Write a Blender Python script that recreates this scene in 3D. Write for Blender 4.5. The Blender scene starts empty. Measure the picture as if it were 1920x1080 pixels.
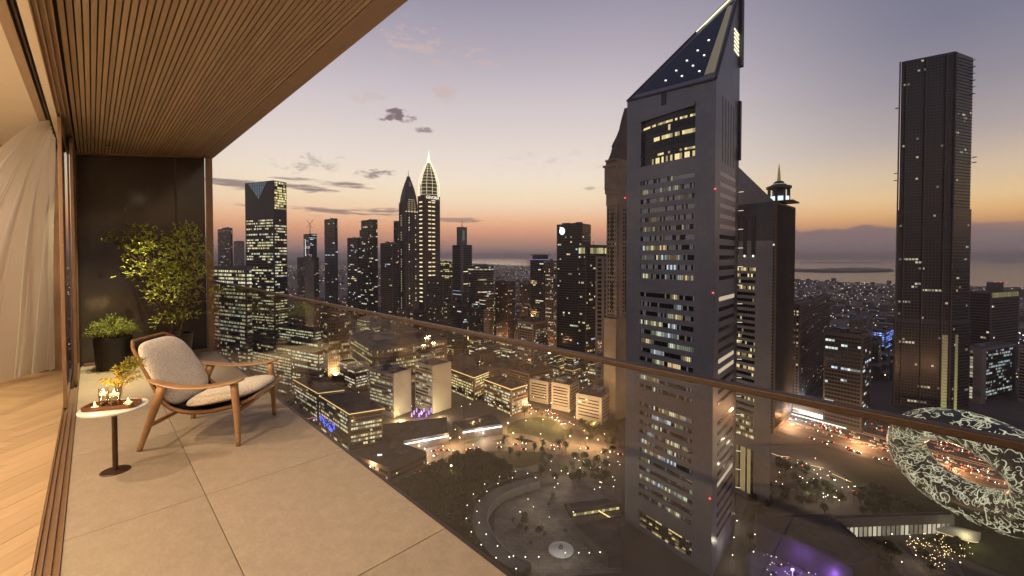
import bpy, bmesh, math, random
from mathutils import Vector, Matrix
R = math.radians
# ------------------------------------------------------------------ camera
sc = bpy.context.scene
COL = sc.collection
FPX = 797.0                      # focal length in pixels of a 1920 wide frame
PITCH = R(1.2)
HOR = 481.0
PPY = HOR + FPX * math.tan(PITCH)
EYE = 1.6
cam = bpy.data.cameras.new('camera')
cam.sensor_width = 36.0
cam.lens = FPX / 1920 * 36
cam.shift_y = (PPY - 540) / 1920
cam.clip_start = 0.05
cam.clip_end = 90000
camo = bpy.data.objects.new('camera', cam)
camo.location = (0, 0, EYE)
camo.rotation_euler = (R(90) - PITCH, 0, 0)
COL.objects.link(camo)
sc.camera = camo
# ------------------------------------------------------------------ render
sc.render.engine = 'CYCLES'
cy = sc.cycles
cy.use_denoising = True
cy.max_bounces = 6
cy.diffuse_bounces = 2
cy.glossy_bounces = 3
cy.transmission_bounces = 4
cy.transparent_max_bounces = 12
cy.volume_bounces = 0
cy.sample_clamp_indirect = 4
cy.sample_clamp_direct = 0
cy.blur_glossy = 0.5
cy.caustics_reflective = False
cy.caustics_refractive = False
cy.use_light_tree = True
cy.use_adaptive_sampling = True
cy.adaptive_threshold = .03
vs = sc.view_settings
vs.view_transform = 'Standard'
vs.look = 'None'
vs.gamma = 1
vs.use_curve_mapping = False
vs.exposure = 0
# ------------------------------------------------------------------ world: dusk sky
def lin(c):
    return tuple(((x / 255) / 12.92 if x / 255 <= .04045 else ((x / 255 + .055) / 1.055) ** 2.4) for x in c)

SKY_A = [(-1, (148, 122, 120)), (0.0, (154, 126, 123)), (.016, (168, 133, 124)), (.038, (202, 148, 124)), (.062, (231, 168, 132)), (.086, (245, 193, 153)), (.108, (249, 213, 178)),
         (.135, (250, 226, 192)), (.17, (247, 229, 207)), (.225, (236, 222, 212)), (.33, (212, 200, 203)), (.43, (181, 172, 184)), (.52, (152, 147, 166)),
         (.7, (118, 117, 141)), (1, (94, 96, 122))]
SKY_B = [(-1, (126, 112, 117)), (0.0, (132, 116, 119)), (.03, (140, 120, 119)), (.043, (158, 127, 116)), (.058, (212, 158, 110)), (.075, (234, 185, 126)), (.1, (236, 201, 152)),
         (.14, (218, 194, 166)), (.2, (180, 167, 165)), (.28, (149, 143, 154)), (.36, (127, 126, 145)), (.5, (108, 109, 133)), (.7, (95, 97, 123)), (1, (86, 89, 116))]
w = bpy.data.worlds.new('World')
sc.world = w
w.use_nodes = True
nt = w.node_tree
nt.nodes.clear()
def N(t, **k):
    n = nt.nodes.new(t)
    for a, b in k.items():
        setattr(n, a, b)
    return n
def L(a, b):
    nt.links.new(a, b)
def M(op, a, b=None, c=None, clamp=False):
    n = N('ShaderNodeMath', operation=op)
    n.use_clamp = clamp
    for i, x in enumerate((a, b, c)):
        if x is None:
            continue
        if isinstance(x, (int, float)):
            n.inputs[i].default_value = x
        else:
            L(x, n.inputs[i])
    return n.outputs[0]
def mixc(f, a, b, mode='MIX'):
    n = N('ShaderNodeMix', data_type='RGBA', blend_type=mode)
    for k, x in ((0, f), (6, a), (7, b)):
        if isinstance(x, (int, float)):
            n.inputs[k].default_value = x
        elif isinstance(x, tuple):
            n.inputs[k].default_value = (*x[:3], 1)
        else:
            L(x, n.inputs[k])
    return n.outputs[2]
tc = N('ShaderNodeTexCoord')
sep = N('ShaderNodeSeparateXYZ')
L(tc.outputs['Generated'], sep.inputs[0])
dx, dy, dz = sep.outputs
def ramp(stops):
    r = N('ShaderNodeValToRGB')
    e = r.color_ramp.elements
    r.color_ramp.interpolation = 'EASE' if False else 'LINEAR'
    for i, (z, c) in enumerate(stops):
        p = (z + 1) / 2
        el = e[i] if i < 2 else e.new(p)
        el.position = p
        el.color = (*lin(c), 1)
    L(M('MULTIPLY_ADD', dz, .5, .5), r.inputs[0])
    return r.outputs[0]
ra, rb = ramp(SKY_A), ramp(SKY_B)
hl = M('SQRT', M('ADD', M('MULTIPLY', dx, dx), M('ADD', M('MULTIPLY', dy, dy), 1e-6)))
# angle from the after-glow, which lies a little left of the view axis
ga = R(-8)
cosg = M('DIVIDE', M('ADD', M('MULTIPLY', dx, math.sin(ga)), M('MULTIPLY', dy, math.cos(ga))), hl)
fac = N('ShaderNodeMapRange', interpolation_type='SMOOTHSTEP')
fac.inputs[1].default_value = .97
fac.inputs[2].default_value = .58
L(cosg, fac.inputs[0])
sky = mixc(fac.outputs[0], ra, rb)
az = M('ARCTAN2', dx, dy)
elv = M('ARCSINE', dz)
comb = N('ShaderNodeCombineXYZ')
L(az, comb.inputs[0]); L(elv, comb.inputs[1])
def noise(sx, sy, scale, detail=5, rough=.55, off=0):
    mp = N('ShaderNodeMapping')
    mp.inputs['Scale'].default_value = (sx, sy, 1)
    mp.inputs['Location'].default_value = (off, off * .7, off)
    L(comb.outputs[0], mp.inputs[0])
    n = N('ShaderNodeTexNoise')
    n.inputs['Scale'].default_value = scale
    n.inputs['Detail'].default_value = detail
    n.inputs['Roughness'].default_value = rough
    L(mp.outputs[0], n.inputs[0])
    return n.outputs[0]
def mr(x, a, b, c=0, d=1):
    n = N('ShaderNodeMapRange', interpolation_type='SMOOTHSTEP')
    for i, q in zip((1, 2, 3, 4), (a, b, c, d)):
        n.inputs[i].default_value = q
    L(x, n.inputs[0])
    return n.outputs[0]
def azel(px, py):
    xc, yc = (px - 960) / FPX, -(py - PPY) / FPX
    d = Vector((xc, math.cos(PITCH) + yc * math.sin(PITCH), yc * math.cos(PITCH) - math.sin(PITCH))).normalized()
    return math.atan2(d.x, d.y), math.asin(d.z)
def band(px, py, wx, wy):
    """soft ellipse in sky direction; half sizes given in degrees"""
    a, e = azel(px, py)
    u = M('DIVIDE', M('SUBTRACT', az, a), R(wx))
    v = M('DIVIDE', M('SUBTRACT', elv, e), R(wy))
    d = M('ADD', M('MULTIPLY', u, u), M('MULTIPLY', v, v))
    return M('SUBTRACT', 1, d, clamp=True)
nB = noise(26, 62, 1.0, 8, .66, 8.3)
nC = noise(9, 95, 1.0, 7, .6, 1.7)
# streaks low on the left, two small dark puffs, faint pale flecks high up
cl = None
for (px, py, wx, wy, nn, wt, st) in [(560, 350, 13, 1.5, nC, .26, .8), (640, 398, 17, 1.3, nC, .26, .75), (440, 343, 6, 1.0, nC, .32, .8), (705, 325, 4.2, .9, nB, .28, .75), (850, 412, 6, .5, nC, .3, .6),
                                  (545, 318, 4.5, .9, nB, .24, .55), (745, 218, 3.3, 1.5, nB, .36, .95), (797, 243, 1.8, .8, nB, .32, .75), (960, 331, 5.5, .5, nC, .26, .5), (1110, 352, 2, .5, nB, .27, .45), (600, 300, 8, 3.0, nB, .2, .4)]:
    m = band(px, py, wx, wy)
    f = mr(M('ADD', M('MULTIPLY', m, wt), nn), .70, .86)
    f = M('MULTIPLY', M('MULTIPLY', f, mr(m, 0, .35)), st)
    cl = f if cl is None else M('MAXIMUM', cl, f)
sky = mixc(cl, sky, lin((126, 106, 112)))
fl = None
for (px, py, wx, wy, wt, st) in [(880, 108, 6, 2.6, .29, .8), (835, 172, 3, 2.0, .29, .65), (770, 85, 9, 4, .25, .7), (690, 180, 4, 2, .24, .5), (1040, 300, 12, 3, .2, .35)]:
    m = band(px, py, wx, wy)
    f = mr(M('ADD', M('MULTIPLY', m, wt), nB), .70, .86)
    f = M('MULTIPLY', M('MULTIPLY', f, mr(m, 0, .4)), st)
    fl = f if fl is None else M('MAXIMUM', fl, f)
sky = mixc(fl, sky, lin((206, 182, 176)))
# cloud bank lying along the horizon to the right
edge = M('ADD', M('MULTIPLY', noise(9, 3, 1.0, 5, .6, 5.2), R(3.2)), R(1.35))
bank = M('MULTIPLY', mr(M('SUBTRACT', edge, elv), 0, R(.35)), mr(az, R(24), R(31)))
bank = M('MULTIPLY', bank, M('SUBTRACT', 1, mr(az, R(42), R(60))))
sky = mixc(M('MULTIPLY', bank, .85), sky, lin((134, 114, 116)))
bg = N('ShaderNodeBackground')
L(sky, bg.inputs[0])
bg.inputs[1].default_value = 1.0
w.cycles.sampling_method = 'MANUAL'
w.cycles.sample_map_resolution = 256
wo = N('ShaderNodeOutputWorld')
L(bg.outputs[0], wo.inputs[0])
# the sun has just gone: a last, very weak and soft light from under the glow
sun = bpy.data.lights.new('sun', 'SUN')
sun.energy = .12
sun.angle = R(20)
sun.color = (1, .72, .5)
suno = bpy.data.objects.new('sun', sun)
suno.rotation_euler = (R(-87), 0, R(8))
COL.objects.link(suno)

# ------------------------------------------------------------------ helpers
def ray(px, py):
    xc, yc = (px - 960) / FPX, -(py - PPY) / FPX
    return Vector((xc, math.cos(PITCH) + yc * math.sin(PITCH), yc * math.cos(PITCH) - math.sin(PITCH)))
def at(px, py, Y):
    d = ray(px, py)
    return Vector((0, 0, EYE)) + d * (Y / d.y)
GZ = -200.0
def gp(px, py, h=0.0):
    d = ray(px, py)
    return Vector((0, 0, EYE)) + d * ((GZ + h - EYE) / d.z)
def zrow(py, Y):
    return at(960, py, Y).z
TH = math.atan(788 / FPX)           # heading of the balcony
def bw(v, u, z=0):
    c, s = math.cos(TH), math.sin(TH)
    return Vector((v * c - u * s, v * s + u * c, z))

class MB:
    def __init__(s):
        s.v, s.f, s.m, s.c = [], [], [], []
    def add(s, vs, fs, m=0, c=None):
        o = len(s.v)
        s.v.extend([tuple(x) for x in vs])
        for f in fs:
            s.f.append([i + o for i in f]); s.m.append(m); s.c.append(c)
        return s
    def box(s, c, d, rz=0, m=0, col=None, mat=None):
        x, y, z = d[0] / 2, d[1] / 2, d[2] / 2
        pts = [Vector(p) for p in ((-x, -y, -z), (x, -y, -z), (x, y, -z), (-x, y, -z), (-x, -y, z), (x, -y, z), (x, y, z), (-x, y, z))]
        if mat is not None:
            pts = [mat @ p for p in pts]
        elif rz:
            q = Matrix.Rotation(rz, 3, 'Z')
            pts = [q @ p for p in pts]
        c = Vector(c)
        return s.add([p + c for p in pts], [(0, 3, 2, 1), (4, 5, 6, 7), (0, 1, 5, 4), (1, 2, 6, 5), (2, 3, 7, 6), (3, 0, 4, 7)], m, col)
    def prism(s, poly, z0, z1, m=0, mtop=None, col=None):
        n = len(poly)
        a = sum(poly[i][0] * poly[(i + 1) % n][1] - poly[(i + 1) % n][0] * poly[i][1] for i in range(n))
        if a < 0:
            poly = poly[::-1]
            if isinstance(z1, (list, tuple)):
                z1 = z1[::-1]
        z1 = z1 if isinstance(z1, (list, tuple)) else [z1] * n
        vs = [(p[0], p[1], z0) for p in poly] + [(p[0], p[1], z) for p, z in zip(poly, z1)]
        s.add(vs, [(i, (i + 1) % n, n + (i + 1) % n, n + i) for i in range(n)], m, col)
        s.add([(p[0], p[1], z) for p, z in zip(poly, z1)], [tuple(range(n))], m if mtop is None else mtop, col)
        s.add([(p[0], p[1], z0) for p in poly], [tuple(range(n - 1, -1, -1))], m, col)
        return s
    def quad(s, a, b, c, d, m=0, col=None):
        return s.add([a, b, c, d], [(0, 1, 2, 3)], m, col)
    def lathe(s, prof, n=24, c=(0, 0, 0), m=0, cap=True, col=None):
        vs, fs = [], []
        k = len(prof)
        for i in range(n):
            t = 2 * math.pi * i / n
            for r, z in prof:
                vs.append((c[0] + r * math.cos(t), c[1] + r * math.sin(t), c[2] + z))
        for i in range(n):
            j = (i + 1) % n
            for q in range(k - 1):
                fs.append((i * k + q, j * k + q, j * k + q + 1, i * k + q + 1))
        if cap:
            if prof[0][0] > 1e-5:
                fs.append(tuple(i * k for i in range(n - 1, -1, -1)))
            if prof[-1][0] > 1e-5:
                fs.append(tuple(i * k + k - 1 for i in range(n)))
        return s.add(vs, fs, m, col)
    def sweep(s, pts, sizes, n=8, up=(0, 0, 1), m=0, cap=True, col=None, power=2.0):
        """tube of superelliptic section; sizes = (half width, half height) per point"""
        pts = [Vector(p) for p in pts]
        k = len(pts)
        if not isinstance(sizes, list):
            sizes = [sizes] * k
        up = Vector(up)
        vs, fs = [], []
        for i, p in enumerate(pts):
            t = (pts[min(i + 1, k - 1)] - pts[max(i - 1, 0)]).normalized()
            u2 = up if abs(t.dot(up)) < .97 else Vector((1, 0, 0))
            sd = t.cross(u2).normalized()
            uu = sd.cross(t).normalized()
            a, b = sizes[i] if isinstance(sizes[i], tuple) else (sizes[i], sizes[i])
            for j in range(n):
                th = 2 * math.pi * (j + .5) / n
                ct, st = math.cos(th), math.sin(th)
                ct = math.copysign(abs(ct) ** (2 / power), ct); st = math.copysign(abs(st) ** (2 / power), st)
                vs.append(p + sd * (a * ct) + uu * (b * st))
        for i in range(k - 1):
            for j in range(n):
                j2 = (j + 1) % n
                fs.append((i * n + j, i * n + j2, (i + 1) * n + j2, (i + 1) * n + j))
        if cap:
            fs.append(tuple(range(n - 1, -1, -1)))
            fs.append(tuple((k - 1) * n + j for j in range(n)))
        return s.add(vs, fs, m, col)
    def grid(s, rows, m=0, closed=False, col=None):
        nr, nc = len(rows), len(rows[0])
        vs = [p for r in rows for p in r]
        fs = []
        for i in range(nr - 1):
            for j in range(nc if closed else nc - 1):
                j2 = (j + 1) % nc
                fs.append((i * nc + j, i * nc + j2, (i + 1) * nc + j2, (i + 1) * nc + j))
        return s.add(vs, fs, m, col)
    def mesh(s, name, mats, smooth=False, org=None):
        me = bpy.data.meshes.new(name)
        vs = s.v if org is None else [(p[0] - org[0], p[1] - org[1], p[2] - org[2]) for p in s.v]
        me.from_pydata(vs, [], s.f)
        for q in (mats if isinstance(mats, (list, tuple)) else [mats]):
            me.materials.append(q)
        if any(s.m):
            me.polygons.foreach_set('material_index', s.m)
        if smooth:
            me.polygons.foreach_set('use_smooth', [True] * len(s.f))
        if any(c is not None for c in s.c):
            at_ = me.attributes.new('glow', 'FLOAT_COLOR', 'CORNER')
            buf = []
            for f, c in zip(s.f, s.c):
                buf.extend((*(c or (0, 0, 0)), 1.0) * len(f))
            at_.data.foreach_set('color', buf)
        me.update()
        return me
    def build(s, name, mats, parent=None, smooth=False, org=None, loc=None, bevel=0, seg=2, angle=None):
        me = s.mesh(name, mats, smooth, org)
        return link(name, me, parent, loc if loc is not None else org if parent is None else None, bevel, seg)
def link(name, me, parent=None, loc=None, bevel=0, seg=2):
    o = bpy.data.objects.new(name, me)
    COL.objects.link(o)
    if parent is not None:
        o.parent = parent
    if loc is not None:
        o.location = loc
    if bevel:
        b = o.modifiers.new('bevel', 'BEVEL')
        b.width = bevel; b.segments = seg; b.limit_method = 'ANGLE'; b.angle_limit = R(40)
    return o
def tag(o, label, cat=None, group=None, kind=None):
    o['label'] = label
    if cat:
        o['category'] = cat
    if group:
        o['group'] = group
    if kind:
        o['kind'] = kind
    return o
def struct(o, label=None):
    o['kind'] = 'structure'
    if label:
        o['label'] = label
    return o
def stuff(o):
    o['kind'] = 'stuff'
    return o
def empty(name, loc=(0, 0, 0), rz=0, label=None, cat=None, group=None):
    o = bpy.data.objects.new(name, None)
    COL.objects.link(o)
    o.empty_display_size = .2
    o.location = loc
    o.rotation_euler = (0, 0, rz)
    if label:
        tag(o, label, cat, group)
    return o
def copy_tree(o, parent=None):
    c = o.copy()
    COL.objects.link(c)
    c.parent = parent
    for ch in o.children:
        copy_tree(ch, c)
    return c
# ------------------------------------------------------------------ materials
def mat(name, col, rough=.6, metal=0, spec=.5, noise_=None, bump=None, emit=None, coat=0, coords='Object', col2=None, sub=0, stretch=None):
    m = bpy.data.materials.new(name)
    m.use_nodes = True
    t = m.node_tree
    b = t.nodes['Principled BSDF']
    b.inputs['Base Color'].default_value = (*col, 1)
    b.inputs['Roughness'].default_value = rough
    b.inputs['Metallic'].default_value = metal
    b.inputs['Specular IOR Level'].default_value = spec
    b.inputs['Coat Weight'].default_value = coat
    if sub:
        b.inputs['Subsurface Weight'].default_value = sub
    if noise_ or bump:
        tcn = t.nodes.new('ShaderNodeTexCoord')
        mp = t.nodes.new('ShaderNodeMapping')
        t.links.new(tcn.outputs[coords], mp.inputs[0])
        if stretch:
            mp.inputs['Scale'].default_value = stretch
        if noise_:
            sca, amt = noise_
            n = t.nodes.new('ShaderNodeTexNoise')
            n.inputs['Scale'].default_value = sca
            n.inputs['Detail'].default_value = 6
            n.inputs['Roughness'].default_value = .6
            t.links.new(mp.outputs[0], n.inputs[0])
            r = t.nodes.new('ShaderNodeValToRGB')
            c2 = col2 or tuple(x * (1 - amt) for x in col)
            c1 = tuple(min(1, x * (1 + amt * .6)) for x in col) if col2 is None else col
            r.color_ramp.elements[0].position = .3
            r.color_ramp.elements[1].position = .7
            r.color_ramp.elements[0].color = (*c2, 1)
            r.color_ramp.elements[1].color = (*c1, 1)
            t.links.new(n.outputs[0], r.inputs[0])
            t.links.new(r.outputs[0], b.inputs['Base Color'])
        if bump:
            sca, st, dist = bump
            n = t.nodes.new('ShaderNodeTexNoise')
            n.inputs['Scale'].default_value = sca
            n.inputs['Detail'].default_value = 4
            t.links.new(mp.outputs[0], n.inputs[0])
            bp = t.nodes.new('ShaderNodeBump')
            bp.inputs['Strength'].default_value = st
            bp.inputs['Distance'].default_value = dist
            t.links.new(n.outputs[0], bp.inputs['Height'])
            t.links.new(bp.outputs[0], b.inputs['Normal'])
    if emit:
        c, st = emit
        b.inputs['Emission Color'].default_value = (*c, 1)
        b.inputs['Emission Strength'].default_value = st
        m.cycles.emission_sampling = 'NONE'
    return m
def glow_mat(name, base=(.012, .014, .018), rough=.12, strength=1.0, metal=0):
    """glass that gives off the colour stored on each pane (0 = dark room)"""
    m = mat(name, base, rough, metal)
    t = m.node_tree
    a = t.nodes.new('ShaderNodeAttribute')
    a.attribute_name = 'glow'
    b = t.nodes['Principled BSDF']
    t.links.new(a.outputs['Color'], b.inputs['Emission Color'])
    b.inputs['Emission Strength'].default_value = strength
    m.cycles.emission_sampling = 'NONE'
    return m
def pane_mat(name, tint=(1, 1, 1), refl=1.0, rough=0.0, ior=1.45, dust=0.0):
    """thin sheet of glass: lets light straight through and mirrors by Fresnel"""
    m = bpy.data.materials.new(name)
    m.use_nodes = True
    t = m.node_tree
    t.nodes.clear()
    o = t.nodes.new('ShaderNodeOutputMaterial')
    tr = t.nodes.new('ShaderNodeBsdfTransparent')
    tr.inputs[0].default_value = (*tint, 1)
    gl = t.nodes.new('ShaderNodeBsdfGlossy')
    gl.inputs['Roughness'].default_value = rough
    lw = t.nodes.new('ShaderNodeLayerWeight')
    lw.inputs[0].default_value = .5
    pw = t.nodes.new('ShaderNodeMath'); pw.operation = 'POWER'
    pw.inputs[1].default_value = 5
    t.links.new(lw.outputs['Facing'], pw.inputs[0])
    f0 = ((ior - 1) / (ior + 1)) ** 2
    fr = t.nodes.new('ShaderNodeMath'); fr.operation = 'MULTIPLY_ADD'
    fr.inputs[1].default_value = 1 - f0
    fr.inputs[2].default_value = f0
    t.links.new(pw.outputs[0], fr.inputs[0])
    mu = t.nodes.new('ShaderNodeMath'); mu.operation = 'MULTIPLY'; mu.use_clamp = True
    mu.inputs[1].default_value = refl
    mx = t.nodes.new('ShaderNodeMixShader')
    t.links.new(fr.outputs[0], mu.inputs[0])
    t.links.new(mu.outputs[0], mx.inputs[0])
    t.links.new(tr.outputs[0], mx.inputs[1])
    t.links.new(gl.outputs[0], mx.inputs[2])
    if dust:
        df = t.nodes.new('ShaderNodeBsdfDiffuse'); df.inputs[0].default_value = (.85, .82, .78, 1)
        m2 = t.nodes.new('ShaderNodeMixShader')
        tcn = t.nodes.new('ShaderNodeTexCoord')
        nz = t.nodes.new('ShaderNodeTexNoise'); nz.inputs['Scale'].default_value = 2.5; nz.inputs['Detail'].default_value = 6
        t.links.new(tcn.outputs['Object'], nz.inputs[0])
        mm = t.nodes.new('ShaderNodeMath'); mm.operation = 'MULTIPLY'; mm.inputs[1].default_value = dust * 2
        t.links.new(nz.outputs[0], mm.inputs[0]); t.links.new(mm.outputs[0], m2.inputs[0])
        t.links.new(mx.outputs[0], m2.inputs[1]); t.links.new(df.outputs[0], m2.inputs[2])
        mx = m2
    t.links.new(mx.outputs[0], o.inputs[0])
    return m
def wood(name, c1, c2, scale=6, stretch=(1, 12, 1), rough=.45, bump=.08):
    m = bpy.data.materials.new(name)
    m.use_nodes = True
    t = m.node_tree
    b = t.nodes['Principled BSDF']
    b.inputs['Roughness'].default_value = rough
    tcn = t.nodes.new('ShaderNodeTexCoord')
    oi = t.nodes.new('ShaderNodeObjectInfo')
    ad = t.nodes.new('ShaderNodeVectorMath'); ad.operation = 'ADD'
    sc_ = t.nodes.new('ShaderNodeVectorMath'); sc_.operation = 'SCALE'
    sc_.inputs[0].default_value = (37, 13, 7)
    t.links.new(oi.outputs['Random'], sc_.inputs['Scale'])
    t.links.new(tcn.outputs['Object'], ad.inputs[0])
    t.links.new(sc_.outputs[0], ad.inputs[1])
    mp = t.nodes.new('ShaderNodeMapping')
    mp.inputs['Scale'].default_value = stretch
    t.links.new(ad.outputs[0], mp.inputs[0])
    n = t.nodes.new('ShaderNodeTexNoise')
    n.inputs['Scale'].default_value = scale
    n.inputs['Detail'].default_value = 8
    n.inputs['Roughness'].default_value = .65
    n.inputs['Distortion'].default_value = .6
    t.links.new(mp.outputs[0], n.inputs[0])
    r = t.nodes.new('ShaderNodeValToRGB')
    r.color_ramp.elements[0].position = .32
    r.color_ramp.elements[1].position = .68
    r.color_ramp.elements[0].color = (*c2, 1)
    r.color_ramp.elements[1].color = (*c1, 1)
    t.links.new(n.outputs[0], r.inputs[0])
    hs = t.nodes.new('ShaderNodeHueSaturation')
    mrn = t.nodes.new('ShaderNodeMapRange')
    mrn.inputs[3].default_value = .86
    mrn.inputs[4].default_value = 1.1
    t.links.new(oi.outputs['Random'], mrn.inputs[0])
    t.links.new(mrn.outputs[0], hs.inputs['Value'])
    t.links.new(r.outputs[0], hs.inputs['Color'])
    t.links.new(hs.outputs[0], b.inputs['Base Color'])
    bp = t.nodes.new('ShaderNodeBump')
    bp.inputs['Strength'].default_value = bump
    bp.inputs['Distance'].default_value = .002
    t.links.new(n.outputs[0], bp.inputs['Height'])
    t.links.new(bp.outputs[0], b.inputs['Normal'])
    return m
def area(name, loc, size, power, col, parent=None, rot=(0, 0, 0), spread=180):
    l = bpy.data.lights.new(name, 'AREA')
    l.shape = 'RECTANGLE'
    l.size, l.size_y = size
    l.energy = power
    l.color = col
    l.spread = R(spread)
    o = bpy.data.objects.new(name, l)
    COL.objects.link(o)
    o.location = loc
    o.rotation_euler = rot
    if parent is not None:
        o.parent = parent
    return o
def point(name, loc, power, col, radius=.3, parent=None):
    l = bpy.data.lights.new(name, 'POINT')
    l.energy = power
    l.color = col
    l.shadow_soft_size = radius
    o = bpy.data.objects.new(name, l)
    COL.objects.link(o)
    o.location = loc
    if parent is not None:
        o.parent = parent
    return o
def spot(name, loc, power, col, angle=60, blend=.5, radius=.03, rot=(0, 0, 0), parent=None):
    l = bpy.data.lights.new(name, 'SPOT')
    l.energy = power
    l.color = col
    l.spot_size = R(angle)
    l.spot_blend = blend
    l.shadow_soft_size = radius
    o = bpy.data.objects.new(name, l)
    COL.objects.link(o)
    o.location = loc
    o.rotation_euler = rot
    if parent is not None:
        o.parent = parent
    return o
# ================================================================== BALCONY
rnd = random.Random(7)
bronze = mat('bronze_frame', (.27, .165, .098), .4, .35, noise_=(30, .15))
bronze_dk = mat('dark_bronze', (.09, .058, .04), .42, .7)
stone = mat('travertine_tile', (.43, .352, .265), .5, bump=(160, .10, .0015), noise_=(11, .2), col2=(.37, .30, .222))
def stone_detail(m):
    t = m.node_tree
    b = t.nodes['Principled BSDF']
    src = b.inputs['Base Color'].links[0].from_socket
    tcn = t.nodes.new('ShaderNodeTexCoord')
    mp = t.nodes.new('ShaderNodeMapping'); mp.inputs['Scale'].default_value = (70, 30, 20)
    t.links.new(tcn.outputs['Object'], mp.inputs[0])
    n = t.nodes.new('ShaderNodeTexNoise'); n.inputs['Scale'].default_value = 1; n.inputs['Detail'].default_value = 8; n.inputs['Roughness'].default_value = .7
    t.links.new(mp.outputs[0], n.inputs[0])
    r = t.nodes.new('ShaderNodeValToRGB')
    r.color_ramp.elements[0].position = .36; r.color_ramp.elements[0].color = (.9, .895, .885, 1)
    r.color_ramp.elements[1].position = .66; r.color_ramp.elements[1].color = (1.05, 1.045, 1.04, 1)
    t.links.new(n.outputs[0], r.inputs[0])
    mx = t.nodes.new('ShaderNodeMix'); mx.data_type = 'RGBA'; mx.blend_type = 'MULTIPLY'; mx.inputs[0].default_value = 1
    t.links.new(src, mx.inputs[6]); t.links.new(r.outputs[0], mx.inputs[7])
    # slab tone: every tile differs a little from its neighbour
    oi = t.nodes.new('ShaderNodeObjectInfo')
    mr_ = t.nodes.new('ShaderNodeMapRange'); mr_.inputs[3].default_value = .90; mr_.inputs[4].default_value = 1.05
    t.links.new(oi.outputs['Random'], mr_.inputs[0])
    sc2 = t.nodes.new('ShaderNodeVectorMath'); sc2.operation = 'SCALE'
    t.links.new(mx.outputs[2], sc2.inputs[0]); t.links.new(mr_.outputs[0], sc2.inputs['Scale'])
    t.links.new(sc2.outputs[0], b.inputs['Base Color'])
stone_detail(stone)
slat_wood = wood('slat_oak', (.385, .275, .178), (.305, .212, .13), 3, (9, .6, 9), .5)
fascia_wood = wood('fascia_oak', (.30, .19, .115), (.23, .145, .085), 3, (7, .6, 7), .5)
oak = wood('chair_oak', (.44, .26, .13), (.34, .19, .09), 5, (2, 14, 14), .35)
floor_oak = wood('floor_oak', (.56, .40, .235), (.49, .33, .18), 4, (1, 8, 8), .38)
groove = mat('groove_black', (.02, .014, .01), .8)
slab_m = mat('slab_render', (.3, .25, .2), .8)
cream = mat('cream_plaster', (.72, .62, .47), .85, noise_=(3, .05))
wall_stone = mat('brown_stone_wall', (.30, .19, .11), .6, noise_=(2.5, .4), bump=(14, .3, .01))
dark_glass = mat('dark_tinted_glass', (.055, .043, .036), .12, 0, .5)
rail_glass = pane_mat('railing_glass', (.975, .975, .97), 1.2)
door_glass = pane_mat('door_glass', (.9, .88, .85), 1.0)

V0, V1, U0, U1 = -.14, 1.475, -3.0, 8.72
CH0, CH1 = 3.07, 3.275
def ch(v):
    return CH0 + (CH1 - CH0) * (v - V0) / (V1 - V0)
def rot(o):
    o.rotation_euler = (0, 0, TH)
    return o
# floor slab and its stone tiles
slab = struct(rot(MB().box(((V0 + V1) / 2 + .006, (U0 + U1) / 2, -.14), (V1 - V0 - .012, U1 - U0 + .6, .24)).build('balcony_floor', groove)))
jt = [U0] + [2.03 + 1.415 * k for k in range(-3, 5)] + [U1 + .1]
for (a, b) in ((V0 + .002, .52), (.52, V1 - .018)):
    for i in range(len(jt) - 1):
        c = ((a + b) / 2, (jt[i] + jt[i + 1]) / 2, -.008)
        MB().box((0, 0, 0), (b - a - .0045, jt[i + 1] - jt[i] - .0045, .022)).build('tile', stone, slab, loc=c, bevel=.0012, seg=1)
# slatted soffit
soff = struct(rot(bpy.data.objects.new('balcony_ceiling', None)))
mb = MB()
dz_ = .05
mb.add([(V0, U0, CH0 + .034), (V1, U0, CH1 + .034), (V1, U1, CH1 + .034), (V0, U1, CH0 + .034), (V0, U0, CH0 + .3), (V1, U0, CH1 + .3), (V1, U1, CH1 + .3), (V0, U1, CH0 + .3)],
       [(0, 3, 2, 1), (4, 5, 6, 7), (0, 1, 5, 4), (1, 2, 6, 5), (2, 3, 7, 6), (3, 0, 4, 7)])
soff = struct(rot(mb.build('balcony_ceiling', groove)))
sl = math.atan2(CH1 - CH0, V1 - V0)
sm = MB().box((0, 0, 0), (.0262, U1 - U0 - .06, .03)).mesh('slat', slat_wood)
pitch = .0352
nv = int((1.365 - V0 - .03) / pitch)
for k in range(nv):
    v = V0 + .03 + pitch * k
    o = link('slat', sm, soff, (v, (U0 + U1) / 2 - .02, ch(v) + .016))
    o.rotation_euler = (0, -sl, 0)
mb = MB()
f0 = V0 + .03 + pitch * nv - .012
zf = lambda v, d: ch(v) + d
mb.add([(f0, U0, zf(f0, 0)), (V1 + .02, U0, zf(V1 + .02, -.004)), (V1 + .02, U1 + .08, zf(V1 + .02, -.004)), (f0, U1 + .08, zf(f0, 0)),
        (f0, U0, zf(f0, .05)), (V1 + .02, U0, zf(V1, .36)), (V1 + .02, U1 + .08, zf(V1, .36)), (f0, U1 + .08, zf(f0, .05))],
       [(0, 3, 2, 1), (4, 5, 6, 7), (0, 1, 5, 4), (1, 2, 6, 5), (2, 3, 7, 6), (3, 0, 4, 7)])
mb.build('fascia', fascia_wood, soff)
e_ = MB()
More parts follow.
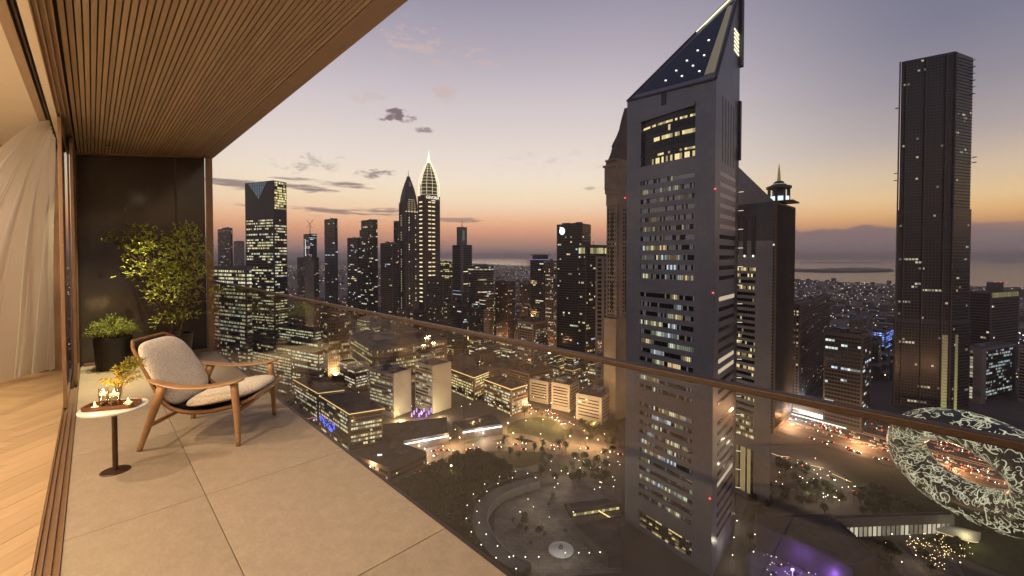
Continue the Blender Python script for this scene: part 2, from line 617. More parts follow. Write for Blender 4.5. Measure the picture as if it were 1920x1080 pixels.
e_.add([(V0, U1 - .035, CH0 - .012), (f0, U1 - .035, ch(f0) - .012), (f0, U1 + .02, ch(f0) - .012), (V0, U1 + .02, CH0 - .012),
        (V0, U1 - .035, CH0 + .04), (f0, U1 - .035, ch(f0) + .04), (f0, U1 + .02, ch(f0) + .04), (V0, U1 + .02, CH0 + .04)],
       [(0, 3, 2, 1), (4, 5, 6, 7), (0, 1, 5, 4), (1, 2, 6, 5), (2, 3, 7, 6), (3, 0, 4, 7)])
e_.build('end_trim', fascia_wood, soff)
# end partition
part = rot(empty('glass_partition', bw(.65, U1, 0), 0, 'dark tinted glass partition in a bronze frame behind the plants', 'partition'))
def pl(v, u, z):
    return (v - .65, u - U1, z)
mb = MB()
pv = [V0, .98, 1.375]
for a, b in zip(pv[:-1], pv[1:]):
    m2 = MB()
    a1, b1 = a + .008, b - .008
    m2.add([pl(a1, U1, .05), pl(b1, U1, .05), pl(b1, U1 + .02, .05), pl(a1, U1 + .02, .05), pl(a1, U1, ch(a1) + .02), pl(b1, U1, ch(b1) + .02), pl(b1, U1 + .02, ch(b1) + .02), pl(a1, U1 + .02, ch(a1) + .02)],
           [(0, 3, 2, 1), (4, 5, 6, 7), (0, 1, 5, 4), (1, 2, 6, 5), (2, 3, 7, 6), (3, 0, 4, 7)])
    m2.build('pane', dark_glass, part)
MB().box(pl(.65, U1 + .005, .025), (1.5, .06, .046)).build('sill', bronze, part, bevel=.003)
MB().box(pl(.98, U1 + .012, 1.62), (.03, .03, 3.2)).build('mullion', bronze_dk, part)
MB().box(pl(1.425, U1 - .005, 1.635), (.09, .09, 3.25)).build('post', bronze, part, bevel=.004)
MB().box(pl(V0 - .0, U1 - .002, 1.53), (.03, .05, 3.04)).build('post', bronze_dk, part, bevel=.003)
# railing
rail = rot(empty('glass_railing', bw(V1 - .012, 3, 0), 0, 'frameless glass balcony railing capped by a slim bronze handrail', 'railing'))
pu = [-2.5, -.24, 1.86, 3.95, 6.04, U1 - .05]
for a, b in zip(pu[:-1], pu[1:]):
    MB().box((0, (a + b) / 2 - 3, .49), (.016, b - a - .0035, 1.36)).build('glass_panel', rail_glass, rail)
MB().box((0, (pu[0] + pu[-1]) / 2 - 3, 1.182), (.036, pu[-1] - pu[0] + .05, .022)).build('handrail', mat('handrail_bronze', (.055, .032, .021), .5, .4), rail, bevel=.004)
MB().box((.02, (pu[0] + pu[-1]) / 2 - 3, -.14), (.06, pu[-1] - pu[0], .22)).build('base_channel', bronze_dk, rail)
# sliding door track and leaves
trk = MB()
trk.box((-.1875, 2.9, -.03), (.095, 11.6, .06))
for vv in (-.232, -.205, -.172, -.143):
    trk.box((vv, 2.9, .006), (.006 if vv in (-.205, -.172) else .009, 11.6, .014))
struct(rot(trk.build('door_track', bronze)))
hd = MB()
hd.box((-.1875, 2.9, 3.11), (.095, 11.6, .09))
for vv in (-.232, -.205, -.172, -.143):
    hd.box((vv, 2.9, 3.058), (.007, 11.6, .02))
struct(rot(hd.build('door_head', fascia_wood)))
def leaf(v, ua, ub, label):
    e = rot(empty('sliding_door', bw(v, (ua + ub) / 2, 0), 0, label, 'door'))
    h = (ub - ua) / 2
    for s in (-1, 1):
        MB().box((0, s * (h - .04), 1.53), (.03, .08, 3.03)).build('stile', bronze, e, bevel=.003)
    MB().box((0, 0, .055), (.028, 2 * h - .165, .075)).build('bottom_rail', bronze, e, bevel=.002)
    MB().box((0, 0, 3.01), (.028, 2 * h - .165, .07)).build('top_rail', bronze, e, bevel=.002)
    MB().box((0, 0, 1.53), (.012, 2 * h - .165, 2.86)).build('pane', door_glass, e)
    return e
lf = leaf(-.2185, 6.42, 8.55, 'slid open bronze framed glass door nearest the lounge chair')
MB().box((.02, .035, -.41), (.012, .022, .16)).build('handle', bronze_dk, [c_ for c_ in lf.children if c_.name.startswith('stile')][0], bevel=.003)
leaf(-.158, 7.45, 8.68, 'outer bronze framed glass door beside the dark partition')
# ------------------------------------------------------------------ room behind the doors
VW, UB = -4.6, -2.6
rf = struct(rot(MB().box(((VW - .24) / 2, (UB + U1) / 2, -.06), (-.24 - VW, U1 - UB, .09)).build('room_floor', slab_m)))
def clip(poly, ax, lim, keep_less):
    out = []
    for i in range(len(poly)):
        p, q = poly[i], poly[(i + 1) % len(poly)]
        ip, iq = ((p[ax] <= lim) == keep_less), ((q[ax] <= lim) == keep_less)
        if ip:
            out.append(p)
        if ip != iq:
            t = (lim - p[ax]) / (q[ax] - p[ax])
            out.append((p[0] + (q[0] - p[0]) * t, p[1] + (q[1] - p[1]) * t))
    return out
pw_, pl_ = .13, .65          # herringbone planks
nb, cnt = 5, 0
c45 = math.sqrt(.5)
for i in range(-90, 90):
    for j in range(-40, 40):
        for k in range(2):
            # tiling of the plane in plank units, turned by 45 degrees
            x0, y0 = i + j * nb, i - j * nb
            if k == 0:
                r_ = (x0, y0, x0 + nb, y0 + 1)
            else:
                r_ = (x0 + nb, y0 + 1 - nb, x0 + nb + 1, y0 + 1)
            r_ = [q * pw_ for q in r_]
            e_ = .0012
            po = [(r_[0] + e_, r_[1] + e_), (r_[2] - e_, r_[1] + e_), (r_[2] - e_, r_[3] - e_), (r_[0] + e_, r_[3] - e_)]
            po = [((x - y) * c45 - 1.4, (x + y) * c45 + 3.0) for x, y in po]
            cv_, cu_ = sum(p[0] for p in po) / 4, sum(p[1] for p in po) / 4
            if not (-1.75 < cv_ < -.1 and .9 < cu_ < 9):
                continue
            for ax, lm, kl in ((0, -.2405, True), (1, U1 - .01, True)):
                po = clip(po, ax, lm, kl)
                if len(po) < 3:
                    break
            if len(po) < 3 or cnt > 298:
                continue
            cnt += 1
            po = [(p[0] - cv_, p[1] - cu_) for p in po]
            ang = R(45) if k == 0 else R(135)
            ca, sa = math.cos(-ang), math.sin(-ang)
            po = [(p[0] * ca - p[1] * sa, p[0] * sa + p[1] * ca) for p in po]
            q = MB().prism(po, -.014, -.0004 * (cnt % 3)).build('plank', floor_oak, rf, loc=(cv_, cu_, 0))
            q.rotation_euler = (0, 0, ang)
struct(rot(MB().box(((VW - .385) / 2, (UB + U1) / 2, 3.17), (-.385 - VW, U1 - UB, .2)).build('room_ceiling', cream)))
struct(rot(MB().box((-.261, (UB + U1) / 2, 3.115), (.05, U1 - UB, .09)).build('ceiling_strip', cream)))
ct = rot(empty('curtain_track', bw(-.333, 3, 3.07), 0, 'recessed curtain track with a wooden batten along the room ceiling', 'curtain track'))
MB().box((-.021, 0, .02), (.056, U1 - UB, .07)).build('batten', slat_wood, ct)
MB().box((.028, 0, .05), (.042, U1 - UB, .05)).build('channel', groove, ct)
MB().box((.028, 0, .012), (.01, U1 - UB, .03)).build('runner', bronze_dk, ct)
struct(rot(MB().box(((VW - .25) / 2, U1 + .06, 1.55), (-.25 - VW, .1, 3.3)).build('room_wall', wall_stone)))
struct(rot(MB().box((VW - .05, (UB + U1) / 2, 1.55), (.1, U1 - UB, 3.3)).build('room_wall', cream)))
struct(rot(MB().box(((VW - .25) / 2, UB - .05, 1.55), (-.25 - VW, .1, 3.3)).build('room_wall', cream)))
# lamps of the room: recessed ceiling lights (the room is lamp-lit in the photograph)
lamp_on = mat('lamp_diffuser', (.8, .7, .55), .5, emit=((1, .72, .42), 4))
WARM = (1.0, .745, .49)
lamps = [(-1.15, .8), (-1.15, 2.9), (-1.15, 5.0), (-2.6, 2.0), (-2.6, 4.6), (-2.3, 7.2)]
for i, (v, u) in enumerate(lamps):
    e = rot(empty('ceiling_light', bw(v, u, 3.07), 0, 'recessed warm light in the cream room ceiling', 'ceiling light', 'recessed lights of the room'))
    MB().lathe([(.075, 0), (.095, -.004), (.1, 0), (.1, .006), (.075, .006)], 20, m=0, cap=False).build('trim_ring', bronze, e, True)
    MB().lathe([(.0, -.001), (.074, -.001)], 20, cap=False).build('diffuser', lamp_on, e)
    a_ = area('light', (0, 0, -.02), (.16, .16), 52 if v > -2 else 40, WARM, e)
# wall lamp low in the room that throws the long soft shadows
sconce = mat('lamp_shade', (.8, .66, .45), .7, emit=((1, .68, .38), 3))
for u in (2.6, 5.0):
    e = rot(empty('floor_lamp', bw(-2.9, u, 0), 0, 'tall floor lamp with fabric drum shade inside the room', 'lamp', 'floor lamps of the room'))
    MB().lathe([(.14, 0), (.14, .015), (.012, .02), (.012, 1.45)], 20).build('stand', bronze_dk, e, True)
    MB().lathe([(.22, 1.42), (.2, 1.78)], 24, cap=False).build('lamp_shade', sconce, e, True)
    point('light', (0, 0, 1.86), 155, WARM, .1, e)
# a downlight in the soffit above the plants
e = rot(empty('soffit_downlight', bw(.18, 8.0, ch(.18) - .002), 0, 'small recessed downlight in the slatted ceiling above the shrubs', 'downlight'))
MB().lathe([(.02, .0), (.028, -.004), (.034, 0), (.034, .01)], 16, cap=False).build('trim_ring', bronze_dk, e, True)
spot('light', (0, 0, -.01), 700, (1, .84, .48), 60, .85, .02, (R(-4), R(4), 0), e)

# two unseen fill lights added in the soffit to brighten the chair cushions
for i, (v, u, pw) in enumerate(((.92, 2.35, 60), (.92, .2, 8))):
    e = rot(empty('soffit_downlight', bw(v, u, ch(v) - .002), 0, 'added fill light, out of view, in the slatted ceiling %s' % ('in front of the lounge chair', 'above the viewer')[i], 'downlight'))
    MB().lathe([(.03, .0), (.04, -.004), (.046, 0), (.046, .01)], 16, cap=False).build('trim_ring', bronze_dk, e, True)
    spot('light', (0, 0, -.01), pw, WARM, 150, .9, .12, (R(14) if i == 0 else 0, R(-4), 0), e)
# curtain
def sheer(name):
    m = bpy.data.materials.new(name); m.use_nodes = True
    t = m.node_tree; t.nodes.clear()
    o = t.nodes.new('ShaderNodeOutputMaterial')
    d = t.nodes.new('ShaderNodeBsdfDiffuse'); d.inputs[0].default_value = (.94, .93, .91, 1)
    tl = t.nodes.new('ShaderNodeBsdfTranslucent'); tl.inputs[0].default_value = (.94, .93, .91, 1)
    tr = t.nodes.new('ShaderNodeBsdfTransparent')
    a = t.nodes.new('ShaderNodeMixShader'); a.inputs[0].default_value = .55
    b = t.nodes.new('ShaderNodeMixShader')
    lw = t.nodes.new('ShaderNodeLayerWeight'); lw.inputs[0].default_value = .45
    mrn = t.nodes.new('ShaderNodeMapRange'); mrn.inputs[3].default_value = .42; mrn.inputs[4].default_value = .03
    t.links.new(lw.outputs['Facing'], mrn.inputs[0])
    t.links.new(d.outputs[0], a.inputs[1]); t.links.new(tl.outputs[0], a.inputs[2])
    t.links.new(mrn.outputs[0], b.inputs[0])
    t.links.new(a.outputs[0], b.inputs[1]); t.links.new(tr.outputs[0], b.inputs[2])
    t.links.new(b.outputs[0], o.inputs[0])
    return m
mb = MB()
rows = []
NT, NS = 60, 260
for j in range(NT + 1):
    t = j / NT
    row = []
    for i in range(NS + 1):
        s = i / NS
        tv, tu = -.305, 6.70 + 1.0 * s
        bv = -1.75 + 1.36 * s ** .75
        bu = 7.55 + .95 * s ** .6
        k = t ** (.62 + .5 * s)
        amp = .016 + .095 * t
        ph = 2 * math.pi * (7.6 * s + .7 * math.sin(4.3 * s + .8) + .3 * math.sin(2.2 * t + 3 * s))
        fold = amp * (math.sin(ph) + .45 * math.sin(2.3 * ph + 1 + 2 * t) + .5 * math.sin(.37 * ph + 4 * t) + .12 * math.sin(5.1 * ph + 3 * t))
        v = tv + (bv - tv) * k + fold * (.35 + .65 * (1 - .6 * t)) * .5
        u = tu + (bu - tu) * k + fold * .9
        z = 3.05 - 3.03 * t + .05 * math.sin(3.1 * s) * t * (1 - t) + (.02 + .03 * math.sin(9 * s)) * t ** 6
        row.append((v, u, z))
    rows.append(row)
mb.grid(rows)
cu = rot(mb.build('sheer_curtain', sheer('sheer_voile'), smooth=True))
tag(cu, 'sheer white curtain gathered at the door and blown into the room', 'curtain')
# ================================================================== LOUNGE CHAIR
def boucle(name):
    m = bpy.data.materials.new(name); m.use_nodes = True
    t = m.node_tree; b = t.nodes['Principled BSDF']
    b.inputs['Roughness'].default_value = .95
    b.inputs['Specular IOR Level'].default_value = .1
    b.inputs['Sheen Weight'].default_value = .25
    tcn = t.nodes.new('ShaderNodeTexCoord')
    v = t.nodes.new('ShaderNodeTexVoronoi'); v.inputs['Scale'].default_value = 150
    n = t.nodes.new('ShaderNodeTexNoise'); n.inputs['Scale'].default_value = 120; n.inputs['Detail'].default_value = 3
    t.links.new(tcn.outputs['Object'], v.inputs[0]); t.links.new(tcn.outputs['Object'], n.inputs[0])
    r = t.nodes.new('ShaderNodeValToRGB')
    e = r.color_ramp.elements
    e[0].position, e[0].color = .30, (.50, .42, .32, 1)
    e[1].position, e[1].color = .58, (.93, .85, .72, 1)
    t.links.new(n.outputs[0], r.inputs[0]); t.links.new(r.outputs[0], b.inputs['Base Color'])
    bp = t.nodes.new('ShaderNodeBump'); bp.inputs['Strength'].default_value = .7; bp.inputs['Distance'].default_value = .004
    t.links.new(v.outputs[0], bp.inputs['Height']); t.links.new(bp.outputs[0], b.inputs['Normal'])
    return m
fabric = boucle('boucle_fabric')
rattan = mat('woven_cord', (.30, .155, .065), .6, noise_=(60, .4), bump=(90, .3, .002))
dark_web = mat('dark_webbing', (.03, .022, .018), .8, bump=(120, .4, .002))
chair = empty('lounge_chair', (-2.727, 3.86, 0), R(7.5), 'oak lounge chair with beige boucle cushions on the stone balcony floor', 'armchair')
def cat_rom(P, n):
    out = []
    P = [Vector(p) for p in P]
    Q = [P[0] * 2 - P[1]] + P + [P[-1] * 2 - P[-2]]
    for i in range(1, len(Q) - 2):
        for k in range(n):
            t = k / n
            a, b, c, d = Q[i - 1], Q[i], Q[i + 1], Q[i + 2]
            out.append(.5 * ((2 * b) + (c - a) * t + (2 * a - 5 * b + 4 * c - d) * t * t + (3 * b - a - 3 * c + d) * t ** 3))
    out.append(P[-1])
    return out
def pillow(w, h, th, power=3.4, taper=0, crown=.0, nr=12, nt=64, edge=2.6):
    """soft cushion lying in its own xy plane: w along x, h along y"""
    top, bot = [], []
    for i in range(nr + 1):
        r = math.sin(i / nr * math.pi / 2)
        rt, rb = [], []
        for j in range(nt):
            a = 2 * math.pi * j / nt
            c, s = math.cos(a), math.sin(a)
            x = math.copysign(abs(c) ** (2 / power), c) * w / 2 * r
            y = math.copysign(abs(s) ** (2 / power), s) * h / 2 * r
            x *= 1 - taper * (y / (h / 2))
            zz = max(0, 1 - r ** edge) ** .5
            bow = crown * (1 - (2 * x / w) ** 2)
            rt.append(Vector((x, y, th / 2 * zz + bow)))
            rb.append(Vector((x, y, -th / 2 * zz * .75 + bow)))
        top.append(rt); bot.append(rb)
    return top, bot
def put_pillow(name, tb, M4, material, parent, flip=False):
    mb = MB()
    for k, rows in enumerate(tb):
        rr = [[M4 @ p for p in r] for r in rows]
        mb.grid(rr if k == 0 else [r[::-1] for r in rr], closed=True)
    o = mb.build(name, material, parent, smooth=True)
    return o
# shell: woven seat and back in one bent sheet
prof = cat_rom([(-.535, 0, .875), (-.475, 0, .74), (-.375, 0, .53), (-.295, 0, .37), (-.20, 0, .275), (-.06, 0, .238), (.12, 0, .25), (.30, 0, .305), (.475, 0, .385)], 6)
def halfw(q):
    a = [(0, .19), (.05, .255), (.14, .295), (.3, .33), (.5, .33), (.75, .325), (.93, .315), (1, .30)]
    for (x0, y0), (x1, y1) in zip(a[:-1], a[1:]):
        if q <= x1:
            return y0 + (y1 - y0) * (q - x0) / (x1 - x0)
    return a[-1][1]
rows_f, rows_b = [], []
rim_l, rim_r, ribs = [], [], []
for i, p in enumerate(prof):
    q = i / (len(prof) - 1)
    t = (prof[min(i + 1, len(prof) - 1)] - prof[max(i - 1, 0)]).normalized()
    nrm = Vector((-t.z, 0, t.x))           # points forward / up
    if nrm.z < 0 and nrm.x < 0:
        nrm = -nrm
    hw = halfw(q)
    curl = .075 * math.sin(math.pi * min(1, max(0, q * 1.05)) ** .8)
    rf_, rb_ = [], []
    for k in range(-10, 11):
        x = k / 10
        base = p + Vector((0, hw * x, 0)) + nrm * (curl * abs(x) ** 3.2)
        rf_.append(base + nrm * .006)
        rb_.append(base - nrm * .008)
    rows_f.append(rf_); rows_b.append(rb_)
    rim_l.append(rf_[-1]); rim_r.append(rf_[0])
mb = MB(); mb.grid(rows_f); mb.grid([r[::-1] for r in rows_b])
mb.build('seat_shell', dark_web, chair, smooth=True)
mb = MB()
path = rim_r[::-1] + [Vector((rows_f[0][k])) for k in range(1, 20)] + rim_l
mb.sweep(path, (.009, .012), 8)
mb.sweep([rows_f[-1][k] for k in range(21)], (.012, .016), 8)
mb.build('shell_rim', oak, chair, smooth=True)
# cord windings round the shell edge and across its outside
mb = MB()
dense = []
for a, b in zip(path[:-1], path[1:]):
    for k in range(5):
        dense.append(a.lerp(b, k / 5))
for i in range(2, len(dense) - 2, 1):
    t = (dense[i + 1] - dense[i - 1]).normalized()
    a = t.cross(Vector((0, 0, 1)))
    a = a.normalized() if a.length > .05 else Vector((1, 0, 0))
    b = t.cross(a).normalized()
    ring = [dense[i] + a * .011 * math.cos(x * math.pi / 3) + b * .0145 * math.sin(x * math.pi / 3) for x in range(7)]
    mb.sweep(ring, .0036, 4, cap=False)
for i in range(len(rows_b) - 1):
    for s in (0, .25, .5, .75):
        rr = [rows_b[i][k].lerp(rows_b[i + 1][k], s) for k in range(0, 21, 2)]
        mb.sweep(rr, .0062, 4, cap=False)
stuff(mb.build('cord_weave', rattan, chair, smooth=True))
# cushions
bx = Matrix.Translation((-.315, 0, .60)) @ Matrix.Rotation(R(-28.5), 4, 'Y') @ Matrix(((0, 0, 1, 0), (1, 0, 0, 0), (0, 1, 0, 0), (0, 0, 0, 1)))
put_pillow('back_cushion', pillow(.635, .625, .13, 3.6, .075, -.03), bx, fabric, chair)
sx = Matrix.Translation((.165, 0, .372)) @ Matrix.Rotation(R(-10.5), 4, 'Y')
put_pillow('seat_cushion', pillow(.64, .60, .135, 3.0, 0, .0), sx, fabric, chair)
# legs and arms
for s in (-1, 1):
    y = s * .357
    fl = [(.375, y, 0), (.365, y * .995, .25), (.345, y * .985, .525)]
    MB().sweep(cat_rom(fl, 4), [(.0155 + .0145 * i / 8, .017 + .013 * i / 8) for i in range(9)], 12, (1, 0, 0), power=2.6).build('leg', oak, chair, smooth=True)
    rl = [(-.385, y, 0), (-.30, y * .99, .25), (-.205, y * .98, .53)]
    MB().sweep(cat_rom(rl, 4), [(.016 + .0145 * i / 8, .019 + .016 * i / 8) for i in range(9)], 12, (1, 0, 0), power=2.6).build('leg', oak, chair, smooth=True)
    ap = cat_rom([(-.345, y * .88, .582), (-.24, y * .94, .555), (-.06, y * 1.02, .522), (.14, y * 1.05, .52), (.32, y * 1.02, .541), (.425, y * .985, .568)], 6)
    n_ = len(ap)
    szs = []
    for i in range(n_):
        q = i / (n_ - 1)
        wv = .018 + .03 * math.sin(math.pi * q) ** .7 + .016 * q
        if q > .9:
            wv *= math.sqrt(max(.03, 1 - ((q - .9) / .1) ** 2))
        if q < .08:
            wv *= .45 + .55 * q / .08
        szs.append((wv, .0125 if q < .94 else .0125 * (1.15 - (q - .94) * 10)))
    MB().sweep(ap, szs, 14, power=2.5).build('armrest', oak, chair, smooth=True)
    MB().sweep([(-.235, y * .97, .40), (-.25, y * .6, .36), (-.20, y * .2, .262)], (.015, .018), 8).build('side_bracket', oak, chair, smooth=True)
MB().sweep([(-.315, -.355, .205), (-.315, 0, .195), (-.315, .355, .205)], (.014, .02), 8).build('stretcher', oak, chair, smooth=True)
MB().sweep([(.362, -.354, .29), (.355, 0, .285), (.362, .354, .29)], (.014, .022), 8).build('stretcher', oak, chair, smooth=True)

# ================================================================== SIDE TABLE
white_top = mat('white_table_top', (.78, .74, .68), .35, noise_=(20, .05))
brown_steel = mat('brown_steel', (.065, .036, .022), .4, .4)
T0 = Vector((-2.955, 3.135, 0))
tb = empty('side_table', T0, 0, 'small round white side table on a dark brown pedestal', 'table')
MB().lathe([(0, 0), (.088, 0), (.089, .006), (.083, .010), (.0165, .013), (.0165, .452), (.05, .456), (.05, .46), (0, .46)], 40, cap=False).build('pedestal', brown_steel, tb, smooth=False)
MB().lathe([(0, .4605), (.165, .4605), (.190, .467), (.198, .475), (.198, .482), (.194, .486), (0, .486)], 56, cap=False).build('table_top', white_top, tb, smooth=False)
TZ = .4865
# tray
tang = R(17)
copper = mat('bronze_tray', (.20, .10, .055), .3, .7)
tr = empty('serving_tray', T0 + Vector((.0, -.015, TZ)), tang, 'bronze rectangular tray with candles on the white side table', 'tray')
mb = MB()
tw, td = .158, .072
def rrect(w_, d_, r_, n=6):
    o = []
    for (cx, cyy, a0) in ((w_ - r_, d_ - r_, 0), (-w_ + r_, d_ - r_, 90), (-w_ + r_, -d_ + r_, 180), (w_ - r_, -d_ + r_, 270)):
        for k in range(n + 1):
            a = R(a0 + 90 * k / n)
            o.append((cx + r_ * math.cos(a), cyy + r_ * math.sin(a)))
    return o
loops = [(tw - .008, td - .008, .0), (tw, td, .006), (tw, td, .03), (tw - .004, td - .004, .03), (tw - .004, td - .004, .007), (tw - .012, td - .012, .005)]
mb.grid([[(x, y, z) for x, y in rrect(a, b, .025)] for a, b, z in loops], closed=True)
mb.add([(x, y, .005) for x, y in rrect(tw - .012, td - .012, .025)], [tuple(range(28))])
mb.add([(x, y, 0) for x, y in rrect(tw - .008, td - .008, .025)], [tuple(range(27, -1, -1))])
mb.build('tray_body', copper, tr)
tr['label'] = 'bronze rectangular tray holding the candle glasses on the side table'
glass_c = pane_mat('candle_glass', (.97, .95, .92), 1.6, 0)
wax = mat('candle_wax', (.85, .72, .48), .5, emit=((1, .62, .22), .75))
flame_m = mat('candle_flame', (1, .7, .3), .5, emit=((1, .66, .24), 14))
water = pane_mat('glass_water', (.93, .9, .86), 1.8, 0)
stone_b = mat('dark_pebble', (.05, .045, .045), .3)
def flame(parent, x, y, z, s=1):
    MB().lathe([(0, 0), (.0045 * s, .005 * s), (.006 * s, .012 * s), (.0035 * s, .022 * s), (0, .034 * s)], 10, (x, y, z), cap=False).build('flame', flame_m, parent, smooth=True)
def tloc(x, y, z=0):
    return tr.location + Matrix.Rotation(tang, 3, 'Z') @ Vector((x, y, z))
def cup(name, x, y, r, h, wz, label, inner=None):
    e = empty(name, tloc(x, y, .0052), 0, label, 'candle holder')
    MB().lathe([(0, 0), (r * .92, 0), (r, .006), (r, h), (r - .003, h), (r - .003, .008), (0, .007)], 28, cap=False).build('glass', glass_c, e, smooth=True)
    MB().lathe([(0, wz - .012), (r * .8, wz - .012), (r * .86, wz - .004), (r * .82, wz), (0, wz)], 24, cap=False).build('candle', wax, e, smooth=False)
    flame(e.children[-1], 0, 0, wz)
    point('light', (0, 0, wz + .045), 1.1, (1, .6, .25), .012, e)
    if inner:
        inner(e)
    return e
def water_in(r, z):
    def f(e):
        MB().lathe([(0, .009), (r, .009), (r, z), (0, z)], 24, cap=False).build('water', water, e)
        for a, b, c in ((.008, .004, .016), (-.01, .0, .014), (.0, -.012, .015)):
            MB().lathe([(0, -.008), (.009, -.004), (.01, .002), (.005, .008), (0, .009)], 8, (a, b, .012 + c * .4), cap=False).build('pebble', stone_b, e, smooth=True)
    return f
cup('candle_glass', -.062, .02, .028, .135, .1, 'tall straight glass with a floating candle on the tray', water_in(.0235, .086))
cup('candle_glass', .010, .004, .036, .12, .094, 'wide round glass with a floating candle and pebbles in the tray middle', water_in(.0315, .08))
cup('tealight', -.085, -.036, .027, .03, .02, 'low tealight at the left front corner of the tray')
cup('tealight', .096, .0, .03, .04, .024, 'low tealight in a short glass at the right end of the tray')

# ================================================================== PLANTS
leaf_g = mat('leaf_green', (.29, .32, .035), .5, noise_=(9, .5), sub=0)
leaf_y = mat('leaf_yellow', (.46, .31, .03), .5, noise_=(20, .5))
leaf_s = mat('leaf_shrub', (.27, .31, .055), .55, noise_=(9, .45))
bark = mat('bark', (.10, .062, .035), .8, noise_=(30, .4))
pot_m = mat('black_planter', (.016, .013, .011), .45, noise_=(8, .3))
soil = mat('soil', (.03, .02, .014), .95)
for lm in (leaf_g, leaf_y, leaf_s):
    b_ = lm.node_tree.nodes['Principled BSDF']
    b_.inputs['Transmission Weight'].default_value = 0
def leafq(mb, p, d, n, L_, W_, m=0):
    d = d.normalized(); sd = d.cross(n)
    sd = sd.normalized() if sd.length > 1e-4 else Vector((1, 0, 0))
    up = sd.cross(d).normalized()
    a = p; c = p + d * L_ - up * L_ * .12
    l = p + d * L_ * .45 + sd * W_ + up * L_ * .06
    r = p + d * L_ * .45 - sd * W_ + up * L_ * .06
    mb.add([a, r, c, l], [(0, 1, 2), (0, 2, 3)], m)
def rv(g, s=1):
    return Vector((g.uniform(-1, 1), g.uniform(-1, 1), g.uniform(-1, 1))) * s
# --- small tree in a planter behind the chair
TP = bw(.86, 8.12, 0)
tree = empty('potted_tree', TP, 0, 'tall bushy green potted tree in front of the dark partition', 'plant')
MB().lathe([(0, 0), (.19, 0), (.2, .02), (.24, .42), (.24, .44), (.215, .44), (.21, .38), (0, .38)], 36, cap=False).build('planter', pot_m, tree, smooth=False)
MB().lathe([(0, .385), (.209, .385)], 24, cap=False).build('soil', soil, tree.children[0])
g = random.Random(11)
CLL = [(200, 440, 12, 6), (222, 455, 15, 9), (240, 450, 13, 11), (262, 432, 15, 13), (270, 452, 16, 13), (296, 440, 11, 8), (255, 475, 18, 11), (285, 470, 20, 14), (212, 497, 15, 5), (235, 505, 17, 7),
       (258, 512, 15, 8), (280, 500, 20, 13), (305, 500, 18, 15), (295, 530, 20, 13), (320, 520, 18, 15), (315, 548, 24, 12), (285, 552, 10, 7), (312, 570, 18, 11), (325, 592, 18, 9), (300, 602, 12, 8)]
CLR = [(342, 430, 14, 12), (336, 450, 18, 13), (360, 442, 16, 14), (378, 455, 9, 11), (326, 468, 13, 12), (350, 472, 22, 14), (374, 482, 14, 16), (388, 466, 5, 4), (346, 502, 22, 16), (370, 512, 14, 14),
       (336, 532, 17, 12), (360, 538, 14, 12), (385, 512, 8, 5), (410, 546, 7, 4), (352, 562, 18, 10), (342, 588, 17, 10), (400, 586, 9, 4), (392, 548, 10, 5)]
trunk, crown = MB(), MB()
def world_pt(px, py, dep):
    return at(px, py, dep) - TP
for side, CL in ((0, CLL), (1, CLR)):
    base = Vector((-.05 if side == 0 else .06, .0, .38))
    hub = world_pt(318, 590, TP.y - .05) if side == 0 else world_pt(345, 580, TP.y + .08)
    hub2 = world_pt(300, 520, TP.y - .08) if side == 0 else world_pt(350, 510, TP.y + .1)
    trunk.sweep(cat_rom([base, base.lerp(hub, .5) + Vector((.03, 0, .02)), hub, hub2], 5), [.019 - .011 * i / 15 for i in range(16)], 7)
    for (px, py, rx, ry) in CL:
        c = world_pt(px, py, TP.y + g.uniform(-.28, .22))
        b0 = hub if py > 500 else hub2
        mid = b0.lerp(c, .5) + Vector((g.uniform(-.03, .03), g.uniform(-.03, .03), -.04))
        trunk.sweep(cat_rom([b0, mid, c], 4), [.008 - .0055 * i / 8 for i in range(9)], 5)
        s_ = TP.y / FPX
        nn = int(20 + rx * ry * .85)
        for k in range(nn // 5):
            # twig with five leaves
            o = Vector((g.gauss(0, .52) * rx * s_, g.gauss(0, .5) * max(rx, ry) * s_, g.gauss(0, .52) * ry * s_))
            p = c + o
            dr = (o.normalized() + rv(g, .8) + Vector((0, 0, .25))).normalized()
            for q in range(5):
                dd = (dr + rv(g, .75)).normalized()
                leafq(crown, p + dr * .012 * q, dd, (Vector((0, 0, 1)) + rv(g, .7)).normalized(), g.uniform(.024, .042), g.uniform(.008, .0125))
        if g.random() < .5:
            tip = c + (c - b0).normalized() * g.uniform(.08, .2) + rv(g, .04)
            trunk.sweep([c, c.lerp(tip, .5) + rv(g, .01), tip], [.003, .002, .0012], 4)
            for q in range(4):
                leafq(crown, c.lerp(tip, .3 + .2 * q), (tip - c).normalized() + rv(g, .8), Vector((0, 0, 1)), .038, .012)
trunk.build('trunk', bark, tree, smooth=True)
crown.build('crown', leaf_g, tree)
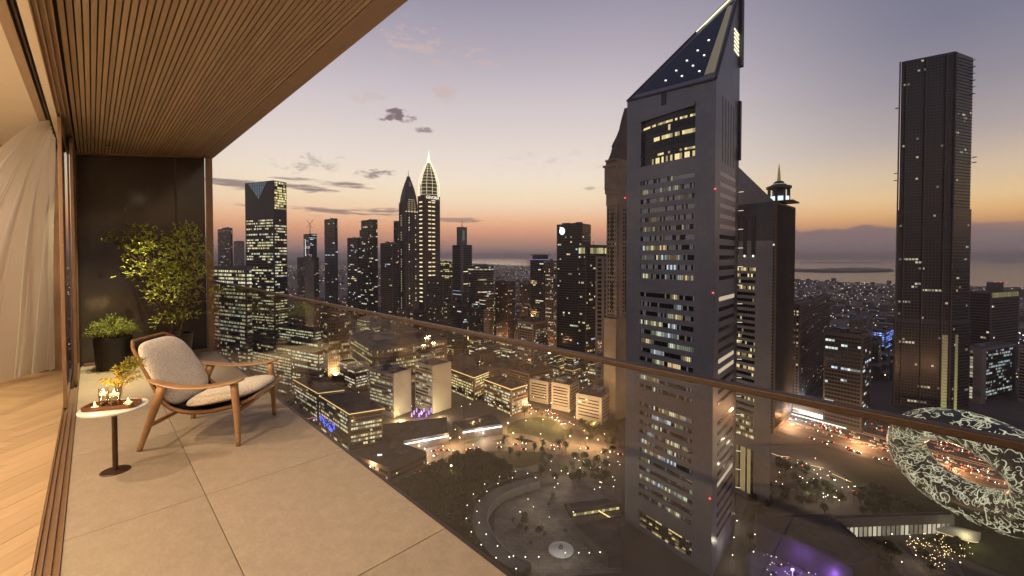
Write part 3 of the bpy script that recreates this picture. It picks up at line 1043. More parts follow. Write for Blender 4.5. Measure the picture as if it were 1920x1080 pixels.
# --- clipped shrub in a black pot
SP = bw(.2, 8.3, 0)
sh = empty('potted_shrub', SP, 0, 'low feathery green shrub in a black planter near the door frame', 'plant')
MB().lathe([(0, 0), (.175, 0), (.183, .01), (.21, .44), (.208, .46), (.188, .46), (.184, .4), (0, .4)], 36, cap=False).build('planter', pot_m, sh, smooth=False)
MB().lathe([(0, .405), (.183, .405)], 24, cap=False).build('soil', soil, sh.children[0])
fo, st = MB(), MB()
g = random.Random(5)
for k in range(150):
    a = g.uniform(0, 2 * math.pi); rr = math.sqrt(g.random())
    tip = Vector((math.cos(a) * rr * .31, math.sin(a) * rr * .29, .46 + .31 * math.sqrt(max(0, 1 - rr * rr * .9)) * g.uniform(.82, 1.08) - .05 * rr))
    b0 = Vector((tip.x * .3, tip.y * .3, .40))
    mid = b0.lerp(tip, .55) + Vector((0, 0, .05))
    st.sweep([b0, mid, tip], [.003, .002, .001], 4, cap=False)
    for q in range(26):
        tq = g.uniform(.35, 1)
        p = (b0.lerp(mid, tq / .55) if tq < .55 else mid.lerp(tip, (tq - .55) / .45)) + rv(g, .012)
        leafq(fo, p, ((tip - b0).normalized() * .5 + rv(g, 1)).normalized(), Vector((0, 0, 1)) + rv(g, .6), g.uniform(.022, .042), g.uniform(.003, .0065))
st.build('stems', bark, sh)
fo.build('foliage', leaf_s, sh)
# --- yellow-green sprigs in a vase on the table
VP = tloc(-.03, .05, -.005)
vs_ = empty('sprig_vase', VP + Vector((0, .06, 0)), 0, 'slim glass vase with arching yellow and green sprigs behind the candles', 'vase')
MB().lathe([(0, 0), (.024, 0), (.026, .006), (.022, .07), (.02, .135), (.018, .135), (.02, .07), (.0, .01)], 20, cap=False).build('vase', glass_c, vs_, smooth=True)
fo, st = MB(), MB()
g = random.Random(9)
sprig_tips = [(-.12, -.02, .2), (-.07, .02, .27), (-.02, .0, .30), (.04, .03, .33), (.09, .02, .36), (.14, .02, .375), (.19, .03, .36), (.21, .0, .31), (.18, -.02, .27), (.12, -.03, .25), (.06, -.04, .22), (.10, .05, .31), (.0, .05, .29), (.15, .04, .21), (-.04, -.04, .2), (.17, .05, .335), (.03, -.02, .27)]
for (x, y, z) in sprig_tips:
    tip = Vector((x * 1.0, y, z * 1.0 - .02))
    b0 = Vector((0, 0, .02))
    mid = Vector((x * .34, y * .4, z * .78))
    P = cat_rom([b0, mid, tip], 8)
    st.sweep(P, [.0016 - .001 * i / (len(P) - 1) for i in range(len(P))], 4, cap=False)
    for q in range(90):
        i = int(g.uniform(.42, 1) * (len(P) - 1))
        p = P[i] + rv(g, .01)
        yel = g.random() < (.75 if z < .3 else .42)
        leafq(fo, p, (tip - mid).normalized() * .6 + rv(g, 1), Vector((0, 0, 1)) + rv(g, .5), g.uniform(.014, .030), g.uniform(.0026, .005), 1 if yel else 0)
st.build('stems', bark, vs_)
fo.build('sprigs', [leaf_s, leaf_y], vs_)
# ================================================================== CITY
rc = random.Random(2024)
def cmat(name, col, rough=.7, metal=0, n=.25, sc_=.05):
    return mat(name, col, rough, metal, noise_=(sc_, n))
def panel_mat(name, col, rough, bw_, bh_, dark=.8, metal=0.0):
    """cladding with faint panel joints"""
    m = mat(name, col, rough, metal)
    t = m.node_tree
    b = t.nodes['Principled BSDF']
    tcn = t.nodes.new('ShaderNodeTexCoord')
    sep_ = t.nodes.new('ShaderNodeSeparateXYZ'); t.links.new(tcn.outputs['Object'], sep_.inputs[0])
    ad = t.nodes.new('ShaderNodeMath'); ad.operation = 'SUBTRACT'
    t.links.new(sep_.outputs[0], ad.inputs[0]); t.links.new(sep_.outputs[1], ad.inputs[1])
    cb = t.nodes.new('ShaderNodeCombineXYZ'); t.links.new(ad.outputs[0], cb.inputs[0]); t.links.new(sep_.outputs[2], cb.inputs[1])
    br = t.nodes.new('ShaderNodeTexBrick')
    br.offset = 0
    br.inputs['Scale'].default_value = 1
    br.inputs['Brick Width'].default_value = bw_; br.inputs['Row Height'].default_value = bh_
    br.inputs['Mortar Size'].default_value = .06
    br.inputs['Color1'].default_value = (*col, 1)
    br.inputs['Color2'].default_value = (*[x * .9 for x in col], 1)
    br.inputs['Mortar'].default_value = (*[x * dark for x in col], 1)
    t.links.new(cb.outputs[0], br.inputs[0])
    n = t.nodes.new('ShaderNodeTexNoise'); n.inputs['Scale'].default_value = .03; n.inputs['Detail'].default_value = 5
    t.links.new(tcn.outputs['Object'], n.inputs[0])
    r = t.nodes.new('ShaderNodeMapRange'); r.inputs[1].default_value = .3; r.inputs[2].default_value = .7; r.inputs[3].default_value = .82; r.inputs[4].default_value = 1.1
    t.links.new(n.outputs[0], r.inputs[0])
    mx = t.nodes.new('ShaderNodeVectorMath'); mx.operation = 'SCALE'
    t.links.new(br.outputs[0], mx.inputs[0]); t.links.new(r.outputs[0], mx.inputs['Scale'])
    t.links.new(mx.outputs[0], b.inputs['Base Color'])
    return m
WIN = glow_mat('window_glass')
GLOW = glow_mat('light_strip', (.3, .3, .3), .5)
C = dict(
    alu=panel_mat('aluminium_panel', (.255, .268, .305), .36, 3.4, 3.35, .68, .3),
    alu2=panel_mat('pale_cladding', (.26, .262, .285), .42, 3.4, 3.3, .82, .3),
    dark=cmat('dark_curtain_wall', (.04, .043, .054), .36),
    char=cmat('charcoal_facade', (.07, .068, .07), .5),
    grey=cmat('grey_concrete', (.20, .19, .185), .8),
    mid=cmat('mid_grey_facade', (.12, .115, .115), .6),
    beige=cmat('beige_render', (.30, .25, .19), .85),
    sand=cmat('sand_render', (.22, .17, .125), .85),
    white=cmat('white_render', (.44, .42, .39), .8, n=.1),
    brown=cmat('brown_facade', (.13, .095, .075), .7),
    roof=cmat('dark_roof', (.075, .064, .058), .85, n=.5, sc_=.12),
    glassb=cmat('blue_glass', (.05, .07, .10), .12, .3),
    steel=cmat('grey_steel', (.25, .25, .26), .4, .6),
)
TONE = dict(y=[(1, .86, .46), (.95, .9, .5), (1, .8, .4), (.85, .95, .65), (.95, .92, .75)], o=[(1, .80, .42), (.95, .90, .52), (.82, .95, .68), (.8, .92, 1.0), (1, .72, .36)], r=[(1, .62, .28), (1, .74, .42), (.95, .85, .6)], c=[(.75, .92, 1), (.9, 1, .85), (.7, .85, 1)],
            g=[(1, .85, .36), (1, .9, .45)], w=[(1, .9, .66), (1, .84, .55)], b=[(.15, .25, 1), (.3, .45, 1)], p=[(.55, .25, 1), (.7, .4, 1)])
def cbox(pc, pl_, pr, yt, Yc, yaw=-42):
    rt = lambda p: ray(p, yt).x / ray(p, yt).y
    y = R(yaw)
    dL, dR = (math.sin(y), math.cos(y)), (math.cos(y), -math.sin(y))
    c = (rt(pc) * Yc, Yc)
    def t(p, d):
        k = rt(p)
        return (k * Yc - c[0]) / (d[0] - k * d[1])
    tl, tr_ = t(pl_, dL), t(pr, dR)
    if tl < 2 or tl > 400:
        tl = min(60, max(12, tr_ * .8))
    if tr_ < 2 or tr_ > 400:
        tr_ = min(60, max(12, tl * .8))
    Lp = (c[0] + dL[0] * tl, c[1] + dL[1] * tl)
    Rp = (c[0] + dR[0] * tr_, c[1] + dR[1] * tr_)
    return [c, Rp, (Lp[0] + Rp[0] - c[0], Lp[1] + Rp[1] - c[1]), Lp]
def facade(mw, mf, a, b, z0, z1, fl=4, cw=3.2, fw=.86, fh=.55, lit=.3, tone='o', s=1.0, slabs=False, fins=False, out=.12, rows=None, pad=.04, persist=.6, rowvar=(.1, .5, 1, 1.8), rng=rc, zfun=None):
    """window panes (mw) and slab edges / fins (mf) on the wall from a to b"""
    ax, ay = a; bx_, by = b
    w_ = math.hypot(bx_ - ax, by - ay)
    if w_ < 1:
        return
    dx_, dy_ = (bx_ - ax) / w_, (by - ay) / w_
    nx, ny = dy_, -dx_
    mxp, myp = (ax + bx_) / 2, (ay + by) / 2
    if nx * -mxp + ny * -myp < 0:
        nx, ny = -nx, -ny
        flip = True
    else:
        flip = False
    u0, u1 = w_ * pad, w_ * (1 - pad)
    nc = max(1, int(round((u1 - u0) / cw)))
    cwid = (u1 - u0) / nc
    nr = max(1, int(round((z1 - z0) / fl)))
    fhh = (z1 - z0) / nr
    tones = TONE[tone]
    for r in range(nr):
        if rows and not rows(r / nr):
            continue
        zb = z0 + r * fhh + fhh * (1 - fh) * .5
        zt = zb + fhh * fh
        p = min(.97, lit * rng.choice(rowvar))
        rt = rng.choice(tones)
        on = rng.random() < p
        for c in range(nc):
            if rng.random() > persist:
                on = rng.random() < p
            ua = u0 + c * cwid + cwid * (1 - fw) / 2
            ub = ua + cwid * fw
            col = (0, 0, 0)
            if on:
                tn = rt if rng.random() < .7 else rng.choice(tones)
                k = s * rng.choice((.25, .5, .8, 1.1))
                col = (tn[0] * k, tn[1] * k, tn[2] * k)
            P = [(ax + dx_ * u + nx * out, ay + dy_ * u + ny * out, z) for u, z in ((ua, zb), (ub, zb), (ub, zt), (ua, zt))]
            mw.add(P if not flip else P[::-1], [(0, 1, 2, 3)], 0, col)
        if slabs:
            zc = z0 + r * fhh
            mf.box((mxp + nx * .25, myp + ny * .25, zc), (w_, .7, fhh * .14), math.atan2(dy_, dx_))
    if fins:
        for c in range(nc + 1):
            u = u0 + c * cwid
            mf.box((ax + dx_ * u + nx * .3, ay + dy_ * u + ny * .3, (z0 + z1) / 2), (cwid * .12, .8, z1 - z0), math.atan2(dy_, dx_))
def roof_kit(mb, poly, z, n, rng=rc, h=(2, 5)):
    c, r_, b, l = [Vector((p[0], p[1], 0)) for p in poly[:4]]
    for k in range(n):
        s, t = rng.uniform(.2, .8), rng.uniform(.2, .8)
        p = c + (r_ - c) * s + (l - c) * t
        hh = rng.uniform(*h)
        mb.box((p.x, p.y, z + hh / 2), ((r_ - c).length * rng.uniform(.12, .3), (l - c).length * rng.uniform(.12, .3), hh), math.atan2((r_ - c).y, (r_ - c).x))
def tower(name, label, pc, pl_, pr, yt, Yc, wall='mid', yaw=-42, win=None, win2=None, cat='building', group=None, par=1.2, kit=2, top=None, z0=GZ, frame='char', edge=None):
    poly = cbox(pc, pl_, pr, yt, Yc, yaw)
    zt = at(pc, yt, Yc).z
    org = Vector((sum(p[0] for p in poly) / 4, sum(p[1] for p in poly) / 4, z0))
    e = empty(name, org, 0, label, cat, group)
    mb = MB()
    mb.prism(poly, z0, zt, 0, 1)
    mb.build('wall', [C[wall], C['roof']], e, org=org)
    if kit:
        mk = MB()
        ctr = Vector((org.x, org.y))
        for i in range(4):
            a, b = Vector(poly[i]), Vector(poly[(i + 1) % 4])
            m_ = (a + b) / 2
            d = (b - a)
            ang = math.atan2(d.y, d.x)
            inn = (ctr - m_).normalized() * .45
            mk.box((m_.x + inn.x, m_.y + inn.y, zt + par / 2), (d.length - .1 * (i % 2) - .02, .5, par - .02 * i), ang)
        roof_kit(mk, poly, zt, kit)
        mk.build('roof_plant', C[wall] if wall != 'dark' else C['char'], e, org=org)
    if kit and Yc > 600 and rc.random() < .6:
        bm = MB(); q_ = Vector(poly[0]).lerp(Vector(poly[2]), rc.uniform(.3, .6))
        hh_ = rc.uniform(6, 16)
        bm.sweep([(q_.x, q_.y, zt), (q_.x, q_.y, zt + hh_)], [.5, .2], 5, col=(.004, .004, .004)); bm.box((q_.x, q_.y, zt + hh_), (1.0, 1.0, 1.0), col=(2.4, .15, .1))
        bm.build('mast_beacon', GLOW, e, org=org)
    mw, mf = MB(), MB()
    wn = dict(fl=4, cw=3.2, lit=.25)
    wn.update(win or {})
    facade(mw, mf, poly[0], poly[3], z0 + 5, zt - 2.5, **wn)
    if win2:
        wn = dict(wn); wn.update(win2)
    facade(mw, mf, poly[0], poly[1], z0 + 5, zt - 2.5, **wn)
    stuff(mw.build('windows', WIN, e, org=org))
    if mf.v:
        stuff(mf.build('facade_ribs', C[frame], e, org=org))
    return e, poly, zt, org
def lamp_tube(mb, pts, r_, col, n=4):
    mb.sweep(pts, r_, n, col=col)

# ------------------------------------------------------------------ twin towers in the foreground
def slanted(name, label, c, tl, tr_, yawL, yawR, zc, zl, zr, wall):
    yl, yr = R(yawL), R(yawR)
    dL, dR = Vector((math.sin(yl), math.cos(yl))), Vector((math.sin(yr), math.cos(yr)))
    Cp = Vector(c); Lp = Cp + dL * tl; Rp = Cp + dR * tr_
    org = Vector(((Cp.x + Lp.x + Rp.x) / 3, (Cp.y + Lp.y + Rp.y) / 3, GZ))
    e = empty(name, org, 0, label, 'skyscraper')
    return e, org, Cp, Lp, Rp, dL, dR
YC = 263.0
Cx = ray(1341, 300).x / ray(1341, 300).y * YC
e, org, Cp, Lp, Rp, dL, dR = slanted('skyscraper', 'tallest grey skyscraper with a slanted pointed glass crown', (Cx, YC), 69.5, 57.0, -34, 41, 0, 0, 0, 'alu')
nL = Vector((-dL.y, dL.x)); nL = nL if nL.dot(-Cp) > 0 else -nL      # outward normals
nR = Vector((-dR.y, dR.x)); nR = nR if nR.dot(-Cp) > 0 else -nR
zC, zL, zR = zrow(148, Cp.y), zrow(190, Lp.y), zrow(-22, Rp.y)
P3 = lambda base, d, t, z, n=Vector((0, 0)), o=0: Vector((base.x + d.x * t + n.x * o, base.y + d.y * t + n.y * o, z))
# front wall is built as piers and spandrels so that the window bands are real recesses
mb = MB()
T_B0, T_B1 = 13.6, 56.6
dep = 2.2
Ci, Li = P3(Cp, dR, dep / math.sin(R(75)), 0), P3(Lp, dL, 0, 0, nL, -dep)
def slabwall(t0, t1, z0, z1):
    """solid piece of the front wall with thickness"""
    a, b = P3(Cp, dL, t0, 0), P3(Cp, dL, t1, 0)
    ai, bi = P3(Cp, dL, t0, 0, nL, -dep) if t0 > 0 else Ci, P3(Cp, dL, t1, 0, nL, -dep)
    mb.prism([(a.x, a.y), (b.x, b.y), (bi.x, bi.y), (ai.x, ai.y)], z0, z1)
zrow_k = [54.5 - 6.69 * k for k in range(36)]
bh = 3.25
ztopwall = zC - 2
# right pier and left pier, full height (sloping top handled by crown body)
slabwall(0, T_B0, GZ, zC)
slabwall(T_B1, 69.5, GZ, zC)
bands = [k for k in range(35) if k not in (11, 23)]
zs = sorted([(zrow_k[k] - bh / 2, zrow_k[k] + bh / 2) for k in bands])
open_top = (zrow(308, 300), zrow(212, 296))
base_open = (GZ + 3, zrow(972, 300))
holes = [base_open] + [z for z in zs if z[0] > base_open[1] + 1] + [open_top]
z = GZ
for a, b in holes:
    slabwall(T_B0, T_B1, z, a)
    z = b
slabwall(T_B0, T_B1, z, zC)
# the solid core, right wall and slanted top
core = [(Ci.x, Ci.y), (Rp.x, Rp.y), (Li.x, Li.y)]
Cr = Cp + dR * .01
mb.prism([(Ci.x - nR.x * .0, Ci.y), (Rp.x, Rp.y), (Li.x, Li.y)], GZ, zC - .01, 0)
# small wedge closing the corner on the right face
mb.prism([(Cp.x + .001, Cp.y + .001), (Rp.x, Rp.y), (Ci.x, Ci.y)], GZ, zC - .02, 0)
# crown: C, R, L with different heights
def plane_z(x, y):
    n = (Vector((Lp.x, Lp.y, zL)) - Vector((Cp.x, Cp.y, zC))).cross(Vector((Rp.x, Rp.y, zR)) - Vector((Cp.x, Cp.y, zC)))
    return zC - (n.x * (x - Cp.x) + n.y * (y - Cp.y)) / n.z
v_ = [(Cp.x, Cp.y, zC), (Rp.x, Rp.y, zC), (Lp.x, Lp.y, zC), (Cp.x, Cp.y, zC + .01), (Rp.x, Rp.y, zR), (Lp.x, Lp.y, zL)]
mb.add(v_, [(0, 1, 4), (1, 2, 5, 4), (0, 5, 2), (0, 2, 1)], 0)
mb.add([v_[0], v_[4], v_[5]], [(0, 1, 2)], 0)
shell_o = mb.build('wall', C['alu'], e, org=org)
# slanted glass roof with its star lights, lit rim and gold side strip
nrm = (Vector((Rp.x, Rp.y, zR)) - Vector((Cp.x, Cp.y, zC))).cross(Vector((Lp.x, Lp.y, zL)) - Vector((Cp.x, Cp.y, zC))).normalized()
if nrm.z < 0:
    nrm = -nrm
VC, VL, VR = Vector((Cp.x, Cp.y, zC)), Vector((Lp.x, Lp.y, zL)), Vector((Rp.x, Rp.y, zR))
def bary(c, l, r, o=.3):
    return VC * c + VL * l + VR * r + nrm * o
mb = MB()
mb.add([bary(.80, .14, .06), bary(.05, .89, .06), bary(.09, .04, .87)], [(0, 1, 2)])
crown_m = mat('night_blue_glass', (.025, .035, .055), .15, .2)
mb.build('roof_glass', crown_m, e, org=org)
mw = MB()
stars = 0
for i in range(1, 9):
    for j in range(1, 9):
        l_, r_ = .10 + i * .092, .04 + j * .083
        if l_ + r_ < .80 and (i + j) % 2 == 0 and l_ > .12:
            p = bary(1 - l_ - r_, l_, r_, .55)
            mw.box(p, (.95, .95, .5), 0, col=(2.4, 2.3, 1.9))
stuff(mw.build('roof_lights', GLOW, e, org=org))
mw = MB()
lamp_tube(mw, [bary(.0, .93, .07, .5), bary(.0, .5, .5, .5), bary(.02, .04, .94, .5)], .55, (1.7, 1.55, .95))
mw.build('light_line', GLOW, e, org=org)
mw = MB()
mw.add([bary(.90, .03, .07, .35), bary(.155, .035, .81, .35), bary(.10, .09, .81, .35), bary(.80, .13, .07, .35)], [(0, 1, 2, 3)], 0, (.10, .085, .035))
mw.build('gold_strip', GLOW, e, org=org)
mb = MB()
for a_, b_ in ((bary(1, 0, 0), bary(0, 0, 1)), (bary(1, 0, 0), bary(0, 1, 0)), (bary(0, 1, 0), bary(0, 0, 1))):
    mb.sweep([a_, b_], (1.1, .8), 4)
mb.build('roof_rim', C['char'], e, org=org)
# window bands
g = random.Random(77)
def band_panes(name, z0, z1, lit, tone, s, t0=T_B0, t1=T_B1, n=30, o=-1.4, sky_sheen=.0):
    mw = MB()
    st_ = (t1 - t0) / n
    on = False
    rt = g.choice(TONE[tone])
    for i in range(n):
        if g.random() < .26:
            on = g.random() < lit
            rt = g.choice(TONE[tone])
        a, b = t0 + i * st_ + .06, t0 + (i + 1) * st_ - .06
        k = s * g.choice((.15, .25, .45, 1.0)) if on else 0
        P = [P3(Cp, dL, t, zz, nL, o) for t, zz in ((a, z0), (b, z0), (b, z1), (a, z1))]
        mw.add(P[::-1], [(0, 1, 2, 3)], 0, tuple(c * k for c in rt) if on else ((.085, .08, .085) if sky_sheen and g.random() < sky_sheen else (0, 0, 0)))  # some unlit panes get a faint grey glow painted in as sky reflection
    o_ = mw.build(name, WIN, e, org=org)
    m2 = MB()
    for i in range(n + 1):
        q = P3(Cp, dL, t0 + i * st_, 0, nL, o + .12)
        m2.box((q.x, q.y, (z0 + z1) / 2), (.12, .2, z1 - z0), math.atan2(dL.y, dL.x))
    stuff(m2.build('mullions', C['char'], o_))
    m2_ = o_.children[0]
    m2_.location = (-org.x, -org.y, -org.z)
    return o_
for k in bands:
    z0, z1 = zrow_k[k] - bh / 2, zrow_k[k] + bh / 2
    if z0 < base_open[1] + 1:
        continue
    lit = g.choice((.12, .3, .5, .72)) if k > 6 else .35
    band_panes('window_band', z0, z1, lit, 'o' if k > 5 else 'w', .3 if k < 7 else .75, sky_sheen=.6 if k < 11 else .18)
# big curved bay near the top
mw, mf = MB(), MB()
za, zb = open_top
nf = 6
for r in range(nf):
    for i in range(24):
        t0, t1 = T_B0 + 1 + (T_B1 - T_B0 - 2) * i / 24, T_B0 + 1 + (T_B1 - T_B0 - 2) * (i + 1) / 24
        bow = lambda t: -2.0 + 2.6 * math.sin(math.pi * (t - T_B0) / (T_B1 - T_B0)) ** .8
        zz0, zz1 = za + (zb - za - 3) * r / nf, za + (zb - za - 3) * (r + .82) / nf
        on = {0: .35, 1: .45, 2: .0, 3: .85, 4: .12, 5: .8}[r]
        zz1 = zz0 + (zz1 - zz0) * (.35 if r in (5, 1) else .62 if r == 3 else .9)
        lit_ = g.random() < on and (i < 19 or r == 5)
        k = g.choice((.35, .7, 1.0)) if lit_ else 0
        col = (1 * k, .8 * k, .38 * k)
        P = [P3(Cp, dL, t, zz, nL, bow(t)) for t, zz in ((t0 + .05, zz0), (t1 - .05, zz0), (t1 - .05, zz1), (t0 + .05, zz1))]
        mw.add(P[::-1], [(0, 1, 2, 3)], 0, col)
        P = [P3(Cp, dL, t, zz, nL, bow(t)) for t, zz in ((t0, zz1), (t1, zz1), (t1, za + (zb - za - 3) * (r + 1) / nf), (t0, za + (zb - za - 3) * (r + 1) / nf))]
        mf.add(P[::-1], [(0, 1, 2, 3)])
    mf.build('bay_spandrel', C['char'], e, org=org)
    mf = MB()
stuff(mw.build('bay_window', WIN, e, org=org))
mb = MB()
q = P3(Cp, dL, (T_B0 + T_B1) / 2, 0, nL, -.6)
mb.box((q.x, q.y, zb - 1.2), (T_B1 - T_B0 - .2, 3, 2), math.atan2(dL.y, dL.x))
mb.build('bay_lintel', C['alu2'], e, org=org)
mb = MB()
q = P3(Cp, dL, 37.5, 0, nL, .25)
mb.box((q.x, q.y, zrow(186, 296)), (3.6, .5, 9), math.atan2(dL.y, dL.x))
mb.build('vent_slot', C['dark'], e, org=org)
# base glazing
mw = MB()
z0, z1 = base_open
for r in range(5):
    for i in range(16):
        t0, t1 = T_B0 + (T_B1 - T_B0) * i / 16, T_B0 + (T_B1 - T_B0) * (i + 1) / 16
        a, b = z0 + (z1 - z0) * r / 5, z0 + (z1 - z0) * (r + 1) / 5
        on = g.random() < (.5 if r in (0, 2, 4) else .08)
        k = g.choice((.2, .5, .9)) if on else 0
        b2 = a + (b - a) * (.42 if on else .93)
        P = [P3(Cp, dL, t, zz, nL, -1.7) for t, zz in ((t0 + .15, a), (t1 - .15, a), (t1 - .15, b2), (t0 + .15, b2))]
        mw.add(P[::-1], [(0, 1, 2, 3)], 0, (1 * k, .78 * k, .3 * k))
stuff(mw.build('lobby_windows', WIN, e, org=org))
# right flank: recessed-looking bands, slits, louvre lights and red beacons
def right_panel(name, z0, z1, t0, t1, col, o=.12, m=WIN):
    P = [P3(Cp, dR, t, zz, nR, o) for t, zz in ((t0, z0), (t1, z0), (t1, z1), (t0, z1))]
    mw = MB()
    i = P3(Cp, dR, (t0 + t1) / 2, (z0 + z1) / 2, nR, o / 2)
    mw.box(i, (t1 - t0, o, z1 - z0), math.atan2(dR.y, dR.x), col=col)
    return mw.build(name, m, e, org=org)
pale = mat('pale_pink_panel', (.62, .56, .55), .35)
pink = mat('pale_cladding_strip', (.36, .33, .335), .5)
for k in range(36):
    z_ = zrow_k[k]
    if k < 6:
        right_panel('side_band', z_ - bh / 2 + .3, z_ + bh / 2 - .3, 11, 48, None, m=pale)
    elif k not in (11, 23) and z_ > base_open[1]:
        on = g.random() < .22
        right_panel('side_band', z_ - bh / 2 + .3, z_ + bh / 2 - .3, 11, 48, (.55, .45, .3) if on else (.0, .0, .0))
for q in range(5):
    right_panel('slit', zrow(310, 285), zrow(192, 285), 15 + q * 6.5, 16.8 + q * 6.5, None, .1, C['dark'])
for q in range(6):
    a = zrow(100 - 7.5 * q, 300)
    right_panel('louvre_light', a - .6, a + .6, 41, 53, (1.4, 1.3, .85), .3, GLOW)
mb = MB()
fin_ = P3(Cp, dR, 56.0, 0, nR, .9)
mb.box((fin_.x, fin_.y, (zrow(130, 305) + zR) / 2 + 4), (5.5, 2.4, zR - zrow(130, 305) + 4), math.atan2(dR.y, dR.x))
fin_ = P3(Cp, dR, 56.4, 0, nR, .5)
mb.box((fin_.x, fin_.y, (zrow(300, 305) + zrow(190, 305)) / 2), (3.5, 1.6, zrow(190, 305) - zrow(300, 305)), math.atan2(dR.y, dR.x))
mb.build('edge_fin', C['char'], e, org=org)
for k, z_ in enumerate(zrow_k[1:34]):
    if k % 2 == 0:
        mw = MB()
        a = P3(Cp, dR, 57.3, z_, nR, .2)
        mw.sweep([a, a + Vector((3.6, .6, .25 * (z_ + 20) / 40))], (.22, .22), 4, col=(1.1, 1.0, .72))
        mw.build('ledge_light', GLOW, e, org=org)
mw = MB()
for (px_, py_, Y_) in ((1341, 354, 262), (1337, 549, 262), (1331, 935, 262), (1172, 371, 319)):
    mw.box(at(px_, py_, Y_), (.8, .8, .8), col=(3, .15, .12))
mw.build('beacon', GLOW, e, org=org)

# second, shorter twin
YC2 = 335.0
c2 = (ray(1449, 480).x / ray(1449, 480).y * YC2, YC2)
e2, org2, C2, L2, R2, dL2, dR2 = slanted('skyscraper', 'shorter grey twin skyscraper with slanted roof behind the tallest one', c2, 62, 50, -30, 20, 0, 0, 0, 'alu2')
n2 = Vector((-dL2.y, dL2.x)); n2 = n2 if n2.dot(-C2) > 0 else -n2
zc2 = zrow(376, C2.y); t_1380 = 29.5
zl2 = zc2 + (zrow(312, 361) - zc2) / t_1380 * 62
mb = MB()
TB0, TB1 = 13.5, 46
Ci2, Li2 = P3(C2, dR2, 2 / math.sin(R(50)), 0), P3(L2, dL2, 0, 0, n2, -2)
def wall2(t0, t1, z0, z1, zt0=None):
    a, b = P3(C2, dL2, t0, 0), P3(C2, dL2, t1, 0)
    ai, bi = P3(C2, dL2, t0, 0, n2, -2) if t0 > 0 else Ci2, P3(C2, dL2, t1, 0, n2, -2)
    mb.prism([(a.x, a.y), (b.x, b.y), (bi.x, bi.y), (ai.x, ai.y)], z0, z1)
ztop2 = lambda t: zc2 + (zl2 - zc2) * t / 62
wall2(0, TB0, GZ, zc2 - .5)
wall2(TB1, 62, GZ, zc2 - .5)
rows2 = [(zrow(508 + 11.6 * k, 350), zrow(508 + 11.6 * k - 6.2, 350)) for k in range(28)]
rows2 = sorted([r for k, r in enumerate(rows2) if k not in ()])
z = GZ
b2 = [(GZ + 4, zrow(842, 350))] + rows2[2:]
b2 = [b2[0]] + [r for r in rows2 if r[0] > b2[0][1] + 2]
for a, b in b2:
    wall2(TB0, TB1, z, a); z = b
wall2(TB0, TB1, z, zc2 - .5)
mb.prism([(Ci2.x, Ci2.y), (R2.x, R2.y), (Li2.x, Li2.y)], GZ, zc2 - 31)
mb.prism([(C2.x, C2.y), (R2.x, R2.y), (Ci2.x, Ci2.y)], GZ, zc2 - 31.1)
vv = [(C2.x, C2.y, zc2 - 31.2), (R2.x, R2.y, zc2 - 31.2), (L2.x, L2.y, zc2 - 31.2), (C2.x, C2.y, zc2), (R2.x, R2.y, zc2 - 30), (L2.x, L2.y, zl2)]
mb.add(vv, [(0, 1, 4, 3), (1, 2, 5, 4), (2, 0, 3, 5), (3, 4, 5), (0, 2, 1)])
mb.build('wall', C['alu2'], e2, org=org2)
for (z0, z1) in b2:
    mw = MB()
    lobby = z1 == b2[0][1]
    n_ = 22
    lit = g.choice((.05, .25, .6))
    for i in range(n_):
        t0, t1 = TB0 + (TB1 - TB0) * i / n_, TB0 + (TB1 - TB0) * (i + 1) / n_
        on = g.random() < lit
        k = g.choice((.2, .5, .9)) if on else 0
        if lobby:
            k = .10 if i > 8 else .3 * (g.random() < .4)
        P = [P3(C2, dL2, t, zz, n2, -1.2) for t, zz in ((t0 + .08, z0), (t1 - .08, z0), (t1 - .08, z1), (t0 + .08, z1))]
        mw.add(P[::-1], [(0, 1, 2, 3)], 0, (1 * k, .78 * k, .36 * k))
    mw.build('window_band', WIN, e2, org=org2)
for q in range(3):
    t_ = TB0 + 2 + q * 7.2
    mb = MB()
    p = P3(C2, dL2, t_, (zrow(478, 348) + zrow(404, 348)) / 2, n2, .1)
    mb.box(p, (3.2, .25, zrow(404, 348) - zrow(478, 348)), math.atan2(dL2.y, dL2.x))
    sl_ = mb.build('slit', C['dark'], e2, org=org2)
    mw = MB()
    p = P3(C2, dL2, t_, zrow(480, 348), n2, .35)
    mw.box(p, (1.0, .4, 1.6), math.atan2(dL2.y, dL2.x), col=(2, 1.7, 1.1))
    mw.build('slit_light', GLOW, e2, org=org2)
# ------------------------------------------------------------------ towers of the skyline
# faceted office tower on the left
e, poly, zt, org = tower('office_tower', 'glass office tower with gold lit crown left of the skyline', 513, 459, 537, 338, 700, 'dark', -66,
                         dict(fl=4.6, cw=2.7, fw=.8, fh=.5, lit=.62, tone='y', s=.95, rows=lambda q: q < .80, rowvar=(.25, .8, 1.1, 1.4)), dict(lit=.66), kit=0)
mw, mf = MB(), MB()
c, r_, b_, l_ = [Vector(p) for p in poly]
nl = Vector((-(l_ - c).y, (l_ - c).x)).normalized(); nl = nl if nl.dot(-c) > 0 else -nl
nr_ = Vector((-(r_ - c).y, (r_ - c).x)).normalized(); nr_ = nr_ if nr_.dot(-c) > 0 else -nr_
def onface(a, b, n, s, z, o=.3):
    p = a + (b - a) * s + n * o
    return Vector((p.x, p.y, z))
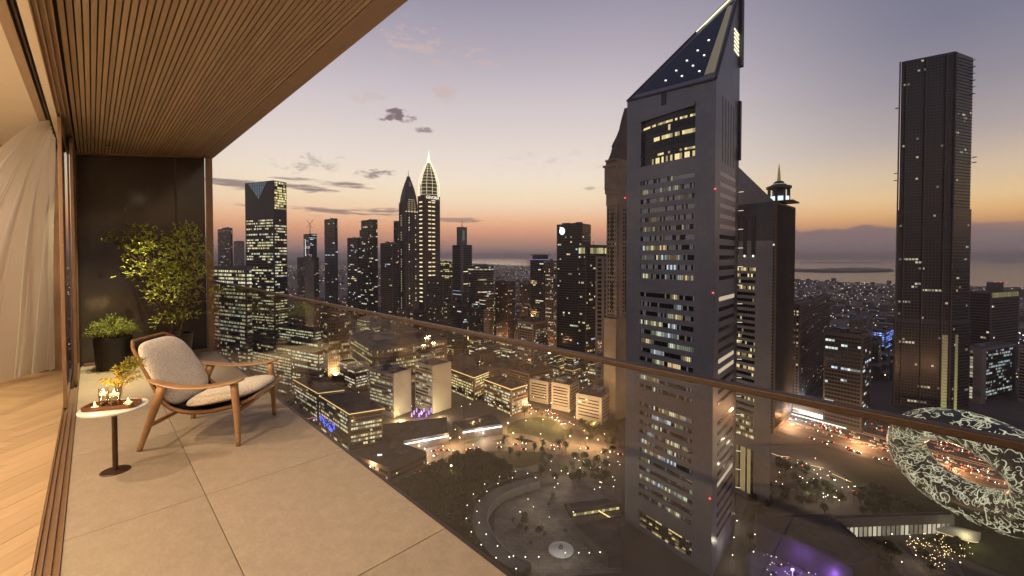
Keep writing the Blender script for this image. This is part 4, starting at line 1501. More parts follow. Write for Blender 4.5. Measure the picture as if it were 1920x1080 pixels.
# inverted glass triangle in the left face, sky light painted in as a faint blue glow
zt3 = zrow(372, 705)
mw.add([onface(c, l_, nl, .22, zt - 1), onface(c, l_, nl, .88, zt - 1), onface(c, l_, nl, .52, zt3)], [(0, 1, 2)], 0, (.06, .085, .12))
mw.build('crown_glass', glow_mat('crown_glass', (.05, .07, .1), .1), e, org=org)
for k in range(9):
    s = .24 + .08 * k
    w_ = (1 - abs(s - .53) / .34)
    if w_ > 0:
        mf.box(onface(c, l_, nl, s, zt - (zt - zt3) * w_ / 2, .5), (.4, .4, (zt - zt3) * w_), math.atan2((l_ - c).y, (l_ - c).x))
for k in range(5):
    w_ = 1 - k / 5
    mf.box(onface(c, l_, nl, .54, zt - 1 - (zt - zt3) * k / 5, .5), ((l_ - c).length * .64 * w_, .4, .4), math.atan2((l_ - c).y, (l_ - c).x))
mf.build('crown_frame', C['char'], e, org=org)
mw, mf = MB(), MB()
facade(mw, mf, poly[0], poly[1], zrow(392, 700), zt - 1, fl=4.2, cw=2.6, fw=.8, fh=.7, lit=.85, tone='g', s=1.0, out=.4, rowvar=(.8, 1, 1.2))
stuff(mw.build('gold_windows', WIN, e, org=org))
def T(*a, **k):
    return tower(*a, **k)
O = dict
res = O(fl=4, cw=4, fw=.55, fh=.5, lit=.10, tone='r', s=.9, persist=.2, slabs=True)
off = O(fl=4.4, cw=3.2, lit=.35, tone='o')
T('office_block', 'wide office block with bright window rows beside the balcony post', 462, 396, 472, 502, 520, 'mid', -62, O(fl=4.6, cw=2.4, fw=.84, fh=.52, lit=.8, tone='y', s=1.0, rowvar=(.4, .9, 1.1)), O(lit=.5), kit=3)
T('tower_block', 'dark slim tower cut off by the balcony post', 432, 408, 436, 428, 1100, 'char', -50, res)
T('tower_block', 'hazy pale tower between the balcony post and the glass tower', 452, 438, 458, 452, 2600, 'grey', -50, res)
T('office_block', 'low office block with a lit roof line below the glass tower', 590, 520, 602, 619, 640, 'char', -60, O(fl=4.4, cw=2.4, lit=.75, tone='y', s=1.0), kit=2)
T('office_block', 'low office block full of lit windows below the glass tower', 598, 545, 606, 642, 560, 'mid', -60, O(fl=4.4, cw=2.4, lit=.85, tone='y', s=1.1), kit=2)
T('office_block', 'dark flat office block at the foot of the glass tower', 560, 462, 575, 648, 590, 'char', -60, O(fl=4.4, cw=2.4, lit=.7, tone='o', s=1.0), kit=2)
e, poly, zt, org = T('unfinished_tower', 'floodlit unfinished tower with two cranes', 581, 569, 594, 438, 1500, 'char', -45, O(fl=5, cw=5, lit=.3, tone='c', s=.9, rows=lambda q: q > .5), kit=0)
mb = MB()
for (s, d) in ((.3, 12), (.7, -10)):
    p = Vector(poly[0]).lerp(Vector(poly[2]), s)
    mb.box((p.x, p.y, zt + 14), (1.6, 1.6, 28))
    mb.sweep([Vector((p.x - d * .8, p.y, zt + 24)), Vector((p.x + d, p.y, zt + 50))], (.8, .8), 4)
mb.build('crane', C['steel'], e, org=org)
mw = MB()
for s in (.32, .68):
    p = Vector(poly[0]).lerp(Vector(poly[3]), .4)
    q = Vector((p.x - 1, p.y - 1.5, 0)) + Vector(((s - .5) * 30, 0, 0))
    mw.box((q.x, q.y, zt - 62), (2.2, .6, 78), col=(.75, .8, .8))
mw.build('light_column', GLOW, e, org=org)
T('tower_block', 'bulky dark block below the floodlit unfinished tower', 585, 557, 598, 483, 1300, 'char', -45, res)
T('concrete_core', 'plain grey windowless concrete slab left of centre', 587, 571, 589, 486, 880, 'grey', -60, O(lit=0, rows=lambda q: False), kit=0)
e, poly, zt, org = T('tower_block', 'tall plain dark tower with a curved top left of centre', 628, 608, 633, 410, 1400, 'mid', -50, O(fl=5, cw=4, lit=.05, tone='c', fh=.6), kit=1)
T('tower_block', 'dark tower with one lit floor near its top', 670, 651, 676, 446, 1200, 'char', -50, O(fl=5, cw=4, lit=.12, tone='o'), kit=1)
T('tower_block', 'tall dark stepped tower in the left group', 700, 677, 708, 412, 1260, 'char', -50, O(fl=5, cw=4, lit=.08, tone='o', rowvar=(.2, 1, 2)), kit=2)
T('tower_block', 'dark shoulder block of the stepped tower', 690, 674, 692, 431, 1235, 'char', -50, O(fl=5, cw=4, lit=.1, tone='o'), kit=1)
T('tower_block', 'flat topped dark tower left of the pointed arch tower', 736, 713, 746, 456, 1000, 'mid', -52, O(fl=4.5, cw=3.4, lit=.06, tone='o', fins=True), kit=2)
T('tower_block', 'thin dark tower edge showing beside the pointed arch tower', 745, 738, 752, 414, 1300, 'mid', -52, res, kit=0)
# pointed arch tower
YR = 1050
cx, cyy = at(766, 400, YR).x, YR
e = empty('arch_tower', (cx, cyy, GZ), R(38), 'dark tower with a pointed arch crown and thin mast', 'skyscraper')
hw = 18.2 / FPX * YR / 1.38 * 1.02
zz = lambda y: zrow(y, YR) - GZ
mb = MB()
prof = [(0, 1.06), (zz(560), 1.06), (zz(400), 1.0), (zz(385), .98), (zz(370), .86), (zz(356), .66), (zz(344), .42), (zz(335), .22), (zz(331), .16), (zz(330.5), .0)]
rings = []
for z_, k in prof:
    h = hw * k
    ch_ = h * .82
    rings.append([(h, -ch_, z_), (h, ch_, z_), (ch_, h, z_), (-ch_, h, z_), (-h, ch_, z_), (-h, -ch_, z_), (-ch_, -h, z_), (ch_, -h, z_)])
mb.grid(rings, closed=True)
mb.build('wall', C['mid'], e)
MB().sweep([(0, 0, zz(332)), (0, 0, zz(318))], [.9, .3], 6).build('mast', C['steel'], e)
mw, mf = MB(), MB()
for k in range(15):
    y_ = 395 - 3.8 * k
    z_ = zz(y_)
    w_ = hw * max(.05, 1 - k / 15) * .9
    mw.box((0, -hw * (1.01 if k < 4 else 1.0 - .055 * (k - 3)), z_), (w_ * 1.5, 1.0, 1.3), col=(.42, .32, .13))
stuff(mw.build('crown_strips', GLOW, e))
mw = MB()
g = random.Random(31)
for k in range(46):
    z_ = zz(405 + 4.5 * k)
    if g.random() < .75:
        mw.box((-hw * 1.06 - .1, -hw * .05, z_), (.6, hw * .35, 2.6), col=tuple(c * .55 for c in (1, .9, .55)))
    if g.random() < .3:
        mw.box((hw * .55, -hw * 1.06 - .1, z_), (hw * .12, .5, 2.4), col=(.8, .7, .4))
    if g.random() < .22:
        mw.box((-hw * .4, -hw * 1.06 - .1, z_), (hw * .12, .5, 2.4), col=(.8, .7, .4))
for k in range(9):
    mw.box((-hw * .8 + hw * .2 * k, -hw * 1.02 - .2, zz(398)), (hw * .12, .6, 2.0), col=(1.2, 1, .55))
stuff(mw.build('windows', GLOW, e))
mb = MB()
for s in (-.65, -.2, .2, .65):
    mb.box((hw * s, -hw * 1.09, zz(480)), (hw * .07, 1.2, zz(400) - zz(600)))
    mb.box((-hw * 1.09, hw * s, zz(480)), (1.2, hw * .07, zz(400) - zz(600)))
mb.build('facade_ribs', C['char'], e)
# hotel tower with lit lattice dome
YG = 1100
e, poly, zt, org = tower('hotel_tower', 'tall hotel tower under a glowing lattice dome and needle', 795, 783, 825, 366, YG, 'brown', -46, O(fl=8, cw=5, fw=.4, fh=.3, lit=.0, rows=lambda q: False), kit=0)
c, r_, b_, l_ = [Vector(p) for p in poly]
nl = Vector((-(l_ - c).y, (l_ - c).x)).normalized(); nl = nl if nl.dot(-c) > 0 else -nl
nr_ = Vector((-(r_ - c).y, (r_ - c).x)).normalized(); nr_ = nr_ if nr_.dot(-c) > 0 else -nr_
mw = MB()
for k in range(24):
    z_ = zrow(378 + 8.15 * k, YG)
    for (a, b, n, s, w_) in ((c, r_, nr_, .34, .17), (c, r_, nr_, .58, .17), (c, l_, nl, .5, .45)):
        if g.random() < .94:
            kk = g.uniform(.6, 1.1)
            mw.box(onface(a, b, n, s, z_, .3), ((b - a).length * w_, .8, 2.9), math.atan2((b - a).y, (b - a).x), col=(1.25 * kk, 1.02 * kk, .55 * kk))
stuff(mw.build('window_bars', GLOW, e, org=org))
ctr = (c + b_) / 2
rad = 20 / FPX * (YG + 20)
prof = [(366, 1.0), (346, 1.0), (334, .88), (322, .66), (312, .44), (304, .22), (299, .12)]
mw = MB()
NR = 12
for k in range(NR):
    a = 2 * math.pi * k / NR
    P = [Vector((ctr.x + rad * q * math.cos(a), ctr.y + rad * q * math.sin(a), zrow(y, YG + 20))) for y, q in prof]
    mw.sweep(P, .42, 4, col=(1.25, 1.12, .66))
for y, q in [(366, 1.0), (360, 1), (353, 1), (346, 1.0), (340, .95), (334, .88), (328, .78), (322, .66), (317, .55), (312, .44), (304, .22)]:
    P = [Vector((ctr.x + rad * q * math.cos(a * math.pi / 14), ctr.y + rad * q * math.sin(a * math.pi / 14), zrow(y, YG + 20))) for a in range(29)]
    mw.sweep(P, .42, 4, cap=False, col=(1.15, 1.02, .58))
stuff(mw.build('dome_lattice', GLOW, e, org=org))
mw = MB()
mw.sweep([Vector((ctr.x, ctr.y, zrow(y, YG + 20))) for y in (304, 297, 290, 282)], [3.4, 2.4, 1.2, .3], 8, col=(1.9, 1.8, 1.3))
mw.build('needle', GLOW, e, org=org)
mb = MB()
mb.lathe([(rad * .8, 0), (rad * .8, zrow(346, YG) - zt), (rad * .5, zrow(322, YG) - zt), (rad * .1, zrow(300, YG) - zt)], 12, (ctr.x, ctr.y, zt))
mb.build('dome_core', C['brown'], e, org=org)
# lettering of the hotel, lit
def lettering(txt, size, loc, rz, m, parent, name='lettering', ext=.15):
    cu_ = bpy.data.curves.new(name, 'FONT')
    cu_.body = txt; cu_.size = size; cu_.align_x = 'CENTER'; cu_.extrude = ext
    to = bpy.data.objects.new('tmp', cu_)
    me = bpy.data.meshes.new_from_object(to)
    bpy.data.objects.remove(to)
    me.materials.clear(); me.materials.append(m)
    o = link(name, me, parent, loc)
    o.rotation_euler = (R(90), 0, rz)
    return o
letter_m = mat('lit_letters', (.8, .8, .7), .5, emit=((1, .95, .75), 1.25))
p = onface(c, r_, nr_, .5, zrow(371.5, YG), 2.5)
lettering('GEVORA', 10.5, p - org, math.atan2((r_ - c).y, (r_ - c).x), letter_m, e, ext=.3)
p = onface(c, r_, nr_, .55, zrow(375.5, YG), 2.5)
lettering('HOTEL', 4.2, p - org, math.atan2((r_ - c).y, (r_ - c).x), letter_m, e, ext=.2)
# striped tower with mast
e, poly, zt, org = T('tower_block', 'striped tower with a slim core and mast', 866, 848, 885, 459, 1200, 'mid', -45, O(fl=5, cw=30, fw=.96, fh=.42, lit=.05, tone='o', out=.3), kit=0, frame='grey')
ctr = (Vector(poly[0]) + Vector(poly[2])) / 2
mb = MB()
mb.box((ctr.x, ctr.y - 6, (zt + zrow(425, 1200)) / 2), (22, 20, zrow(425, 1200) - zt), R(42))
mb.build('core', C['grey'], e, org=org)
MB().sweep([(ctr.x, ctr.y, zrow(425, 1200)), (ctr.x, ctr.y, zrow(409, 1200))], [1.2, .3], 6).build('mast', C['steel'], e, org=org)
mb = MB(); mb.box((Vector(poly[0]).x, Vector(poly[0]).y - 1, (zt + GZ) / 2 + 50), (6, 6, zt - GZ - 100), R(42)); mb.build('spine', C['grey'], e, org=org)
mw = MB(); mw.box((ctr.x + 6, ctr.y - 17, zrow(441, 1200)), (7, .5, 30), R(42), col=(.03, .10, .04)); mw.build('green_light', GLOW, e, org=org)
T('tower_block', 'low tower with a yellow lit top floor right of the hotel', 843, 825, 848, 491, 1350, 'sand', -50, O(fl=5, cw=4, lit=.5, tone='g', rows=lambda q: q > .7), kit=1)
# rounded office tower
def round_tower(name, label, px_, py_, rpx, Y, wall, lit=.3, tone='o', fl=4.6, nseg=36, s=.9, caprow=None):
    c_ = at(px_, py_, Y)
    r0 = rpx / FPX * Y
    o_ = Vector((c_.x, Y + r0, GZ))
    e_ = empty(name, o_, 0, label, 'building')
    H = c_.z - GZ
    MB().lathe([(r0, 0), (r0, H), (r0 - .6, H), (r0 - .6, H - 1), (0, H - 1)], nseg).build('wall', C[wall], e_)
    MB().lathe([(r0 * .5, H - 1), (r0 * .5, H + 3), (0, H + 3)], 16).build('roof_plant', C[wall], e_)
    mw, mf = MB(), MB()
    nr2 = int(H / fl)
    for r in range(1, nr2):
        p_ = lit * rc.choice((.1, .6, 1.4))
        if caprow and r == nr2 - 2:
            p_ = .95
        on = False
        for k in range(nseg):
            a0, a1 = 2 * math.pi * (k + .06) / nseg, 2 * math.pi * (k + .94) / nseg
            if math.sin((a0 + a1) / 2) > .3:
                continue
            if rc.random() < .5:
                on = rc.random() < p_
            kk = s * rc.choice((.3, .6, 1)) if on else 0
            tn = rc.choice(TONE[tone])
            z0_, z1_ = r * fl + fl * .25, r * fl + fl * .78
            rr = r0 + .12
            mw.add([(rr * math.cos(a0), rr * math.sin(a0), z0_), (rr * math.cos(a1), rr * math.sin(a1), z0_), (rr * math.cos(a1), rr * math.sin(a1), z1_), (rr * math.cos(a0), rr * math.sin(a0), z1_)], [(0, 1, 2, 3)], 0, tuple(x * kk for x in tn))
    stuff(mw.build('windows', WIN, e_))
    return e_
round_tower('round_office_tower', 'round office tower with a lit band under its roof', 900, 499, 25, 950, 'mid', .22, caprow=True)
T('tower_block', 'dark tower in front of the hotel and arch towers', 832, 798, 846, 524, 900, 'char', -48, res, kit=3)
T('tower_block', 'twin gabled dark tower under the striped one', 868, 838, 876, 573, 840, 'char', -48, O(fl=4, cw=3, lit=.06, tone='c'), kit=3)
T('tower_block', 'low dark tower left of the gabled one', 775, 745, 800, 585, 800, 'brown', -48, res, kit=3)
T('tower_block', 'brown residential tower with red roof beacon', 952, 928, 966, 529, 1000, 'brown', -48, res, kit=2)
T('tower_block', 'slim brown tower next to the flat roofed dark one', 990, 974, 997, 530, 950, 'sand', -48, res, kit=2)
e, poly, zt, org = T('tower_block', 'dark tower with an overhanging flat roof slab and blue rim', 1020, 994, 1032, 487, 900, 'char', -48, O(fl=4.2, cw=3.4, lit=.06, tone='r'), kit=0)
ctr = (Vector(poly[0]) + Vector(poly[2])) / 2
mb = MB(); mb.box((ctr.x, ctr.y, zt + 5), (26, 22, 9), R(42)); mb.box((ctr.x, ctr.y, zt + 10.5), (34, 30, 1.4), R(42)); mb.build('roof_slab', C['char'], e, org=org)
mw = MB()
for i in (0, 1):
    a, b = Vector(poly[0]), Vector(poly[3 if i == 0 else 1])
    mw.sweep([Vector((a.x, a.y - .6, zt + .2)), Vector((b.x, b.y - .6, zt + .2))], .5, 4, col=(.25, .3, .9))
mw.build('rim_light', GLOW, e, org=org)
T('tower_block', 'residential tower with many warm windows beside the clock-logo tower', 1038, 1022, 1046, 490, 860, 'sand', -48, O(fl=4, cw=4, fw=.6, lit=.4, tone='w', s=.7, persist=.3), kit=1)
e, poly, zt, org = T('tower_block', 'black tower with a glowing white disc near its top', 1092, 1044, 1108, 420, 750, 'dark', -56, O(fl=4.4, cw=3.6, lit=.035, tone='o', persist=.3), kit=3)
c, r_, b_, l_ = [Vector(p) for p in poly]
nl = Vector((-(l_ - c).y, (l_ - c).x)).normalized(); nl = nl if nl.dot(-c) > 0 else -nl
mw = MB()
p = onface(c, l_, nl, .78, zrow(433, 765), .8)
u_ = Vector(((l_ - c).normalized().x, (l_ - c).normalized().y, 0))
ring = [p + u_ * 5.2 * math.cos(k * math.pi / 12) + Vector((0, 0, 6.4 * math.sin(k * math.pi / 12))) for k in range(24)]
mw.add(ring + [q + Vector((nl.x, nl.y, 0)) * -.7 for q in ring], [tuple(range(24))] + [(k, (k + 1) % 24, 24 + (k + 1) % 24, 24 + k) for k in range(24)], 0, (2.2, 2.4, 2.8))
mw.build('disc_sign', GLOW, e, org=org)
e, poly, zt, org = T('tower_block', 'green glass tower with a lit top storey left of the ornate tower', 1098, 1085, 1138, 460, 680, 'char', -38, O(fl=4.6, cw=3, lit=.16, tone='o', fins=True), O(fins=True), kit=1)
mw, mf = MB(), MB()
facade(mw, mf, poly[0], poly[1], zt - 14, zt - 3, fl=11, cw=4, fw=.86, fh=.85, lit=.8, tone='g', s=.8, out=.6, rowvar=(1,))
facade(mw, mf, poly[0], poly[3], zt - 14, zt - 3, fl=11, cw=4, fw=.86, fh=.85, lit=.8, tone='g', s=.8, out=.6, rowvar=(1,))
stuff(mw.build('top_windows', WIN, e, org=org))
T('tower_block', 'pale grey concrete tower tucked against the ornate tower', 1132, 1117, 1142, 481, 630, 'grey', -60, O(fl=6.5, cw=14, fw=.55, fh=.7, lit=.0), kit=0)
T('apartment_block', 'yellowish mid-rise apartment block above the white terraces', 1000, 970, 1027, 606, 660, 'sand', -45, O(fl=4, cw=3.4, fw=.6, lit=.3, tone='w', s=.6, persist=.3), kit=3)
# ornate clock tower
YK = 520
e, poly, zt, org = tower('clock_tower', 'ornate beige clock tower half hidden by the tallest skyscraper', 1158, 1138, 1215, 384, YK, 'beige', -40, O(fl=5.2, cw=4.1, fw=.52, fh=.52, lit=.03, tone='r', persist=.1), kit=0)
c, r_, b_, l_ = [Vector(p) for p in poly]
ctr = (c + b_) / 2
nl = Vector((-(l_ - c).y, (l_ - c).x)).normalized(); nl = nl if nl.dot(-c) > 0 else -nl
nr_ = Vector((-(r_ - c).y, (r_ - c).x)).normalized(); nr_ = nr_ if nr_.dot(-c) > 0 else -nr_
dl_, dr_ = (l_ - c), (r_ - c)
def ringbox(mb, k, z0, z1):
    P = [ctr + (Vector(p) - ctr) * k for p in poly]
    mb.prism([(p.x, p.y) for p in P], z0, z1)
zz = lambda y: zrow(y, YK)
mb = MB()
ringbox(mb, 1.10, zz(362), zz(354)); ringbox(mb, 1.04, zz(384), zz(362)); ringbox(mb, 1.12, zz(354), zz(312)); ringbox(mb, 1.2, zz(312), zz(308)); ringbox(mb, 1.06, zz(308), zz(300)); ringbox(mb, 1.1, zz(300), zz(297))
mb.build('clock_stage', C['beige'], e, org=org)
mb = MB()
rings = []
for y, k in ((297, .98), (285, .86), (272, .78), (268, .80), (262, .74), (250, .6), (235, .46), (215, .36), (190, .2)):
    P = [ctr + (Vector(p) - ctr) * k for p in poly]
    rings.append([(p.x, p.y, zz(y)) for p in P])
mb.grid(rings, closed=True)
mb.add(rings[-1], [(0, 1, 2, 3)])
mb.build('mansard_roof', C['brown'], e, org=org)
mb = MB()
for k in range(1, 6):
    z_ = zz(384 + 70 * k)
    ringbox(mb, 1.03, z_ - 1, z_ + 1)
ringbox(mb, 1.1, GZ, zz(598))
for s in (.08, .92):
    for (a, d, n) in ((c, dl_, nl), (c, dr_, nr_)):
        p = a + d * s + n * .4
        mb.box((p.x, p.y, (zz(384) + GZ) / 2), (d.length * .1, 1.2, zz(384) - GZ), math.atan2(d.y, d.x))
mb.build('cornice', C['beige'], e, org=org)
mb = MB()
for k in range(4):
    za, zb = zz(398 + 66 * k + 52), zz(398 + 66 * k)
    p = c + dl_ * .5 + nl * .35
    mb.box((p.x, p.y, (za + zb) / 2), (dl_.length * .16, .5, zb - za), math.atan2(dl_.y, dl_.x))
    p = c + dr_ * .3 + nr_ * .35
    mb.box((p.x, p.y, (za + zb) / 2), (dr_.length * .12, .5, zb - za), math.atan2(dr_.y, dr_.x))
mb.build('stair_window', C['dark'], e, org=org)
mb = MB()
p3 = c + dl_ * .45 + nl * 1.0
pc_ = Vector((p3.x, p3.y, zz(332)))
pc_ = pc_ + Vector((nl.x, nl.y, 0)) * (dl_.length * .06)
u_ = Vector((dl_.normalized().x, dl_.normalized().y, 0))
rr = 8.2
for k in range(24):
    a0, a1 = k * math.pi / 12, (k + 1) * math.pi / 12
    f = lambda a, r: pc_ + u_ * r * math.cos(a) + Vector((0, 0, r * math.sin(a)))
    n3 = Vector((nl.x, nl.y, 0)) * .6
    mb.add([f(a0, rr) + n3, f(a1, rr) + n3, f(a1, rr * .8) + n3, f(a0, rr * .8) + n3], [(0, 1, 2, 3)], 0)
    mb.add([f(a0, rr * .78) + n3 * .5, f(a1, rr * .78) + n3 * .5, f(0, 0) + n3 * .5], [(0, 1, 2)], 1)
for a in range(12):
    b = a * math.pi / 6
    mb.sweep([f(b, rr * .55) + n3 * .9, f(b, rr * .74) + n3 * .9], .35, 4, m=0)
mb.sweep([f(1.2, 0) + n3, f(1.2, rr * .6) + n3], .3, 4, m=0); mb.sweep([f(2.8, 0) + n3, f(2.8, rr * .42) + n3], .35, 4, m=0)
mb.build('clock_face', [C['char'], C['sand']], e, org=org)
mw = MB()
for k in range(4):
    p = c + dl_ * .93 + nl * 1.4
    mw.box((p.x, p.y, zz(325 + 6 * k)), (1.6, .5, 3.0), math.atan2(dl_.y, dl_.x), col=(1.2, 1.1, .9))
mw.build('lamp_column', GLOW, e, org=org)
# lantern tower right of the twins
e, poly, zt, org = tower('lantern_tower', 'dark tower topped by a lit lantern and gilded spire', 1456, 1425, 1492, 378, 480, 'brown', -44, O(fl=4, cw=3.4, fw=.5, fh=.5, lit=.06, tone='r', persist=.2), O(fins=True), kit=0)
ctr = (Vector(poly[0]) + Vector(poly[2])) / 2
mb = MB()
zz = lambda y: zrow(y, 500)
mb.box((ctr.x, ctr.y, zz(378) + .6), (36, 36, 1.6), R(46)); mb.build('cornice', C['brown'], e, org=org)
mb = MB()
rl = 11
for k in range(8):
    a = k * math.pi / 4
    mb.box((ctr.x + rl * math.cos(a), ctr.y + rl * math.sin(a), (zz(378) + zz(350)) / 2), (1.6, 1.6, zz(350) - zz(378)), a)
mb.lathe([(13.5, zz(350)), (13.5, zz(346)), (9, zz(344)), (6, zz(340)), (4.5, zz(336))], 16, (ctr.x, ctr.y, 0))
mb.lathe([(6.5, zz(378)), (6.5, zz(350))], 12, (ctr.x, ctr.y, 0))
mb.build('lantern', C['char'], e, org=org)
mw = MB()
for k in range(8):
    a = (k + .5) * math.pi / 4
    mw.box((ctr.x + rl * .97 * math.cos(a), ctr.y + rl * .97 * math.sin(a), zz(371)), (.6, 5.4, 6.5), a, col=(.9, 1.05, 1.15))
mw.lathe([(7, zz(342.5)), (7.2, zz(341.5)), (5.6, zz(340)), (5, zz(338))], 16, (ctr.x, ctr.y, 0), col=(1.4, 1.3, .7))
mw.build('lantern_lights', GLOW, e, org=org)
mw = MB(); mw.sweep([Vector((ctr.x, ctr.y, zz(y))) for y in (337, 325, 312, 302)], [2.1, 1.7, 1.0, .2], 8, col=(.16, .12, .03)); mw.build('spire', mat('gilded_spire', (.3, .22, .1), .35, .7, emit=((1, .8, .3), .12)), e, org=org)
# right-hand group
T('tower_block', 'dark block with a warm edge right of the lantern tower', 1500, 1478, 1557, 572, 540, 'char', -45, O(fl=4, cw=3.4, fw=.5, lit=.22, tone='r', persist=.2, s=.6), O(lit=.03), kit=3)
e, poly, zt, org = T('office_block', 'broad dark office block with a lit roof edge left of the giant tower', 1618, 1545, 1634, 630, 480, 'char', -38, O(fl=4.6, cw=3.2, lit=.10, tone='c', slabs=True), O(slabs=True), kit=3)
T('office_block', 'small building outlined in bright blue light', 1660, 1632, 1680, 622, 900, 'char', -38, O(fl=4.4, cw=5, lit=.9, tone='b', fw=.75, s=1.8, rowvar=(.6, 1, 1.2)), kit=2)
# giant dark tower
YB = 550
e = None
zz = lambda y, Y=YB: zrow(y, Y)
_c = at(1790, 150, YB); _l = at(1690, 150, YB * 1.046); _r = at(1824, 150, YB * 1.026)
polyA = [(_c.x, _c.y), (_r.x, _r.y), (_l.x + _r.x - _c.x, _l.y + _r.y - _c.y), (_l.x, _l.y)]
orgB = Vector((sum(p[0] for p in polyA) / 4, sum(p[1] for p in polyA) / 4, GZ))
e = empty('skyscraper', orgB, 0, 'giant dark residential skyscraper with stepped setbacks on the right', 'skyscraper')
ctr = Vector((orgB.x, orgB.y))
mb, mw, mf = MB(), MB(), MB()
stages = [(96, 390, 1.0), (390, 604, 1.045), (604, 1100, 1.09)]
for k, (y1, y0, s) in enumerate(stages):
    P = [ctr + (Vector(p) - ctr) * s for p in polyA]
    z1_ = zz(y1)
    z0_ = zz(y0) if y0 < 1000 else GZ
    tops = [z1_] * 4
    if k == 0:
        tops = [z1_, z1_ - 2, z1_ - 3, z1_ - 2]
    mb.prism([(p.x, p.y) for p in P], z0_ - .2 * k, tops)
    a, b, l__ = (P[0].x, P[0].y), (P[1].x, P[1].y), (P[3].x, P[3].y)
    facade(mw, mf, a, l__, z0_ + 2, z1_ - 3, fl=4.1, cw=3.3, fw=.72, fh=.6, lit=.035, tone='w', s=.55, persist=.45, rowvar=(0, .2, .7, 2.4))
    facade(mw, mf, a, b, z0_ + 2, z1_ - 3, fl=4.1, cw=3.3, fw=.8, fh=.6, lit=.025, tone='o', s=.5, persist=.3, slabs=(k == 0))
mb.build('wall', C['dark'], e, org=orgB)
stuff(mw.build('windows', glow_mat('dim_window_glass', (.02, .02, .022), .2), e, org=orgB))
mb = MB()
P = [ctr + (Vector(p) - ctr) * 1.09 for p in polyA]
for s_ in (.02, .17, .52, .86, .98):
    p = P[0].lerp(P[3], s_)
    mb.box((p.x, p.y - .8, (GZ + zz(100 if s_ > .1 else 98)) / 2), (1.2, 2.6, zz(100) - GZ), math.atan2((P[3] - P[0]).y, (P[3] - P[0]).x))
for k in range(6):
    p = P[1].lerp(P[0], .12)
    mb.box((p.x, p.y, zz(104 + 13 * k)), (1.2 + (k * 5) % 2, 3, .6), R(20))
for (y, s_) in ((190, 1.0), (318, 1.0), (332, 1.0)):
    p = P[3] + (P[3] - P[0]).normalized() * 1.5
    mb.box((p.x, p.y - 1, zz(y)), (2.5, 3, .8), R(20))
for y in (290, 300):
    p = P[1]
    mb.box((p.x, p.y, zz(y)), (3, 4, .8), R(20))
stuff(mf.build('facade_ribs', C['char'], e, org=orgB))
mb.build('ledges', C['char'], e, org=orgB)
mw = MB()
nb_ = Vector((-(P[1] - P[0]).y, (P[1] - P[0]).x)).normalized(); nb_ = nb_ if nb_.dot(-ctr) > 0 else -nb_
na_ = Vector((-(P[3] - P[0]).y, (P[3] - P[0]).x)).normalized(); na_ = na_ if na_.dot(-ctr) > 0 else -na_
ribs_ = MB()
for (a, b, n, s_) in ((P[0], P[3], na_, .10), (P[0], P[1], nb_, .28)):
    zA, zB = zz(775), zz(628)
    nn_ = 26
    for k in range(nn_):
        f = .32 * (1 - .75 * k / nn_)
        p = onface(a, b, n, s_, zA + (zB - zA) * (k + .5) / nn_, .5)
        mw.box(p, (5.6, .5, (zB - zA) / nn_ * .86), math.atan2((b - a).y, (b - a).x), col=(.85 * f, .78 * f, .26 * f))
    mw.build('light_shaft', GLOW, e, org=orgB)
    mw = MB()
e, poly, zt, org = T('tower_block', 'dark tower with a gold lit cornice at the right edge', 1858, 1818, 1912, 548, 660, 'char', -22, O(fl=4.4, cw=3.4, lit=.05, tone='w'), O(lit=.01), kit=0)
mw, mf = MB(), MB()
facade(mw, mf, poly[0], poly[1], zt - 9, zt - 1, fl=8, cw=1.2, fw=.6, fh=.96, lit=.98, tone='g', s=.32, out=.5, rowvar=(1,))
stuff(mw.build('lit_cornice', WIN, e, org=org))
mb = MB(); p = (Vector(poly[0]) + Vector(poly[2])) / 2; mb.box((p.x, p.y, zt + 7), (22, 18, 14), R(40)); mb.build('roof_house', C['mid'], e, org=org)
mw = MB()
for k in (-1, 0, 1):
    mw.box((p.x + 9 * k, p.y - 8, zt + 14.5), (.7, .7, .9), col=(3, .1, .1))
mw.build('beacon', GLOW, e, org=org)
e, poly, zt, org = T('office_block', 'office block with a pale end wall and green lit floors by the giant tower', 1842, 1803, 1906, 656, 575, 'alu2', -22, O(fl=4.2, cw=9, fw=.35, fh=.75, lit=.8, tone='w', s=.5, pad=.3), O(fl=4.2, cw=2.6, fw=.86, fh=.6, pad=.12, lit=.28, tone='c', s=.5), kit=1)
mb = MB()
c, r_ = Vector(poly[0]), Vector(poly[1])
n = Vector((-(r_ - c).y, (r_ - c).x)).normalized(); n = n if n.dot(-c) > 0 else -n
p = c.lerp(r_, .55) + n * .03
mb.box((p.x, p.y, (GZ + zt) / 2 - .5), ((r_ - c).length * .86, .1, zt - GZ - 2), math.atan2((r_ - c).y, (r_ - c).x)); mb.build('glass_front', C['dark'], e, org=org)
T('tower_block', 'grey tower sliver at the right picture edge', 1924, 1911, 1960, 658, 580, 'grey', -20, O(fl=4.2, cw=4, lit=.05, tone='w'), kit=0)
